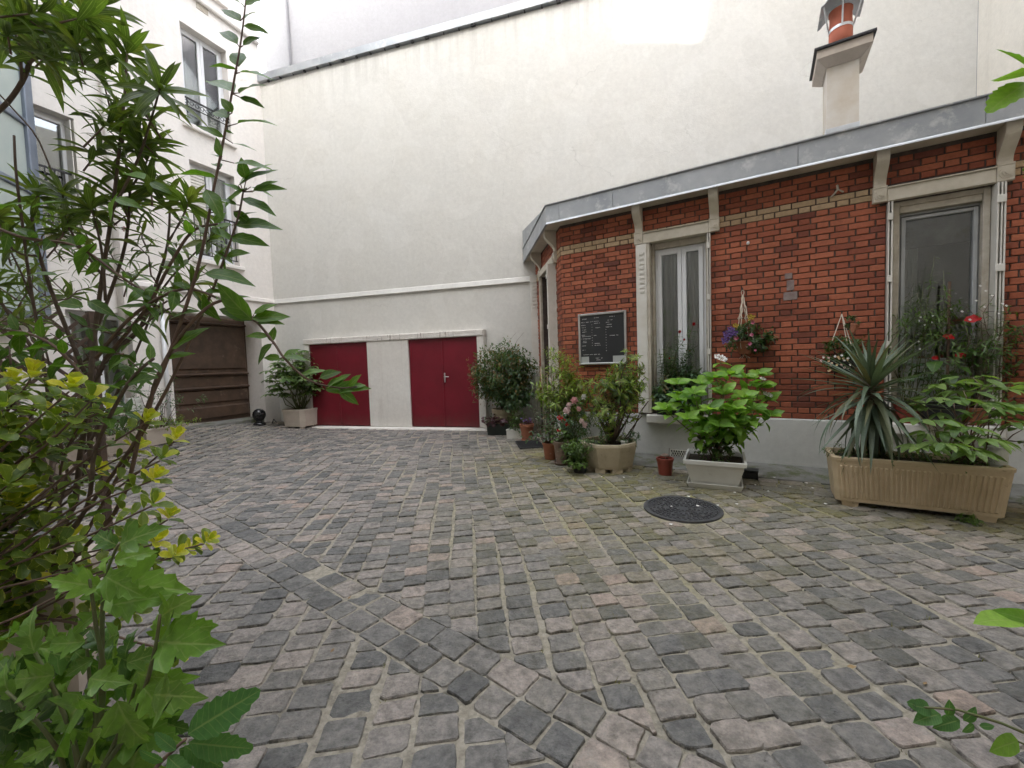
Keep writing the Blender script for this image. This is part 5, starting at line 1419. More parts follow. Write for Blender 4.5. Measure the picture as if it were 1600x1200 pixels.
bush(t, p + Vector((0, 0, zat(p, 664))), 12, .12, .12, ('small', 'lf_purple', .05), .04, 8, .1, ('greenstem', .003, .0015), .2, .1)
for i in range(10): t.flower(flower_mesh('flat', 'fl_purple'), p + Vector((pr.uniform(-.1, .1), pr.uniform(-.1, .08), zat(p, 656) + pr.uniform(-.03, .03))), (pr.gauss(0, .5), -.6, .7), .045)
t.finish(0)
p = gpt(861, 717)
t = Plant('staked_rose', 'thin rose on bamboo stakes in a plain terracotta pot beside the doormat', 'potted plant', p)
round_pot(t.root, p, wid(p, 13), wid(p, 9.5), zat(p, 691), 'terra', .008, .03)
zp = zat(p, 693)
for i, (dx, yy) in enumerate(((-.09, 572), (-.02, 585), (.06, 588), (.03, 575))):
    m = MB(); e = p + Vector((dx * 1.2, pr.uniform(-.05, .05), zat(p, yy))); m.tube([p + Vector((dx * .6, 0, zp - .05)), e], .007, 6); m.build('stake', M['bamboo'], t.root, smooth=True)
bush(t, p + Vector((0, 0, zp)), 9, .72, .24, ('small', 'lf_bluegreen', .065), .05, 10, .12, ('twig', .005, .002), .25, .1, 2, bias=(-.05, 0))
bush(t, p + Vector((0, 0, zp)), 5, .28, .30, ('small', 'lf_bluegreen', .075), .05, 6, .3, ('twig', .004, .002), .3, .1, 1, bias=(-.16, -.05))
t.finish(0)
p = gpt(877, 726)
t = Plant('geranium_in_clay_pot', 'red geraniums in a weathered clay pot standing in its saucer', 'potted plant', p)
rt = wid(p, 12.5); round_pot(t.root, p + Vector((0, 0, .01)), rt, rt * .62, zat(p, 690), 'claypot', .016, None, rt * .98)
zp = zat(p, 692)
bush(t, p + Vector((0, 0, zp)), 12, .26, .17, ('roundleaf', 'lf_mid', .055), .05, 6, .3, ('twig', .004, .002), .25, .1)
for (x, y) in ((875, 654), (885, 664), (874, 673), (881, 659)):
    q = dpt(x, y, p.y - .05 + pr.uniform(-.05, .05)); t.stem(curve(p + Vector((0, 0, zp)), q, 0, 5, .06), .003, .002, 'greenstem', own=False)
    t.flower(flower_mesh('cluster', 'fl_red'), q, (pr.gauss(0, .3), -.7, .6), .058 if y != 673 else .045)
t.finish(0)
p = gpt(896, 728) + Vector((0, .25, 0)); p = Vector((p.x, p.y, 0))
t = Plant('pale_rose_bush', 'rose bush with pale pink blooms behind the clay pot and stone tub', 'potted plant', p)
round_pot(t.root, p, .13, .10, .24, 'blackplastic', .008)
bush(t, p + Vector((0, 0, .22)), 18, .62, .32, ('small', 'lf_bluegreen', .075), .06, 10, .2, ('twig', .005, .002), .25, .1, 2, bias=(.05, -.05))
for (x, y, mt, s_) in ((897, 627, 'fl_pink', .055), (885, 643, 'fl_blush', .06), (908, 659, 'fl_blush', .045), (915, 665, 'fl_blush', .045), (912, 621, 'fl_white', .04), (890, 634, 'fl_blush', .045), (903, 640, 'fl_pink', .04), (920, 648, 'fl_white', .035)):
    q = dpt(x, y, p.y - .42); t.stem(curve(p + Vector((0, 0, .3)), q, 0, 5, .06), .004, .0025, 'greenstem', own=False)
    t.flower(flower_mesh('rose', mt), q, (pr.gauss(0, .25) - .1, -.8, .5), s_ * 1.7)
t.finish(0)
p = gpt(908, 741) + Vector((.0, .08, 0)); p = Vector((p.x, p.y, 0))
t = Plant('trailing_pot_plant', 'bushy green plant spilling over a small black pot left of the stone tub', 'potted plant', p)
round_pot(t.root, p, .095, .075, .13, 'blackplastic', .006)
bush(t, p + Vector((-.03, 0, .12)), 22, .34, .16, ('small', 'lf_mid', .055), .05, 12, .1, ('greenstem', .003, .0015), .2, .25, 2)
bush(t, p + Vector((-.06, -.03, .10)), 12, .10, .17, ('roundleaf', 'lf_mid', .05), .05, 8, .1, ('greenstem', .003, .0015), .2, .4, 1)
t.finish(0)
# climbing bamboo like plant on the bricks
p = FB.P(.22, -.38, 0)
t = Plant('bamboo_clump', 'feathery yellow green bamboo growing up the bricks below the notice board', 'plant', p)
round_pot(t.root, p, .15, .12, .25, 'blackplastic', .008)
bush(t, p + Vector((0, 0, .23)), 22, zat(p, 548) - .25, .24, ('narrow', 'lf_azalea', .12), .08, 34, .3, ('greenstem', .005, .002), .3, .25, 3, bias=(-.06, -.05))
bush(t, p + Vector((0, 0, .23)), 8, zat(p, 570) - .25, .26, ('narrow', 'lf_mid', .085), .08, 16, .3, ('greenstem', .005, .002), .3, .25, 2, bias=(.22, -.1))
t.finish(0)
# octagonal stone tub with the azalea
pL, pR = gpt(921, 740), gpt(990, 740); p = (pL + pR) / 2 + Vector((.03, .24, 0)); p.z = 0
t = Plant('azalea_tub', 'azalea with yellow green new leaves in a rough octagonal stone tub', 'potted plant', p)
R_ = wid(p, 44.5); h_ = zat(p, 688) ; k8 = [2 * math.pi * (i + .5) / 8 + AZ_LODGE for i in range(8)]
ring = lambda r, z: [p + Vector((r * math.cos(a), r * math.sin(a), z)) for a in k8]
m = MB(); m.loft([ring(R_ * .80, .05), ring(R_ * .84, .075), ring(R_ * 1.0, h_ - .03), ring(R_ * .99, h_), ring(R_ * .88, h_), ring(R_ * .86, h_ - .08)], caps=(True, False)); tb_ = m.build('tub', M['sand'], t.root)
for i in range(8):
    a = k8[i]; c = p + Vector((R_ * .62 * math.cos(a), R_ * .62 * math.sin(a), 0)); e1 = Vector((math.cos(a), math.sin(a), 0)); e2 = Vector((-math.sin(a), math.cos(a), 0))
    m = MB(); P8 = [c + e1 * sx * .055 + e2 * sy * .06 for sx, sy in ((-1, -1), (1, -1), (1, 1), (-1, 1))]
    m.hexa([q + Vector((0, 0, -.01)) for q in P8] + [q + Vector((0, 0, .056)) for q in P8]); m.build('foot', M['sand'], t.root)
soil_disc(t.root, None, 0, poly=ring(R_ * .865, h_ - .06))
crown(t, dpt(965, 600, p.y), (.27, .24, .22), 520, ('narrow', ('lf_azalea', 'lf_azalea', 'lf_dark'), .12), .3, 34)
b0 = p + Vector((0.02, 0, h_ - .05))
tips = [(925, 645), (940, 610), (958, 598), (975, 585), (990, 572), (1005, 573), (1000, 600), (990, 630), (932, 625), (950, 578), (968, 612), (985, 560), (915, 600), (1008, 590), (978, 640), (945, 640)]
for (x, y) in tips:
    e = dpt(x, y, p.y + pr.uniform(-.25, .2)); pts = curve(b0 + rv(.02), e, .05, 7, .05); t.stem(pts, .016, .004, 'bark')
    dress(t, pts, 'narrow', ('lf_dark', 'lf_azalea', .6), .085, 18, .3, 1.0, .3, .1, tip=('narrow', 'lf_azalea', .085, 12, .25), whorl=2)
    for j in range(8):
        q, d = along(pts, pr.uniform(.4, .95)); e2 = q + (rv(.1) + Vector((0, 0, .05))); sp = curve(q, e2, 0, 4, .05); t.stem(sp, .004, .002, 'twig', own=False)
        dress(t, sp, 'narrow', 'lf_azalea', .065, 4, .3, 1, .3, .1, tip=('narrow', 'lf_azalea', .075, 10, .25))
bush(t, b0 + Vector((-.18, -.05, 0)), 16, .22, .2, ('small', 'lf_dark', .045), .1, 12, .1, ('greenstem', .003, .0015), .2, .2, 1)
bush(t, b0 + Vector((.22, -.05, 0)), 12, .2, .16, ('narrow', 'lf_bluegreen', .06), .06, 12, .1, ('greenstem', .003, .0015), .2, .2, 1)
for (x, y) in ((1013, 627), (1003, 650)):
    t.stem(curve(b0 + Vector((.1, 0, 0)), dpt(x, y, p.y), 0, 5, .03), .008, .006, 'bark')
t.finish(0)
q = p + Vector((.15, -.16, h_ - .055))
wp = thing('small_white_pot', 'small white pot standing on the soil of the octagonal stone tub', 'flower pot', q)
round_pot(wp, q, .045, .032, .075, 'whitepot', .006)
# red plastic pot with a mushroom ornament
p = gpt(1044, 745) + Vector((0, .09, 0)); p.z = 0
t = thing('red_plastic_pot', 'red plastic pot with a mushroom ornament left of the white planter', 'flower pot', p)
round_pot(t, p, wid(p, 13), wid(p, 9.5), zat(p, 715), 'redpot', .008, .035)
m = MB(); zz = zat(p, 715) - .04
m.tube([p + Vector((.01, 0, zz)), p + Vector((.0, 0, zz + .07))], .006, 6); m.lathe(p + Vector((0, 0, zz + .06)), [(.045, 0), (.043, .008), (.03, .022), (.008, .03)], 16); m.build('mushroom', M['claypot'], t, smooth=True)
m = MB(); m.tube([p + Vector((.045, 0, zz)), p + Vector((.05, 0, zz + .15))], .004, 5); m.build('stake', M['twig'], t)
# white square planter with the hydrangea
pf = gpt(1122, 764); p = pf + Vector((.06, .19, 0)); p.z = 0
FH = Frame((p.x, p.y), rot(UB, math.radians(4)))
t = Plant('hydrangea_planter', 'bright green hydrangea with white lacecaps in a square white planter on a tray', 'potted plant', p)
Wt = wid(p, 84); Hh = zat(p, 712)
m = MB(); sw_ = Wt * .90
def sq(s_, z): return [FH.P(a * s_ / 2, b * s_ / 2, z) for a, b in ((-1, -1), (1, -1), (1, 1), (-1, 1))]
m.loft([sq(sw_ * .92, .004), sq(sw_, .055), sq(sw_ - .016, .056), sq(sw_ * .90, .02)], caps=(True, True)); m.build('tray', M['whitepot'], t.root)
m = MB(); m.loft([sq(Wt * .70, .025), sq(Wt * .76, .07), sq(Wt * .775, .072), sq(Wt * .90, Hh * .70), sq(Wt * .915, Hh * .703), sq(Wt * .93, Hh - .045), sq(Wt * 1.0, Hh - .042), sq(Wt * 1.01, Hh - .004), sq(Wt * .99, Hh), sq(Wt * .93, Hh), sq(Wt * .91, Hh - .07)], caps=(True, False)); m.build('planter', M['whitepot'], t.root)
soil_disc(t.root, None, 0, poly=sq(Wt * .90, Hh - .05))
b0 = p + Vector((0, 0, Hh - .05))
tips = [(1095, 600, 0), (1118, 590, -.12), (1140, 585, -.05), (1165, 590, .0), (1190, 605, .05), (1060, 625, 0), (1075, 655, -.2), (1110, 640, -.3), (1145, 640, -.32), (1180, 640, -.2), (1205, 650, -.05), (1130, 615, -.25), (1085, 615, -.15), (1165, 620, -.25), (1040, 640, .05), (1200, 625, .1), (1150, 660, -.3), (1100, 675, -.25), (1060, 600, .15), (1185, 585, .15), (1125, 665, -.33), (1170, 665, -.22)]
for (x, y, dy) in tips:
    e = dpt(x, y, p.y + dy * .8); pts = curve(b0 + rv(.03) * .8, e, .02, 6, .04); t.stem(pts, .007, .004, 'greenstem' if pr.random() < .5 else 'twig')
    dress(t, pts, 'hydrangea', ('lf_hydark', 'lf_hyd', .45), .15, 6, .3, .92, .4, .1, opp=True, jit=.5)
    d = along(pts, 1.0)[1]
    for i in range(6):
        a = i * GOLD; rad = Vector((math.cos(a), math.sin(a), 0)); dd = (rad * .75 + Vector((0, 0, .6 - .3 * (i < 3))) + rv(.12)).normalized()
        t.leaf('hydrangea', 'lf_hyd', pts[-1], dd, Vector((0, -.9, .8)) - rad * .3, pr.uniform(.12, .18))
bush(t, b0 + Vector((-.05, -.08, 0)), 12, .22, .14, ('small', 'lf_dark', .05), .1, 10, .1, ('twig', .003, .0015), .2, .2, 1)
for (x, y, s_) in ((1126, 560, .085), (1192, 592, .04), (1200, 617, .06)):
    q = dpt(x, y, p.y + .02); pts = curve(b0, q, 0, 6, .05); t.stem(pts, .005, .003, 'greenstem')
    t.flower(flower_mesh('lacecap', 'fl_white'), q, (.1, -.5, .8), s_)
    for i in range(2): t.leaf('hydrangea', 'lf_hyd', q - Vector((0, 0, .05)), Vector((.8 * (1 - 2 * i), -.3, -.1)), (0, 0, 1), .12)
t.finish(300)
q = FB.P(FB.loc(gpt(1163, 748))[0] + .02, FB.loc(gpt(1163, 748))[1] + .05, 0)
bb = thing('black_bait_box', 'flat black plastic box on the ground behind the white planter', 'box', q)
FX = Frame((q.x, q.y), UB); m = MB(); m.bbox(FX, -.11, .11, -.06, .06, .002, .085, .01); m.build('body', M['blackplastic'], bb)
m = MB(); m.bbox(FX, -.115, .115, -.066, .066, .0855, .10, .006); m.build('lid', M['blackplastic'], bb)

# ---------------------------------------------------------------- window one: trough of roses on the sill
SZ = PT + .004
um = (w1[0] + w1[1]) / 2; p = FB.P(um - .02, -.03, SZ)
t = Plant('window_trough', 'black trough of red roses and grey leaved plants on the first window sill', 'potted plant', p)
zt = box_planter(t.root, FB, um - .03, -.02, SZ, .50, .15, .14, 'blackplastic', .85, .01, .02, 0, 0, .01)
for (x, y) in ((1036, 560), (1045, 535), (1062, 518), (1083, 509), (1070, 532), (1040, 590), (1055, 570), (1030, 545), (1050, 550), (1075, 545), (1090, 540)):
    u, z = FB.px(x, y, -.04); e = FB.P(u, -.04 + pr.uniform(-.05, .03), z); pts = curve(FB.P(um - .1 + pr.uniform(-.08, .08), -.02, zt), e, 0, 7, .04); t.stem(pts, .005, .0025, 'greenstem')
    dress(t, pts, 'small', 'lf_bluegreen', .085, 16, .2, .95, .25, .15, whorl=3)
for (x, y, s_) in ((1062, 519, .042), (1084, 507, .044), (1069, 531, .03), (1046, 560, .024), (1078, 548, .022)):
    u, z = FB.px(x, y, -.09); t.flower(flower_mesh('rose', 'fl_red'), FB.P(u, -.09, z), (-.4, -.8, .3), s_)
bush(t, FB.P(um - .16, -.05, zt - .02), 14, .36, .14, ('small', 'lf_bluegreen', .11), .06, 10, .1, ('greenstem', .004, .002), .25, .15, 1)
bush(t, FB.P(um + .12, -.05, zt - .02), 16, .62, .12, ('small', 'lf_bluegreen', .10), .06, 14, .15, ('greenstem', .005, .002), .25, .15, 1)
bush(t, FB.P(um - .1, -.06, zt - .02), 10, .52, .18, ('small', 'lf_bronze', .05), .06, 10, .5, ('twig', .004, .002), .25, .15, 1)
bush(t, FB.P(um + .02, -.06, zt - .02), 18, .30, .22, ('leaflet', 'lf_bluegreen', .16), .06, 7, .2, ('greenstem', .004, .002), .3, .15)
t.finish(0)
# ---------------------------------------------------------------- window two: pots on the sill
def sillp(x, y, d): u, z = FB.px(x, y, d); return FB.P(u, d, SZ), u
p, u = sillp(1418, 660, -.02)
t = Plant('jasmine_in_red_pot', 'jasmine climbing a frame in a red pot on the left of the second window sill', 'potted plant', p)
round_pot(t.root, p, wid(p, 17), wid(p, 12), zat(p, 630) - SZ, 'redpot', .008, .03)
zt = zat(p, 632)
for du in (-.05, .05, 0):
    m = MB(); m.tube([FB.P(u + du, -.03, zt - .03), FB.P(u + du * 1.3 + .05, -.0, zt + .75)], .005, 5); m.build('stake', M['greenstem'], t.root)
bush(t, p + Vector((0, 0, zt - SZ)), 9, zat(p, 418) - zt, .16, ('narrow', 'lf_mid', .08), .05, 24, .25, ('greenstem', .004, .002), .3, .15, 4, bias=(FB.U.x * .14, FB.U.y * .14))
bush(t, p + Vector((0, 0, zt - SZ)), 7, .55, .25, ('leaflet', 'lf_bluegreen', .10), .05, 8, .4, ('greenstem', .004, .002), .3, .1, 1, bias=(FB.U.x * .16, FB.U.y * .16))
for k in range(9): t.flower(flower_mesh('flat', 'fl_white'), FB.P(u + .1 + pr.uniform(-.12, .2), -.08, zt + pr.uniform(.5, .95)), (-.3, -.8, .4), .022)
t.finish(0)
p, u = sillp(1470, 662, -.06)
t = Plant('anthurium_in_black_bowl', 'red flowered anthurium in a black bowl on a pink saucer on the sill', 'potted plant', p)
rs = wid(p, 31)
m = MB(); m.lathe(p + Vector((0, 0, .0)), [(rs * .85, .002), (rs, .03), (rs - .008, .033), (rs * .84, .010), (.01, .010)], 32); m.build('saucer', M['pinkdish'], t.root, smooth=False)
round_pot(t.root, p + Vector((0, 0, .011)), wid(p, 28), wid(p, 22), zat(p, 632) - SZ, 'blackplastic', .006, .02)
zt = zat(p, 636)
for i in range(13):
    a = i * GOLD; out = Vector((math.cos(a), math.sin(a), 0)); e = p + Vector((0, 0, zt - SZ)) + out * pr.uniform(.05, .17) + Vector((0, 0, pr.uniform(.2, .46)))
    pts = curve(p + Vector((0, 0, zt - SZ)), e, .02, 5, .05); t.stem(pts, .004, .003, 'greenstem', own=i < 5)
    t.leaf('hydrangea', 'lf_hydark', e, (out * .8 + Vector((0, 0, -.3))), Vector((0, 0, 1)) + out * .4, pr.uniform(.13, .2))
for (x, y, s_, el) in ((1506, 501, .13, .2), (1472, 525, .10, -.2), (1491, 556, .09, .1), (1455, 560, .07, .1)):
    u2, z2 = FB.px(x, y, -.10); q = FB.P(u2, -.10, z2); pts = curve(p + Vector((0, 0, zt - SZ)), q, .03, 5, .05); t.stem(pts, .003, .002, 'greenstem', own=False)
    t.leaf('roundleaf', 'fl_red', q, Vector((FB.U.x, FB.U.y, el)), Vector((-.3, -.8, .5)), s_, .7); t.leaf('lance' if False else 'narrow', 'fl_red', q, Vector((-FB.U.x, -FB.U.y, .25)), (0, 0, 1), s_ * .6, 1.2)
m = MB(); u3, z3 = FB.px(1482, 440, -.03); m.tube([FB.P(u3, -.05, zt - .03), FB.P(u3 + .01, -.02, z3)], .012, 6); m.build('stake', M['twig'], t.root)
t.finish(40)
p, u = sillp(1522, 660, .0)
t = Plant('white_star_jasmine', 'white flowered climber in a brown pot at the right of the second window sill', 'potted plant', p)
round_pot(t.root, p, wid(p, 18), wid(p, 13), zat(p, 636) - SZ, 'terra', .01)
zt = zat(p, 640)
bush(t, p + Vector((0, 0, zt - SZ)), 10, zat(p, 445) - zt, .18, ('narrow', 'lf_mid', .08), .05, 24, .35, ('twig', .005, .002), .3, .15, 4, bias=(FB.U.x * .03 - .03, FB.U.y * .03 - .08))
bush(t, p + Vector((0, 0, zt - SZ)), 8, zat(p, 500) - zt, .22, ('leaflet', 'lf_hydark', .09), .05, 12, .45, ('twig', .005, .002), .3, .15, 2, bias=(FB.U.x * .10 - .04, FB.U.y * .10 - .08))
for (x, y) in ((1531, 447), (1540, 455), (1566, 475), (1525, 470), (1550, 462), (1538, 480), (1503, 487), (1560, 490), (1515, 500), (1572, 478)):
    u2, z2 = FB.px(x, y, -.16); t.flower(flower_mesh('flat', 'fl_white'), FB.P(u2, -.16, z2), (-.3, -.8, .5), .026)
t.finish(0)

# ---------------------------------------------------------------- hanging baskets
bu_, bz_ = FB.px(1160, 452, -.10); _, bzb = FB.px(1163, 555, -.10); _, bzm = FB.px(1163, 540, -.10)
p = FB.P(bu_ + .02, -.12, bzb)
t = Plant('macrame_basket', 'hanging basket of fuchsias and violet flowers in a knotted cord hanger', 'hanging basket', p)
hub = FB.P(bu_, -.02, bz_)
m = MB(); m.tube([FB.P(bu_, .0, bz_ + .0), FB.P(bu_, -.035, bz_ + .005), FB.P(bu_, -.03, bz_ + .03)], .006, 6); m.build('hook', M['iron'], t.root)
m = MB(); loop = [FB.P(bu_ + .014 * math.sin(a), -.03, bz_ - .03 + .03 * math.cos(a)) for a in [2 * math.pi * i / 12 for i in range(13)]]; m.tube(loop, .005, 5)
rb = .10; rimz = bzb + .17
for k in range(4):
    a = k * math.pi / 2 + .6; e = p + Vector((rb * math.cos(a), rb * math.sin(a), rimz - bzb)); s0 = FB.P(bu_, -.03, bz_ - .06)
    pts = [s0.lerp(e, i / 14) + Vector((math.cos(i * 2.1 + k), math.sin(i * 2.1 + k), 0)) * .006 * (1 if i < 8 else .2) for i in range(15)]
    m.tube(pts, [.008 if i < 8 else .005 for i in range(15)], 5)
    m.tube([pts[7] - Vector((0, 0, .008)), pts[7] + Vector((0, 0, .008))], .015, 6)
    for s_ in (-1, 1):
        b2 = a + s_ * math.pi / 4; m.tube([e, p + Vector((rb * .8 * math.cos(b2), rb * .8 * math.sin(b2), .09)), p + Vector((0, 0, .015))], .004, 4)
    m.tube([e, p + Vector((rb * .85 * math.cos(a), rb * .85 * math.sin(a), .09)), p + Vector((0, 0, .01)), p + Vector((.06 * math.cos(a), .06 * math.sin(a), -.035))], .004, 4)
m.build('cord_hanger', M['rope'], t.root, kind='stuff')
round_pot(t.root, p + Vector((0, 0, .015)), rb, rb * .6, .15, 'terra', .008, .02)
cc = p + Vector((FB.U.x * .02, FB.U.y * .02, .17))
crown(t, cc + Vector((0, 0, .03)), (.25, .17, .17), 1300, ('small', ('lf_dark', 'lf_dark', 'lf_bluegreen'), .05), .3, 26)
crown(t, cc + Vector((FB.U.x * .15, FB.U.y * .15, -.03)), (.15, .12, .14), 400, ('small', ('lf_dark', 'lf_bluegreen'), .05), .3, 14)
for (x, y, mt, s_) in ((1138, 523, 'fl_purple', .035), (1134, 532, 'fl_purple', .03), (1146, 521, 'fl_purple', .032), (1150, 528, 'fl_magenta', .03), (1174, 523, 'fl_magenta', .022), (1176, 504, 'fl_magenta', .022), (1172, 537, 'fl_magenta', .022), (1180, 547, 'fl_magenta', .015), (1174, 496, 'fl_yellow', .025), (1150, 509, 'fl_yellow', .02), (1143, 515, 'fl_purple', .025)):
    u2, z2 = FB.px(x, y, -.34); t.flower(flower_mesh('cluster' if mt != 'fl_magenta' else 'flat', mt), FB.P(u2, -.34, z2), (-.5 + pr.gauss(0, .2), -.8, .1), s_ * 2.3)
t.finish(0)
bu_, bz_ = FB.px(1317, 490, -.10); _, bzb = FB.px(1320, 582, -.10)
p = FB.P(bu_, -.14, bzb)
t = Plant('tiered_basket', 'dark leaved hanging basket with cream flowers behind the yucca', 'hanging basket', p)
m = MB(); m.tube([FB.P(bu_, .0, bz_), FB.P(bu_, -.03, bz_ + .01), FB.P(bu_, -.03, bz_ + .035)], .006, 6); m.build('hook', M['iron'], t.root)
m = MB()
for x, y in ((1300, 533), (1326, 552), (1330, 540)):
    u2, z2 = FB.px(x, y, -.16); m.tube([FB.P(bu_, -.03, bz_), FB.P(u2, -.17, z2)], .005, 5)
m.build('cord', M['rope'], t.root)
m = MB(); m.lathe(p + Vector((0, 0, 0)), [(.08, 0), (.135, .10), (.14, .13), (.12, .13), (.01, .12)], 20); m.build('bowl', M['blackplastic'], t.root)
crown(t, p + Vector((0, 0, .22)), (.19, .14, .18), 1100, ('small', 'lf_dark', .045), .3, 36)
crown(t, FB.P(bu_ + .06, -.12, bz_ - .10), (.07, .06, .06), 120, ('small', ('lf_dark', 'lf_bluegreen'), .035), .3, 10)
for k in range(26):
    x = pr.uniform(1283, 1334); y = 563 + pr.uniform(-10, 12) + (1330 - x) * .12
    u2, z2 = FB.px(x, y, -.28); t.flower(flower_mesh('flat', pr.choice(('fl_cream', 'fl_cream', 'fl_white', 'fl_pink'))), FB.P(u2, -.28, z2), (-.5 + pr.gauss(0, .3), -.8, .2), .03)
t.finish(0)
u2, z2 = FB.px(1333, 514, -.12); q = FB.P(u2, -.13, z2)
tp = thing('tiny_clay_pot', 'tiny tilted clay pot hanging from the cord of the tiered basket', 'flower pot', q)
m = MB(); ax_ = Vector((.35, 0, 1)).normalized()
def tilt(r, h): 
    x = ax_.orthogonal().normalized(); y = ax_.cross(x); return [q + ax_ * h + (x * math.cos(a) + y * math.sin(a)) * r for a in [2 * math.pi * i / 14 for i in range(14)]]
m.loft([tilt(.022, -.05), tilt(.036, .03), tilt(.042, .031), tilt(.042, .05), tilt(.034, .05), tilt(.03, .02)]); m.build('pot', M['terra'], tp)

# ---------------------------------------------------------------- the long ribbed planter with the yucca
lf_, rf_ = gpt(1318, 792), gpt(1556, 820)
fl, fr_ = FB.loc(lf_), FB.loc(rf_)
dfr = (fl[1] + fr_[1]) / 2
FPn = Frame(FB.P(0, 0, 0)[:2], (rf_ - lf_).to_2d().normalized())
fl, fr_ = FPn.loc(lf_), FPn.loc(rf_); dfr = (fl[1] + fr_[1]) / 2
Wd = .40; cd = dfr + .025 + Wd / 2 - .03
tl_, tr_ = FPn.px(1299, 712, dfr - .03), FPn.px(1592, 735, dfr - .03)
Lp_ = tr_[0] - tl_[0]; cu = (tl_[0] + tr_[0]) / 2; Hp = (tl_[1] + tr_[1]) / 2
p = FPn.P(cu, cd, 0)
pl_ = thing('ribbed_planter', 'long ribbed tan stone planter on feet in front of the second window', 'planter', p)
zs = box_planter(pl_, FPn, cu, cd, 0, Lp_, Wd + .04, Hp, 'tan', .82, .012, .035, 30, .05, .035, ch=.03)
yb = FPn.P(FPn.px(1362, 715, cd)[0], cd, zs)
t = Plant('yucca', 'blue green yucca with sword shaped leaves drooping over the ribbed planter', 'plant', yb)
yh = Vector((dpt(1362, 592, yb.y).x, yb.y, zat(yb, 592)))
t.stem(curve(yb - Vector((0, 0, .03)), yh, 0, 6, .03), .035, .028, 'bark', 8)
nl = 125
for i in range(nl):
    a = i * GOLD; q = i / nl                               # q: 0 lowest, 1 top
    el = -1.15 + 2.45 * q ** 1.15 + pr.gauss(0, .16)
    out = Vector((math.cos(a), math.sin(a), 0)); d = out * math.cos(el) + Vector((0, 0, math.sin(el)))
    base = yb.lerp(yh, .55 + .45 * q) + out * .02
    L = pr.uniform(.50, .70) * (1 - .25 * max(0, q - .8) / .2)
    nrm = Vector((0, 0, 1)) * math.cos(el) - out * math.sin(el)
    t.leaf('yuccadroop' if (q < .72 and pr.random() < .55) else 'yucca', 'lf_yucca', base, d, nrm, L, 1.1)
t.finish(300)
t = Plant('ground_cover', 'low ivy and seedlings growing in the soil round the yucca', 'plant', FPn.P(cu - .3, cd, zs))
for k in range(26):
    u_ = cu + pr.uniform(-.47, .40) * Lp_; bush(t, FPn.P(u_, cd + pr.uniform(-.14, .14), zs - .02), 3, pr.uniform(.05, .16), .09, ('small', pr.choice(('lf_dark', 'lf_mid')), .04), .02, 7, .1, ('greenstem', .002, .001), .25, .2)
for (x, y) in ((1290, 700), (1296, 690), (1302, 680)):
    u_ = FPn.px(x, y, cd - .1)[0]; bush(t, FPn.P(FPn.px(1315, 712, cd - .1)[0], cd - .1, zs - .02), 3, .12, .12, ('small', 'lf_dark', .04), .02, 7, .1, ('greenstem', .003, .001), .25, .2, bias=(-.05, 0))
t.finish(0)
pb_ = FPn.P(FPn.px(1500, 718, cd)[0], cd, zs)
t = Plant('tree_peony', 'tree peony with light divided leaves at the right end of the ribbed planter', 'plant', pb_)
hubs = [(1450, 655, -.05), (1470, 640, .1), (1505, 610, .12), (1530, 625, .0), (1555, 605, .05), (1580, 600, .1), (1590, 640, -.1), (1560, 655, -.12), (1535, 680, -.15), (1500, 665, -.05), (1440, 690, -.05), (1475, 690, -.15), (1600, 610, .0), (1612, 660, -.1), (1590, 690, -.1), (1480, 600, .2), (1520, 590, .15), (1490, 625, .05), (1570, 630, .0), (1545, 640, -.05), (1510, 700, -.16), (1600, 670, -.15), (1462, 620, .15), (1460, 672, 0)]
for (x, y, dy) in hubs:
    hb = dpt(x, y, pb_.y + dy - .03); b1 = pb_ + Vector((pr.uniform(-.06, .14), pr.uniform(-.05, .05), -.03))
    pts = curve(b1, hb, .05, 6, .05); t.stem(pts, .006, .003, 'twig')
    out = (hb - pb_); out.z = 0; out = out.normalized() if out.length > .05 else Vector((0, -1, 0)); out = (out + Vector((pr.uniform(-.5, .5), -.5, 0))).normalized()
    for j in range(4):                                     # stalks of three to five leaflets
        b = (-.9, 0, .9, 2.6)[j] + pr.gauss(0, .15); d = Vector((out.x * math.cos(b) - out.y * math.sin(b), out.x * math.sin(b) + out.y * math.cos(b), -.05 + pr.gauss(0, .12)))
        h2 = hb + d * (.10 if j == 1 else .075); t.stem([hb, h2], .0025, .0015, 'greenstem', own=False)
        for c_ in (-.75, 0, .75):
            dd = Vector((d.x * math.cos(c_) - d.y * math.sin(c_), d.x * math.sin(c_) + d.y * math.cos(c_), d.z - .08))
            t.leaf('leaflet', 'lf_peony', h2 if c_ else h2, dd, Vector((0, 0, 1)) + rv(.2), pr.uniform(.11, .17), 1.25)
t.finish(220)
q = FPn.P(FPn.px(1560, 722, cd - .05)[0], cd - .05, zs)
wp = thing('white_round_pot', 'plain white pot standing in the right end of the ribbed planter', 'flower pot', q)
round_pot(wp, q, wid(q, 11.5), wid(q, 10), zat(q, 697) - zs, 'whitepot', .006, .02)
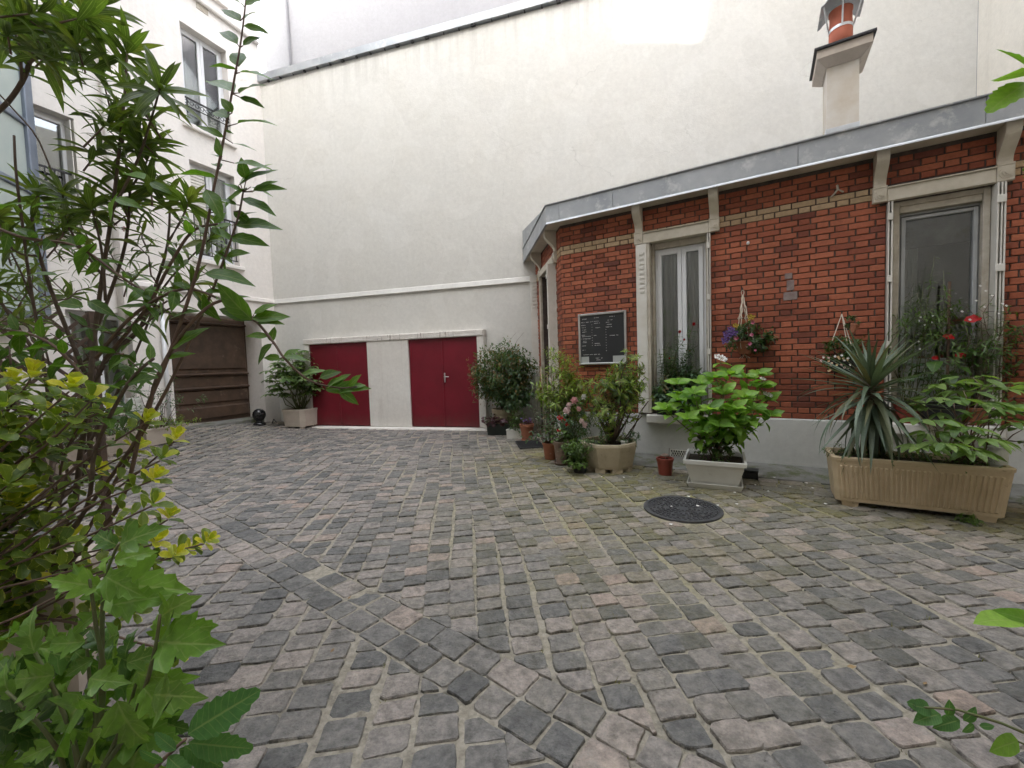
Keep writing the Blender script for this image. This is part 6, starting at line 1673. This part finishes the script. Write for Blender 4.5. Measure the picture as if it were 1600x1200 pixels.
# weed and petals
wq = gpt(1516, 818)
t = Plant('weed', 'small green weed sprouting from the cobbles below the ribbed planter', 'weed', wq)
bush(t, wq, 12, .06, .08, ('small', 'lf_mid', .045), .01, 6, .2, ('greenstem', .002, .001), .2, .1); t.finish(0)
m = MB()
for (x, y) in ((1049, 794), (1090, 793), (1121, 792), (1076, 778), (1048, 822), (1151, 790), (1105, 763), (1210, 748), (1195, 741), (1235, 763), (1170, 745), (1218, 742), (1148, 772), (975, 748), (940, 747), (1200, 770), (1260, 757), (1270, 765), (1180, 760), (1290, 790), (1020, 765)):
    q = gpt(x, y) + Vector((0, 0, .016)); a = pr.uniform(0, 6.28); s_ = pr.uniform(.010, .018)
    m.add([q + Vector((s_ * math.cos(a + k * 1.257) * (1 if k % 2 else .7), s_ * math.sin(a + k * 1.257), .004 * (k % 2))) for k in range(5)], [(0, 1, 2, 3, 4)])
o = m.build('fallen_petals', M['petal_white'], None); o['kind'] = 'stuff'
# ================================================================ left side: row of planters along the left building
def wall_planter(a, b, ytop, mat, name, label, depth=.36, ribs=0):
    A, B_ = gpt(*a), gpt(*b)
    F = Frame(A[:2], (B_ - A).to_2d()); L = (B_ - A).length; z0 = min(A.z, B_.z)
    t_ = thing(name, label, 'planter', F.P(L / 2, depth / 2, z0))
    zs_ = box_planter(t_, F, L / 2, depth / 2, z0, L * 1.06, depth, zat(B_, ytop) - z0, mat, .86, .012, .035, ribs, .04, .03)
    return t_, F, L, zs_
P1, F1, L1, z1_ = wall_planter((100, 748), (171, 731), 688, 'palestone', 'stone_planter', 'plain pale stone planter nearest on the left, behind the yellow leaved shrub', .4)
P2, F2, L2, z2_ = wall_planter((172, 716), (219, 704), 673, 'palestone', 'stone_planter', 'ribbed pale stone planter in the middle of the row on the left', .36, 20)
P3, F3, L3, z3_ = wall_planter((232, 700), (291, 690), 662, 'palestone', 'stone_planter', 'pale stone planter nearest the brown gateway, with trailing yellow green plants', .34)
q = F1.P(L1 * .4, .2, z1_)
t = Plant('leafy_planter_shrub', 'loose green shrub filling the plain stone planter on the left', 'plant', q)
bush(t, q, 18, .7, .55, ('leaflet', 'lf_mid', .11), .15, 14, .1, ('twig', .006, .002), .3, .15, 3); t.finish(0)
q = F2.P(L2 * .5, .18, z2_)
t = Plant('planter_shrub', 'low dark green shrub growing in the ribbed stone planter', 'plant', q)
bush(t, q, 14, .35, .3, ('leaflet', 'lf_dark', .10), .12, 10, .1, ('twig', .005, .002), .3, .15, 2); t.finish(0)
q = F3.P(L3 * .55, .17, z3_)
t = Plant('gateway_climber', 'thin climbers and yellow green trailing plants beside the brown gateway', 'plant', q)
bush(t, q, 22, .22, .42, ('small', 'lf_azalea', .055), .2, 14, .1, ('greenstem', .003, .0015), .2, .35, 2)
bush(t, q + Vector((-.1, .1, 0)), 8, zat(q, 590) - z3_, .35, ('small', 'lf_bluegreen', .06), .1, 16, .25, ('twig', .006, .002), .3, .15, 2)
bush(t, q + Vector((.05, 0, 0)), 5, zat(q, 585) - z3_, .45, ('leaflet', 'lf_bluegreen', .09), .1, 10, .45, ('twig', .006, .002), .3, .15, 2, bias=(.15, 0))
t.finish(0)
q = gpt(208, 700) + Vector((-.30, .42, 0)); q.z = gz(q.x, q.y)
u_ = thing('pale_urn', 'tall pale glazed urn standing behind the ribbed stone planter', 'urn', q)
m = MB(); hu = zat(q, 622) - q.z; ru = wid(q, 12)
m.lathe(q, [(ru * .7, 0), (ru * .95, hu * .35), (ru, hu * .6), (ru * .9, hu * .85), (ru * .75, hu * .93), (ru * .85, hu), (ru * .7, hu), (ru * .6, hu * .9)], 24); m.build('body', M['whitepot'], u_, smooth=True)

# lattice behind the shrubs
tl0, tl1 = dpt(-40, 600, 2.7), dpt(150, 600, 3.3)
FT = Frame(tl0[:2], (tl1 - tl0).to_2d()); TL = (tl1 - tl0).length; tz0, tz1 = .55, zat(tl0, 478)
tr = thing('lattice_trellis', 'dark wooden diamond lattice standing behind the tangle of shrub stems', 'trellis', FT.P(TL / 2, 0, 0))
HH = tz1 - tz0; step = .17; k = -int(HH / step) - 1
while k * step < TL:
    for sgn, dd in ((1, -.012), (-1, .003)):
        u0, z0 = (k * step, tz0) if sgn > 0 else (k * step + HH, tz0)
        ua, za, ub_, zb_ = (u0, tz0, u0 + HH, tz1) if sgn > 0 else (u0, tz0, u0 - HH, tz1)
        if ua > ub_: ua, za, ub_, zb_ = ub_, zb_, ua, za
        if ub_ <= 0 or ua >= TL: continue
        sl_ = (zb_ - za) / (ub_ - ua)
        if ua < 0: za += -ua * sl_; ua = 0
        if ub_ > TL: zb_ -= (ub_ - TL) * sl_; ub_ = TL
        if ub_ - ua < .08: continue
        m = MB(); w_ = .016
        m.hexa([FT.P(ua, dd, za - w_), FT.P(ub_, dd, zb_ - w_), FT.P(ub_, dd + .012, zb_ - w_), FT.P(ua, dd + .012, za - w_),
                FT.P(ua, dd, za + w_), FT.P(ub_, dd, zb_ + w_), FT.P(ub_, dd + .012, zb_ + w_), FT.P(ua, dd + .012, za + w_)])
        m.build('slat', M['lattice'], tr)
    k += 1
for u in (0, TL):
    m = MB(); m.box(FT, u - .02, u + .02, -.025, .025, 0, tz1 + .03); m.build('post', M['lattice'], tr)

# ---------------------------------------------------------------- the near planter and what grows in it
rc = dpt(120, 910, 1.62)
FN = Frame(rc[:2], (.80, .60))
np_ = thing('large_stone_planter', 'large pale rimmed stone planter in the near left corner under the shrubs', 'planter', FN.P(-.6, .25, 0))
zn = box_planter(np_, FN, -.62, .25, 0, 1.24, .5, rc.z, 'palestone', .9, .02, .05, 0, .03, .05)
def dpoly(pts, D, dv=.06):
    out = []; off = 0
    for i, (x, y) in enumerate(pts):
        off += pr.gauss(0, dv * .4); out.append(dpt(x, y, D + off))
    return out
def smooth(pts, n=3):                                      # Catmull-Rom through the points
    out = []
    for i in range(len(pts) - 1):
        p0, p1, p2, p3 = pts[max(i - 1, 0)], pts[i], pts[i + 1], pts[min(i + 2, len(pts) - 1)]
        for j in range(n):
            t_ = j / n
            out.append(.5 * ((2 * p1) + (p2 - p0) * t_ + (2 * p0 - 5 * p1 + 4 * p2 - p3) * t_ ** 2 + (3 * p1 - p0 - 3 * p2 + p3) * t_ ** 3))
    return out + [pts[-1]]
def pxleaf(pl, kind, mat, a, b, D, sx=1.0, dd=None, tilt=.5):
    p = dpt(*a, D); e = dpt(*b, D + (pr.gauss(0, .02) if dd is None else dd)); v = e - p
    pl.leaf(kind, mat, p, v + Vector((0, 0, .12)) * v.length, Vector((pr.gauss(0, .45), -tilt * 2 + pr.gauss(0, .5), 1)), v.length * 1.06, sx)

base = FN.P(-.45, .25, zn)
t = Plant('oleander', 'tall oleander with long narrow leaves and a few pink flowers at the left', 'shrub', base)
DO = 1.85
soil = [(FN.P(-.45 + pr.uniform(-.2, .2), .25 + pr.uniform(-.1, .1), zn - .03)) for _ in range(30)]
stems = [
    ([(100, 820), (124, 720), (140, 600), (148, 520), (160, 430), (175, 330), (188, 220), (196, 130), (198, 78)], .013, .004, 1, 0),
    ([(118, 760), (140, 640), (165, 560), (215, 520), (245, 440), (262, 380), (266, 305)], .013, .004, 0, 0),
    ([(148, 520), (175, 450), (196, 380), (203, 300), (194, 240), (190, 190)], .008, .004, 0, 0),
    ([(140, 600), (90, 480), (62, 400), (50, 340), (62, 300)], .009, .004, 0, 0),
    ([(90, 800), (75, 620), (60, 520), (45, 430), (35, 350), (25, 270), (22, 212)], .007, .004, 0, 0),
    ([(95, 830), (60, 700), (22, 620), (-12, 560), (-30, 470)], .011, .006, 0, 0),
    ([(175, 330), (215, 250), (238, 180), (250, 138)], .006, .003, 0, 0),
    ([(124, 720), (190, 600), (225, 520), (255, 450), (300, 400), (330, 372)], .006, .003, 0, 0),
    ([(160, 430), (122, 380), (102, 340), (98, 300)], .006, .003, 0, 0),
    ([(165, 470), (160, 400), (150, 350), (140, 322)], .006, .003, 0, 0),
    ([(80, 760), (30, 640), (-10, 540), (-40, 400), (-50, 280), (-20, 195), (12, 160), (34, 128), (46, 98), (50, 62)], .013, .009, 0, 0),
    ([(46, 98), (80, 70), (108, 52)], .007, .004, 0, 0), ([(46, 98), (70, 55), (120, 30), (150, 10)], .007, .004, 0, 0), ([(34, 128), (30, 70), (12, 20)], .006, .004, 0, 0),
    ([(110, 780), (128, 660), (170, 560), (235, 500), (285, 470), (300, 440)], .006, .003, 0, 0),
    ([(70, 640), (105, 590), (142, 556), (200, 512), (262, 470)], .007, .004, 0, 0),
    ([(105, 650), (60, 560), (20, 500), (-20, 440)], .008, .005, 0, 0),
    ([(95, 640), (50, 470), (10, 380), (-15, 340)], .004, .003, 0, 0),
    ([(95, 310), (62, 222), (25, 175), (-20, 128)], .004, .003, 0, 0),
    ([(200, 300), (225, 262), (236, 230)], .005, .003, 0, 0),
    ([(262, 380), (285, 340), (296, 312)], .005, .003, 0, 0),
    ([(60, 400), (20, 390), (-10, 330)], .005, .003, 0, 0)]
tr_o = []
for i, (px_, r0, r1, _, _) in enumerate(stems):
    pts = dpoly(px_, DO + pr.uniform(-.12, .15))
    if px_[0][1] > 730: pts = [soil[i], *pts]
    pts = smooth(pts); tr_o.append(pts); t.stem(pts, r0, r1, 'bark', 7)
def whorls(pl, pts, n, size, t0, t1, mat='lf_oleander', tip=14):
    for i in range(n):
        p, d = along(pts, t0 + (t1 - t0) * (i + .5) / n); x = d.orthogonal().normalized(); y = d.cross(x); a0 = pr.uniform(0, 6)
        for j in range(3):
            a = a0 + j * 2.094; rad = x * math.cos(a) + y * math.sin(a)
            dd = (rad * .8 + d * .45 + Vector((0, 0, -.12)) + rv(.12)).normalized()
            pl.leaf('oleander', mat, p, dd, d + Vector((0, 0, .5)), size * pr.uniform(.75, 1.1))
    p, d = along(pts, 1.0); x = d.orthogonal().normalized(); y = d.cross(x)
    for i in range(tip):
        a = i * GOLD; rad = x * math.cos(a) + y * math.sin(a); u = .15 + .75 * i / tip
        dd = (rad * (1 - u) + d * u + Vector((0, 0, -.1 * (1 - u))) + rv(.08)).normalized()
        pl.leaf('oleander', mat, p - d * .03 * (1 - i / tip), dd, d - rad * .2, size * pr.uniform(.8, 1.1) * (1 - .3 * i / tip))
for k, nW, s_, t0 in ((0, 9, .185, .62), (1, 5, .165, .72), (2, 5, .175, .5), (3, 4, .15, .6), (6, 4, .19, .3), (7, 4, .15, .65), (8, 4, .16, .4), (9, 4, .15, .4), (10, 4, .21, .82), (11, 4, .21, .2), (12, 5, .21, .2), (13, 4, .20, .3), (19, 3, .17, .3), (20, 3, .16, .3), (21, 3, .15, .3), (14, 3, .14, .6), (17, 3, .15, .6), (5, 3, .14, .7), (16, 3, .14, .6)):
    whorls(t, tr_o[k], nW, s_, t0, .98)
for (x, y) in ((60, 20), (95, 25), (30, 20), (120, 70), (75, 85), (140, 25), (10, 45), (160, 120), (215, 160), (170, 190), (215, 215), (155, 235), (235, 285), (185, 300)):
    p0 = dpt(x, y, DO + pr.uniform(-.2, .15)); tdir = Vector((pr.gauss(0, .5), pr.gauss(0, .5), 1)).normalized()
    t.stem([p0 - tdir * .12 + rv(.015), p0], .004, .003, 'greenstem', own=False); whorls(t, [p0 - tdir * .12, p0], 2, .185, .2, .9, tip=11)
for k in range(30):                                        # thinner inner shoots
    x, y = pr.uniform(-20, 235), pr.uniform(285, 520)
    p0 = dpt(x, y, DO + pr.uniform(-.1, .5)); tdir = Vector((pr.gauss(0, .7), pr.gauss(0, .5), .8)).normalized()
    pts = curve(p0 - tdir * .2, p0, 0, 4, .05); t.stem(pts, .004, .002, 'twig', own=False); whorls(t, pts, 2, .10, .3, .9, tip=7)
for (x, y) in ((155, 350), (197, 360), (268, 172), (158, 348), (195, 358)):
    t.flower(flower_mesh('cluster', 'fl_magenta'), dpt(x, y, DO), (pr.gauss(0, .3), -.8, .4), .016)
t.finish(300)

base = FN.P(-.2, .2, zn)
t = Plant('broad_leaf_shrub', 'shrub with broad pointed green leaves and long shoots reaching over the courtyard', 'shrub', base)
DL = 1.52
S = lambda px_, D, r0, r1, mat='bark', first=None: (lambda pts: (t.stem(pts, r0, r1, mat, 7), SEGS.append(pts), pts)[2])(smooth(([first] if first else []) + dpoly(px_, D, .012), 5))
SEGS = []
s1 = S([(180, 800), (225, 650), (262, 560), (300, 450), (318, 380), (333, 300), (350, 215), (365, 130), (377, 60), (386, -15)], DL, .008, .0022, 'twig', FN.P(-.15, .2, zn - .03))
s2 = S([(205, 700), (245, 590), (290, 515), (345, 470), (394, 497), (425, 532), (443, 558), (470, 585), (495, 599), (530, 606), (558, 604)], DL - .02, .007, .0028, 'twig', FN.P(-.2, .15, zn - .03))
s3 = S([(215, 690), (270, 590), (325, 470), (352, 400), (372, 340), (380, 300)], DL + .05, .007, .003, 'twig', FN.P(-.1, .25, zn - .03))
s4 = S([(150, 560), (200, 500), (255, 462), (300, 452), (350, 470)], DL + .05, .007, .004, 'twig')
s5 = S([(165, 560), (230, 480), (262, 420), (300, 362), (340, 350)], DL + .08, .007, .004, 'twig')
s6 = S([(140, 600), (90, 545), (40, 520), (-20, 515)], DL, .006, .004, 'twig')
s7 = S([(120, 820), (150, 700), (200, 600), (240, 560)], DL - .1, .008, .005, 'bark', FN.P(-.3, .2, zn - .03))
s8 = S([(-20, 350), (40, 372), (120, 385), (200, 440), (255, 470)], DL + .1, .006, .004, 'twig')
LV = [((381, 10), (360, -8)), ((384, 8), (406, -6)), ((375, 33), (346, 9)), ((380, 31), (398, 12)), ((381, 40), (414, 50)), ((371, 69), (337, 36)), ((380, 71), (404, 52)), ((373, 104), (371, 74)),
      ((371, 110), (328, 98)), ((375, 113), (421, 117)), ((366, 144), (320, 118)), ((375, 145), (403, 127)), ((375, 152), (407, 163)), ((363, 176), (344, 149)), ((357, 184), (328, 166)), ((371, 193), (426, 184)),
      ((350, 215), (305, 196)), ((364, 224), (400, 234)), ((347, 244), (331, 214)), ((347, 247), (327, 240)), ((352, 205), (366, 208)), ((340, 278), (285, 266)), ((345, 262), (330, 250)), ((366, 255), (420, 260)), ((372, 290), (428, 262)),
      ((322, 296), (346, 340)), ((386, 294), (350, 318)), ((392, 292), (426, 306)), ((398, 298), (441, 292)), ((366, 352), (436, 350)), ((362, 352), (330, 352)), ((330, 358), (366, 374)), ((336, 392), (364, 408)), ((320, 427), (392, 438)),
      ((326, 445), (386, 474)), ((262, 385), (288, 414)), ((272, 338), (300, 344)), ((300, 452), (268, 440)), ((310, 470), (338, 500)), ((345, 470), (385, 462)), ((394, 500), (328, 447)), ((394, 498), (451, 495)), ((397, 491), (428, 473)),
      ((394, 501), (330, 478)), ((396, 502), (440, 503)), ((425, 534), (427, 508)), ((419, 526), (381, 524)), ((425, 537), (398, 566)), ((437, 561), (410, 556)), ((443, 558), (478, 562)), ((443, 556), (466, 546)), ((470, 586), (508, 578)), ((500, 590), (530, 580)),
      ((509, 606), (536, 588)), ((520, 603), (545, 586)), ((509, 609), (571, 607)), ((530, 610), (558, 632)), ((545, 604), (562, 588)), ((548, 606), (570, 600)), ((268, 498), (300, 482)), ((262, 560), (300, 552)), ((268, 545), (318, 512)), ((255, 490), (230, 510)),
      ((240, 590), (205, 612)), ((230, 480), (178, 478)), ((235, 470), (190, 440)), ((200, 520), (150, 512)), ((210, 505), (225, 540)), ((150, 380), (110, 420)), ((140, 400), (185, 430)), ((120, 385), (85, 372)), ((60, 372), (20, 352)), ((70, 375), (30, 395)),
      ((185, 300), (165, 345)), ((180, 310), (215, 325)), ((225, 280), (190, 262)), ((235, 285), (262, 300)), ((40, 320), (-8, 318)), ((50, 325), (92, 312)), ((90, 545), (55, 530)), ((40, 520), (10, 545)), ((100, 560), (70, 590)), ((20, 515), (-20, 500)),
      ((375, 285), (415, 250)), ((380, 300), (345, 285)), ((378, 310), (425, 330)), ((370, 320), (340, 310)), ((385, 280), (372, 245)), ((395, 300), (430, 282)), ((365, 330), (392, 350)), ((355, 385), (330, 410)), ((362, 370), (410, 385)), ((350, 400), (352, 440)), ((130, 480), (80, 470)), ((140, 470), (170, 495)), ((90, 430), (40, 425)), ((200, 600), (240, 590)), ((200, 560), (160, 580)), ((320, 380), (300, 400)), ((355, 400), (385, 392)), ((300, 362), (270, 372)), ((345, 330), (318, 322)), ((372, 340), (400, 330))]
for a, b in LV:
    big = math.hypot(a[0] - b[0], a[1] - b[1]) > 38
    av = dpt(*a, DL)
    near = min((q for sg in SEGS for q in sg), key=lambda q: ((project(q)[0] - a[0]) ** 2 + (project(q)[1] - a[1]) ** 2))
    D_ = near.y + pr.uniform(-.01, .01) if math.hypot(project(near)[0] - a[0], project(near)[1] - a[1]) < 26 else DL + pr.uniform(-.02, .05)
    pxleaf(t, 'laurel', 'lf_hydark' if pr.random() < .08 else 'lf_laurel', a, b, D_, pr.uniform(.85, 1.15) * (.95 if big else 1.2))
    if (near - dpt(*a, D_)).length < .09: t.stem([near, dpt(*a, D_)], .0022, .0016, 'greenstem', own=False)
for pts in (s4, s5, s6, s7, s8): dress(t, pts, 'laurel', 'lf_laurel', .095, 8, .1, 1, .35, .1, opp=True)
for k in range(16):
    x, y = pr.uniform(0, 250), pr.uniform(500, 640); p0 = dpt(x, y, DL + pr.uniform(.05, .4)); tdir = rv(1); tdir.z = abs(tdir.z); tdir.normalize()
    pts = [p0 - tdir * .12, p0]; t.stem(pts, .004, .002, 'twig', own=False); dress(t, pts, 'laurel', 'lf_hydark', .085, 3, .2, 1, .3, .1, opp=True)
t.finish(300)

base = FN.P(-.55, .12, zn)
t = Plant('golden_euonymus', 'variegated shrub with yellow shoot tips over glossy round green leaves', 'shrub', base)
DE = 1.42
tips = [(48, 592, 1), (108, 612, 1), (20, 606, 1), (165, 640, 1), (140, 628, 0), (225, 662, 1), (272, 690, 1), (208, 705, 1), (152, 742, 1), (36, 792, 2), (10, 800, 2), (236, 752, 1), (262, 812, 1), (240, 850, 1), (292, 862, 1), (318, 850, 1), (268, 872, 1), (282, 1018, 1), (238, 790, 0), (95, 850, 0), (60, 690, 0), (20, 680, 0), (85, 655, 0), (5, 640, 0), (40, 740, 0), (75, 900, 0), (30, 900, 0), (130, 900, 0), (200, 850, 0), (10, 760, 0), (60, 830, 0), (220, 890, 0), (140, 960, 0), (210, 960, 0), (10, 960, 0), (250, 720, 0), (-10, 700, 0), (80, 610, 0), (130, 655, 0), (-15, 615, 0)]
for i, (x, y, kind) in enumerate(tips):
    D = DE + pr.uniform(-.12, .18)
    e = dpt(x, y, D); b1 = FN.P(-.6 + pr.uniform(-.3, .35), .12 + pr.uniform(-.1, .1), zn - .03)
    mid = b1.lerp(e, .5) + Vector((0, 0, -.03 if x > 150 else .03)) + rv(.03)
    pts = smooth([b1, b1.lerp(e, .22) + rv(.02), mid, b1.lerp(e, .8) + rv(.01), e]); t.stem(pts, .006, .0028, 'twig', 6)
    L = (e - b1).length; n = int(L * 26 * pr.uniform(.45, .7))
    dress(t, pts, 'euonymus', 'lf_euo', .058 if x > 140 else .078, (4 if x > 140 else 5) if kind else max(6, n), max(.15, 1 - .20 / max(L, .2)) if kind else .35, .97, .3, .05, opp=True, jit=.3)
    d = along(pts, 1.0)[1]; d = (d + Vector((0, -.1, .7))).normalized(); x_ = d.orthogonal().normalized(); y_ = d.cross(x_)
    for j in range(9 if kind else 6):
        a = j * math.pi / 2 + (j // 4) * .78 + pr.gauss(0, .15); rad = x_ * math.cos(a) + y_ * math.sin(a); u = .25 + .6 * j / 8
        t.leaf('euonymus', 'lf_euoy' if (kind and (j > 0 or pr.random() < .5)) or pr.random() < .15 else 'lf_euo', e + d * .012 * j / 4, rad * (1 - u) + d * u + rv(.06), d - rad * .3, pr.uniform(.066, .090) * (.72 if x > 140 else 1) * (1.25 if kind == 2 else 1) * (1 - .04 * j))
    for j in range(2 if x < 140 else 0):
        q_, dq = along(pts, pr.uniform(.5, .9)); e2 = q_ + (dq + rv(.8)).normalized() * pr.uniform(.06, .13); sp = curve(q_, e2, 0, 4, .05); t.stem(sp, .003, .002, 'twig', own=False)
        dress(t, sp, 'euonymus', 'lf_euo', .075, 3, .2, 1, .35, .05, opp=True)
t.finish(300)

# ---------------------------------------------------------------- hibiscus in a pot close to the camera
hb = Vector((dpt(120, 1200, .98).x - .05, 1.0, 0))
t = Plant('hibiscus', 'light green hibiscus with large lobed leaves in the near left corner', 'shrub', hb)
round_pot(t.root, hb, .17, .13, .26, 'blackplastic', .012)
DHB = .98
hs_ = [smooth([hb + Vector((pr.uniform(-.06, .06), pr.uniform(-.06, .06), .22)), *dpoly(px_, DHB, .03)]) for px_ in (
    [(150, 1150), (158, 1050), (160, 960), (165, 900), (185, 850)], [(120, 1180), (90, 1090), (55, 1020), (30, 985)], [(190, 1160), (225, 1080), (243, 1010), (250, 960)],
    [(100, 1200), (60, 1130), (10, 1080)], [(170, 1180), (200, 1110), (215, 1060)], [(140, 1190), (150, 1120), (140, 1060), (135, 1000)], [(160, 1100), (150, 980), (140, 905)])]
for pts in hs_: t.stem(pts, .007, .003, 'greenstem')
HV = [((139, 902), (57, 919)), ((173, 914), (256, 926)), ((176, 945), (250, 941)), ((156, 956), (102, 997)), ((176, 1030), (159, 1072)), ((198, 1036), (254, 1024)), ((198, 1075), (278, 1082)), ((85, 1055), (-4, 1076)), ((133, 1092), (52, 1190)),
      ((184, 1095), (216, 1195)), ((76, 1078), (12, 1106)), ((133, 1002), (54, 1020)), ((249, 1000), (240, 964)), ((268, 984), (342, 986)), ((249, 1002), (308, 1022)), ((30, 985), (-12, 992)), ((40, 1019), (-2, 1062)), ((183, 852), (128, 832)),
      ((188, 852), (239, 828)), ((179, 877), (246, 861)), ((156, 916), (64, 914)), ((160, 935), (120, 905)), ((185, 990), (150, 1010)), ((240, 1085), (292, 1100)), ((225, 1075), (262, 1130)), ((120, 1130), (60, 1120)), ((160, 1140), (120, 1205)),
      ((60, 1110), (5, 1150)), ((200, 1130), (262, 1180)), ((90, 1160), (20, 1200)), ((250, 965), (286, 940)), ((165, 900), (205, 935)), ((215, 1050), (235, 1075)), ((145, 1030), (98, 1062)), ((55, 1020), (20, 960)), ((100, 1010), (60, 985)), ((170, 870), (150, 890)), ((140, 1060), (190, 1075)), ((20, 1090), (-20, 1050)), ((120, 1085), (150, 1130))]
for a, b in HV:
    pxleaf(t, 'hibiscus', 'lf_hib', a, b, DHB + pr.uniform(-.05, .05), pr.uniform(.9, 1.15), pr.gauss(-.02, .03), .75)
for k in range(110):
    x, y = pr.uniform(-30, 265), pr.uniform(1010, 1260)
    if x > 210 and y < 1090: continue
    a = pr.uniform(0, 6.28); l = pr.uniform(45, 85); D = DHB + pr.uniform(.03, .22)
    pxleaf(t, 'hibiscus', 'lf_hib' if pr.random() < .5 else 'lf_hydark', (x, y), (x + l * math.cos(a), y + l * math.sin(a) * .8), D, 1.0, pr.gauss(0, .03), .7)
t.finish(300)
# toothed twig low at the bottom left
tb0 = Vector((dpt(180, 1260, .85).x, .9, .0))
t = Plant('toothed_leaf_sapling', 'sapling with two large toothed leaves low over the cobbles at bottom left', 'plant', tb0)
pts = smooth([tb0, dpt(190, 1290, .88), dpt(240, 1205, .84), dpt(268, 1175, .83), dpt(290, 1155, .82)]); t.stem(pts, .006, .003, 'twig')
for a, b, mt in (((293, 1147), (399, 1094), 'lf_serr'), ((295, 1160), (386, 1180), 'lf_serr'), ((288, 1165), (340, 1205), 'lf_serr'), ((275, 1172), (240, 1150), 'lf_serr'), ((262, 1182), (300, 1225), 'lf_serr'), ((255, 1190), (215, 1180), 'lf_serr'), ((280, 1170), (345, 1190), 'lf_serr')):
    pxleaf(t, 'toothed', mt, a, b, .82, 1.05, pr.gauss(0, .02), .8)
t.finish(300)
# leaves reaching in from a shrub at the right edge of the view
rb_ = Vector((dpt(1960, 600, 1.15).x, 1.15, 0))
t = Plant('right_edge_shrub', 'tall shrub outside the right edge with a few leaves reaching into view', 'shrub', rb_)
pts = smooth([rb_, rb_ + Vector((.0, 0, .7)), dpt(1800, 560, 1.15), dpt(1700, 420, 1.15), dpt(1645, 250, 1.15), dpt(1606, 122, 1.12)]); t.stem(pts, .012, .003, 'twig')
round_pot(t.root, rb_, .20, .15, .34, 'terra', .014)
for k in range(9):
    b0 = rb_ + Vector((pr.uniform(-.05, .08), pr.uniform(-.08, .08), .3)); e0 = b0 + Vector((pr.uniform(-.05, .42), pr.uniform(-.35, .1), pr.uniform(.5, 1.2)))
    sp = curve(b0, e0, .03, 6, .04); t.stem(sp, .007, .003, 'twig'); dress(t, sp, 'toothed', 'lf_hyd', .10, 9, .3, 1, .35, .1)
for a, b, s_ in (((1604, 118), (1558, 124), 1.5), ((1606, 128), (1552, 172), 1.15), ((1612, 110), (1566, 80), 1.3), ((1640, 220), (1625, 300), 1.2), ((1650, 300), (1620, 260), 1.2)):
    pxleaf(t, 'toothed', 'lf_hyd', a, b, 1.12, s_, -.02, .5)
for a_, b_ in (((1700, 1000), (1596, 972)), ((1690, 1180), (1432, 1104)), ((1680, 1230), (1590, 1158))):
    D = .86; p0, p1 = dpt(*a_, D), dpt(*b_, D); pts = curve(p0, p1, .01, 5, .02); t.stem([rb_ + Vector((.05, -.1, .35)), p0], .005, .004, 'twig'); t.stem(pts, .004, .002, 'greenstem')
for a, b, s_ in (((1598, 972), (1520, 966), .8), ((1620, 975), (1570, 960), .9), ((1435, 1106), (1424, 1098), 1.4), ((1455, 1110), (1428, 1102), 1.3), ((1470, 1116), (1432, 1126), 1.1), ((1480, 1118), (1492, 1100), 1.2), ((1505, 1126), (1535, 1115), 1.1), ((1500, 1125), (1466, 1138), 1.1), ((1530, 1134), (1556, 1140), 1.1), ((1522, 1132), (1510, 1146), 1.1), ((1592, 1158), (1552, 1172), 1.3), ((1610, 1165), (1640, 1190), 1.2)):
    pxleaf(t, 'leaflet', 'lf_serr' if a[0] < 1560 else 'lf_hyd', a, b, .86, s_ * 1.4, -.01, .9)
t.finish(300)
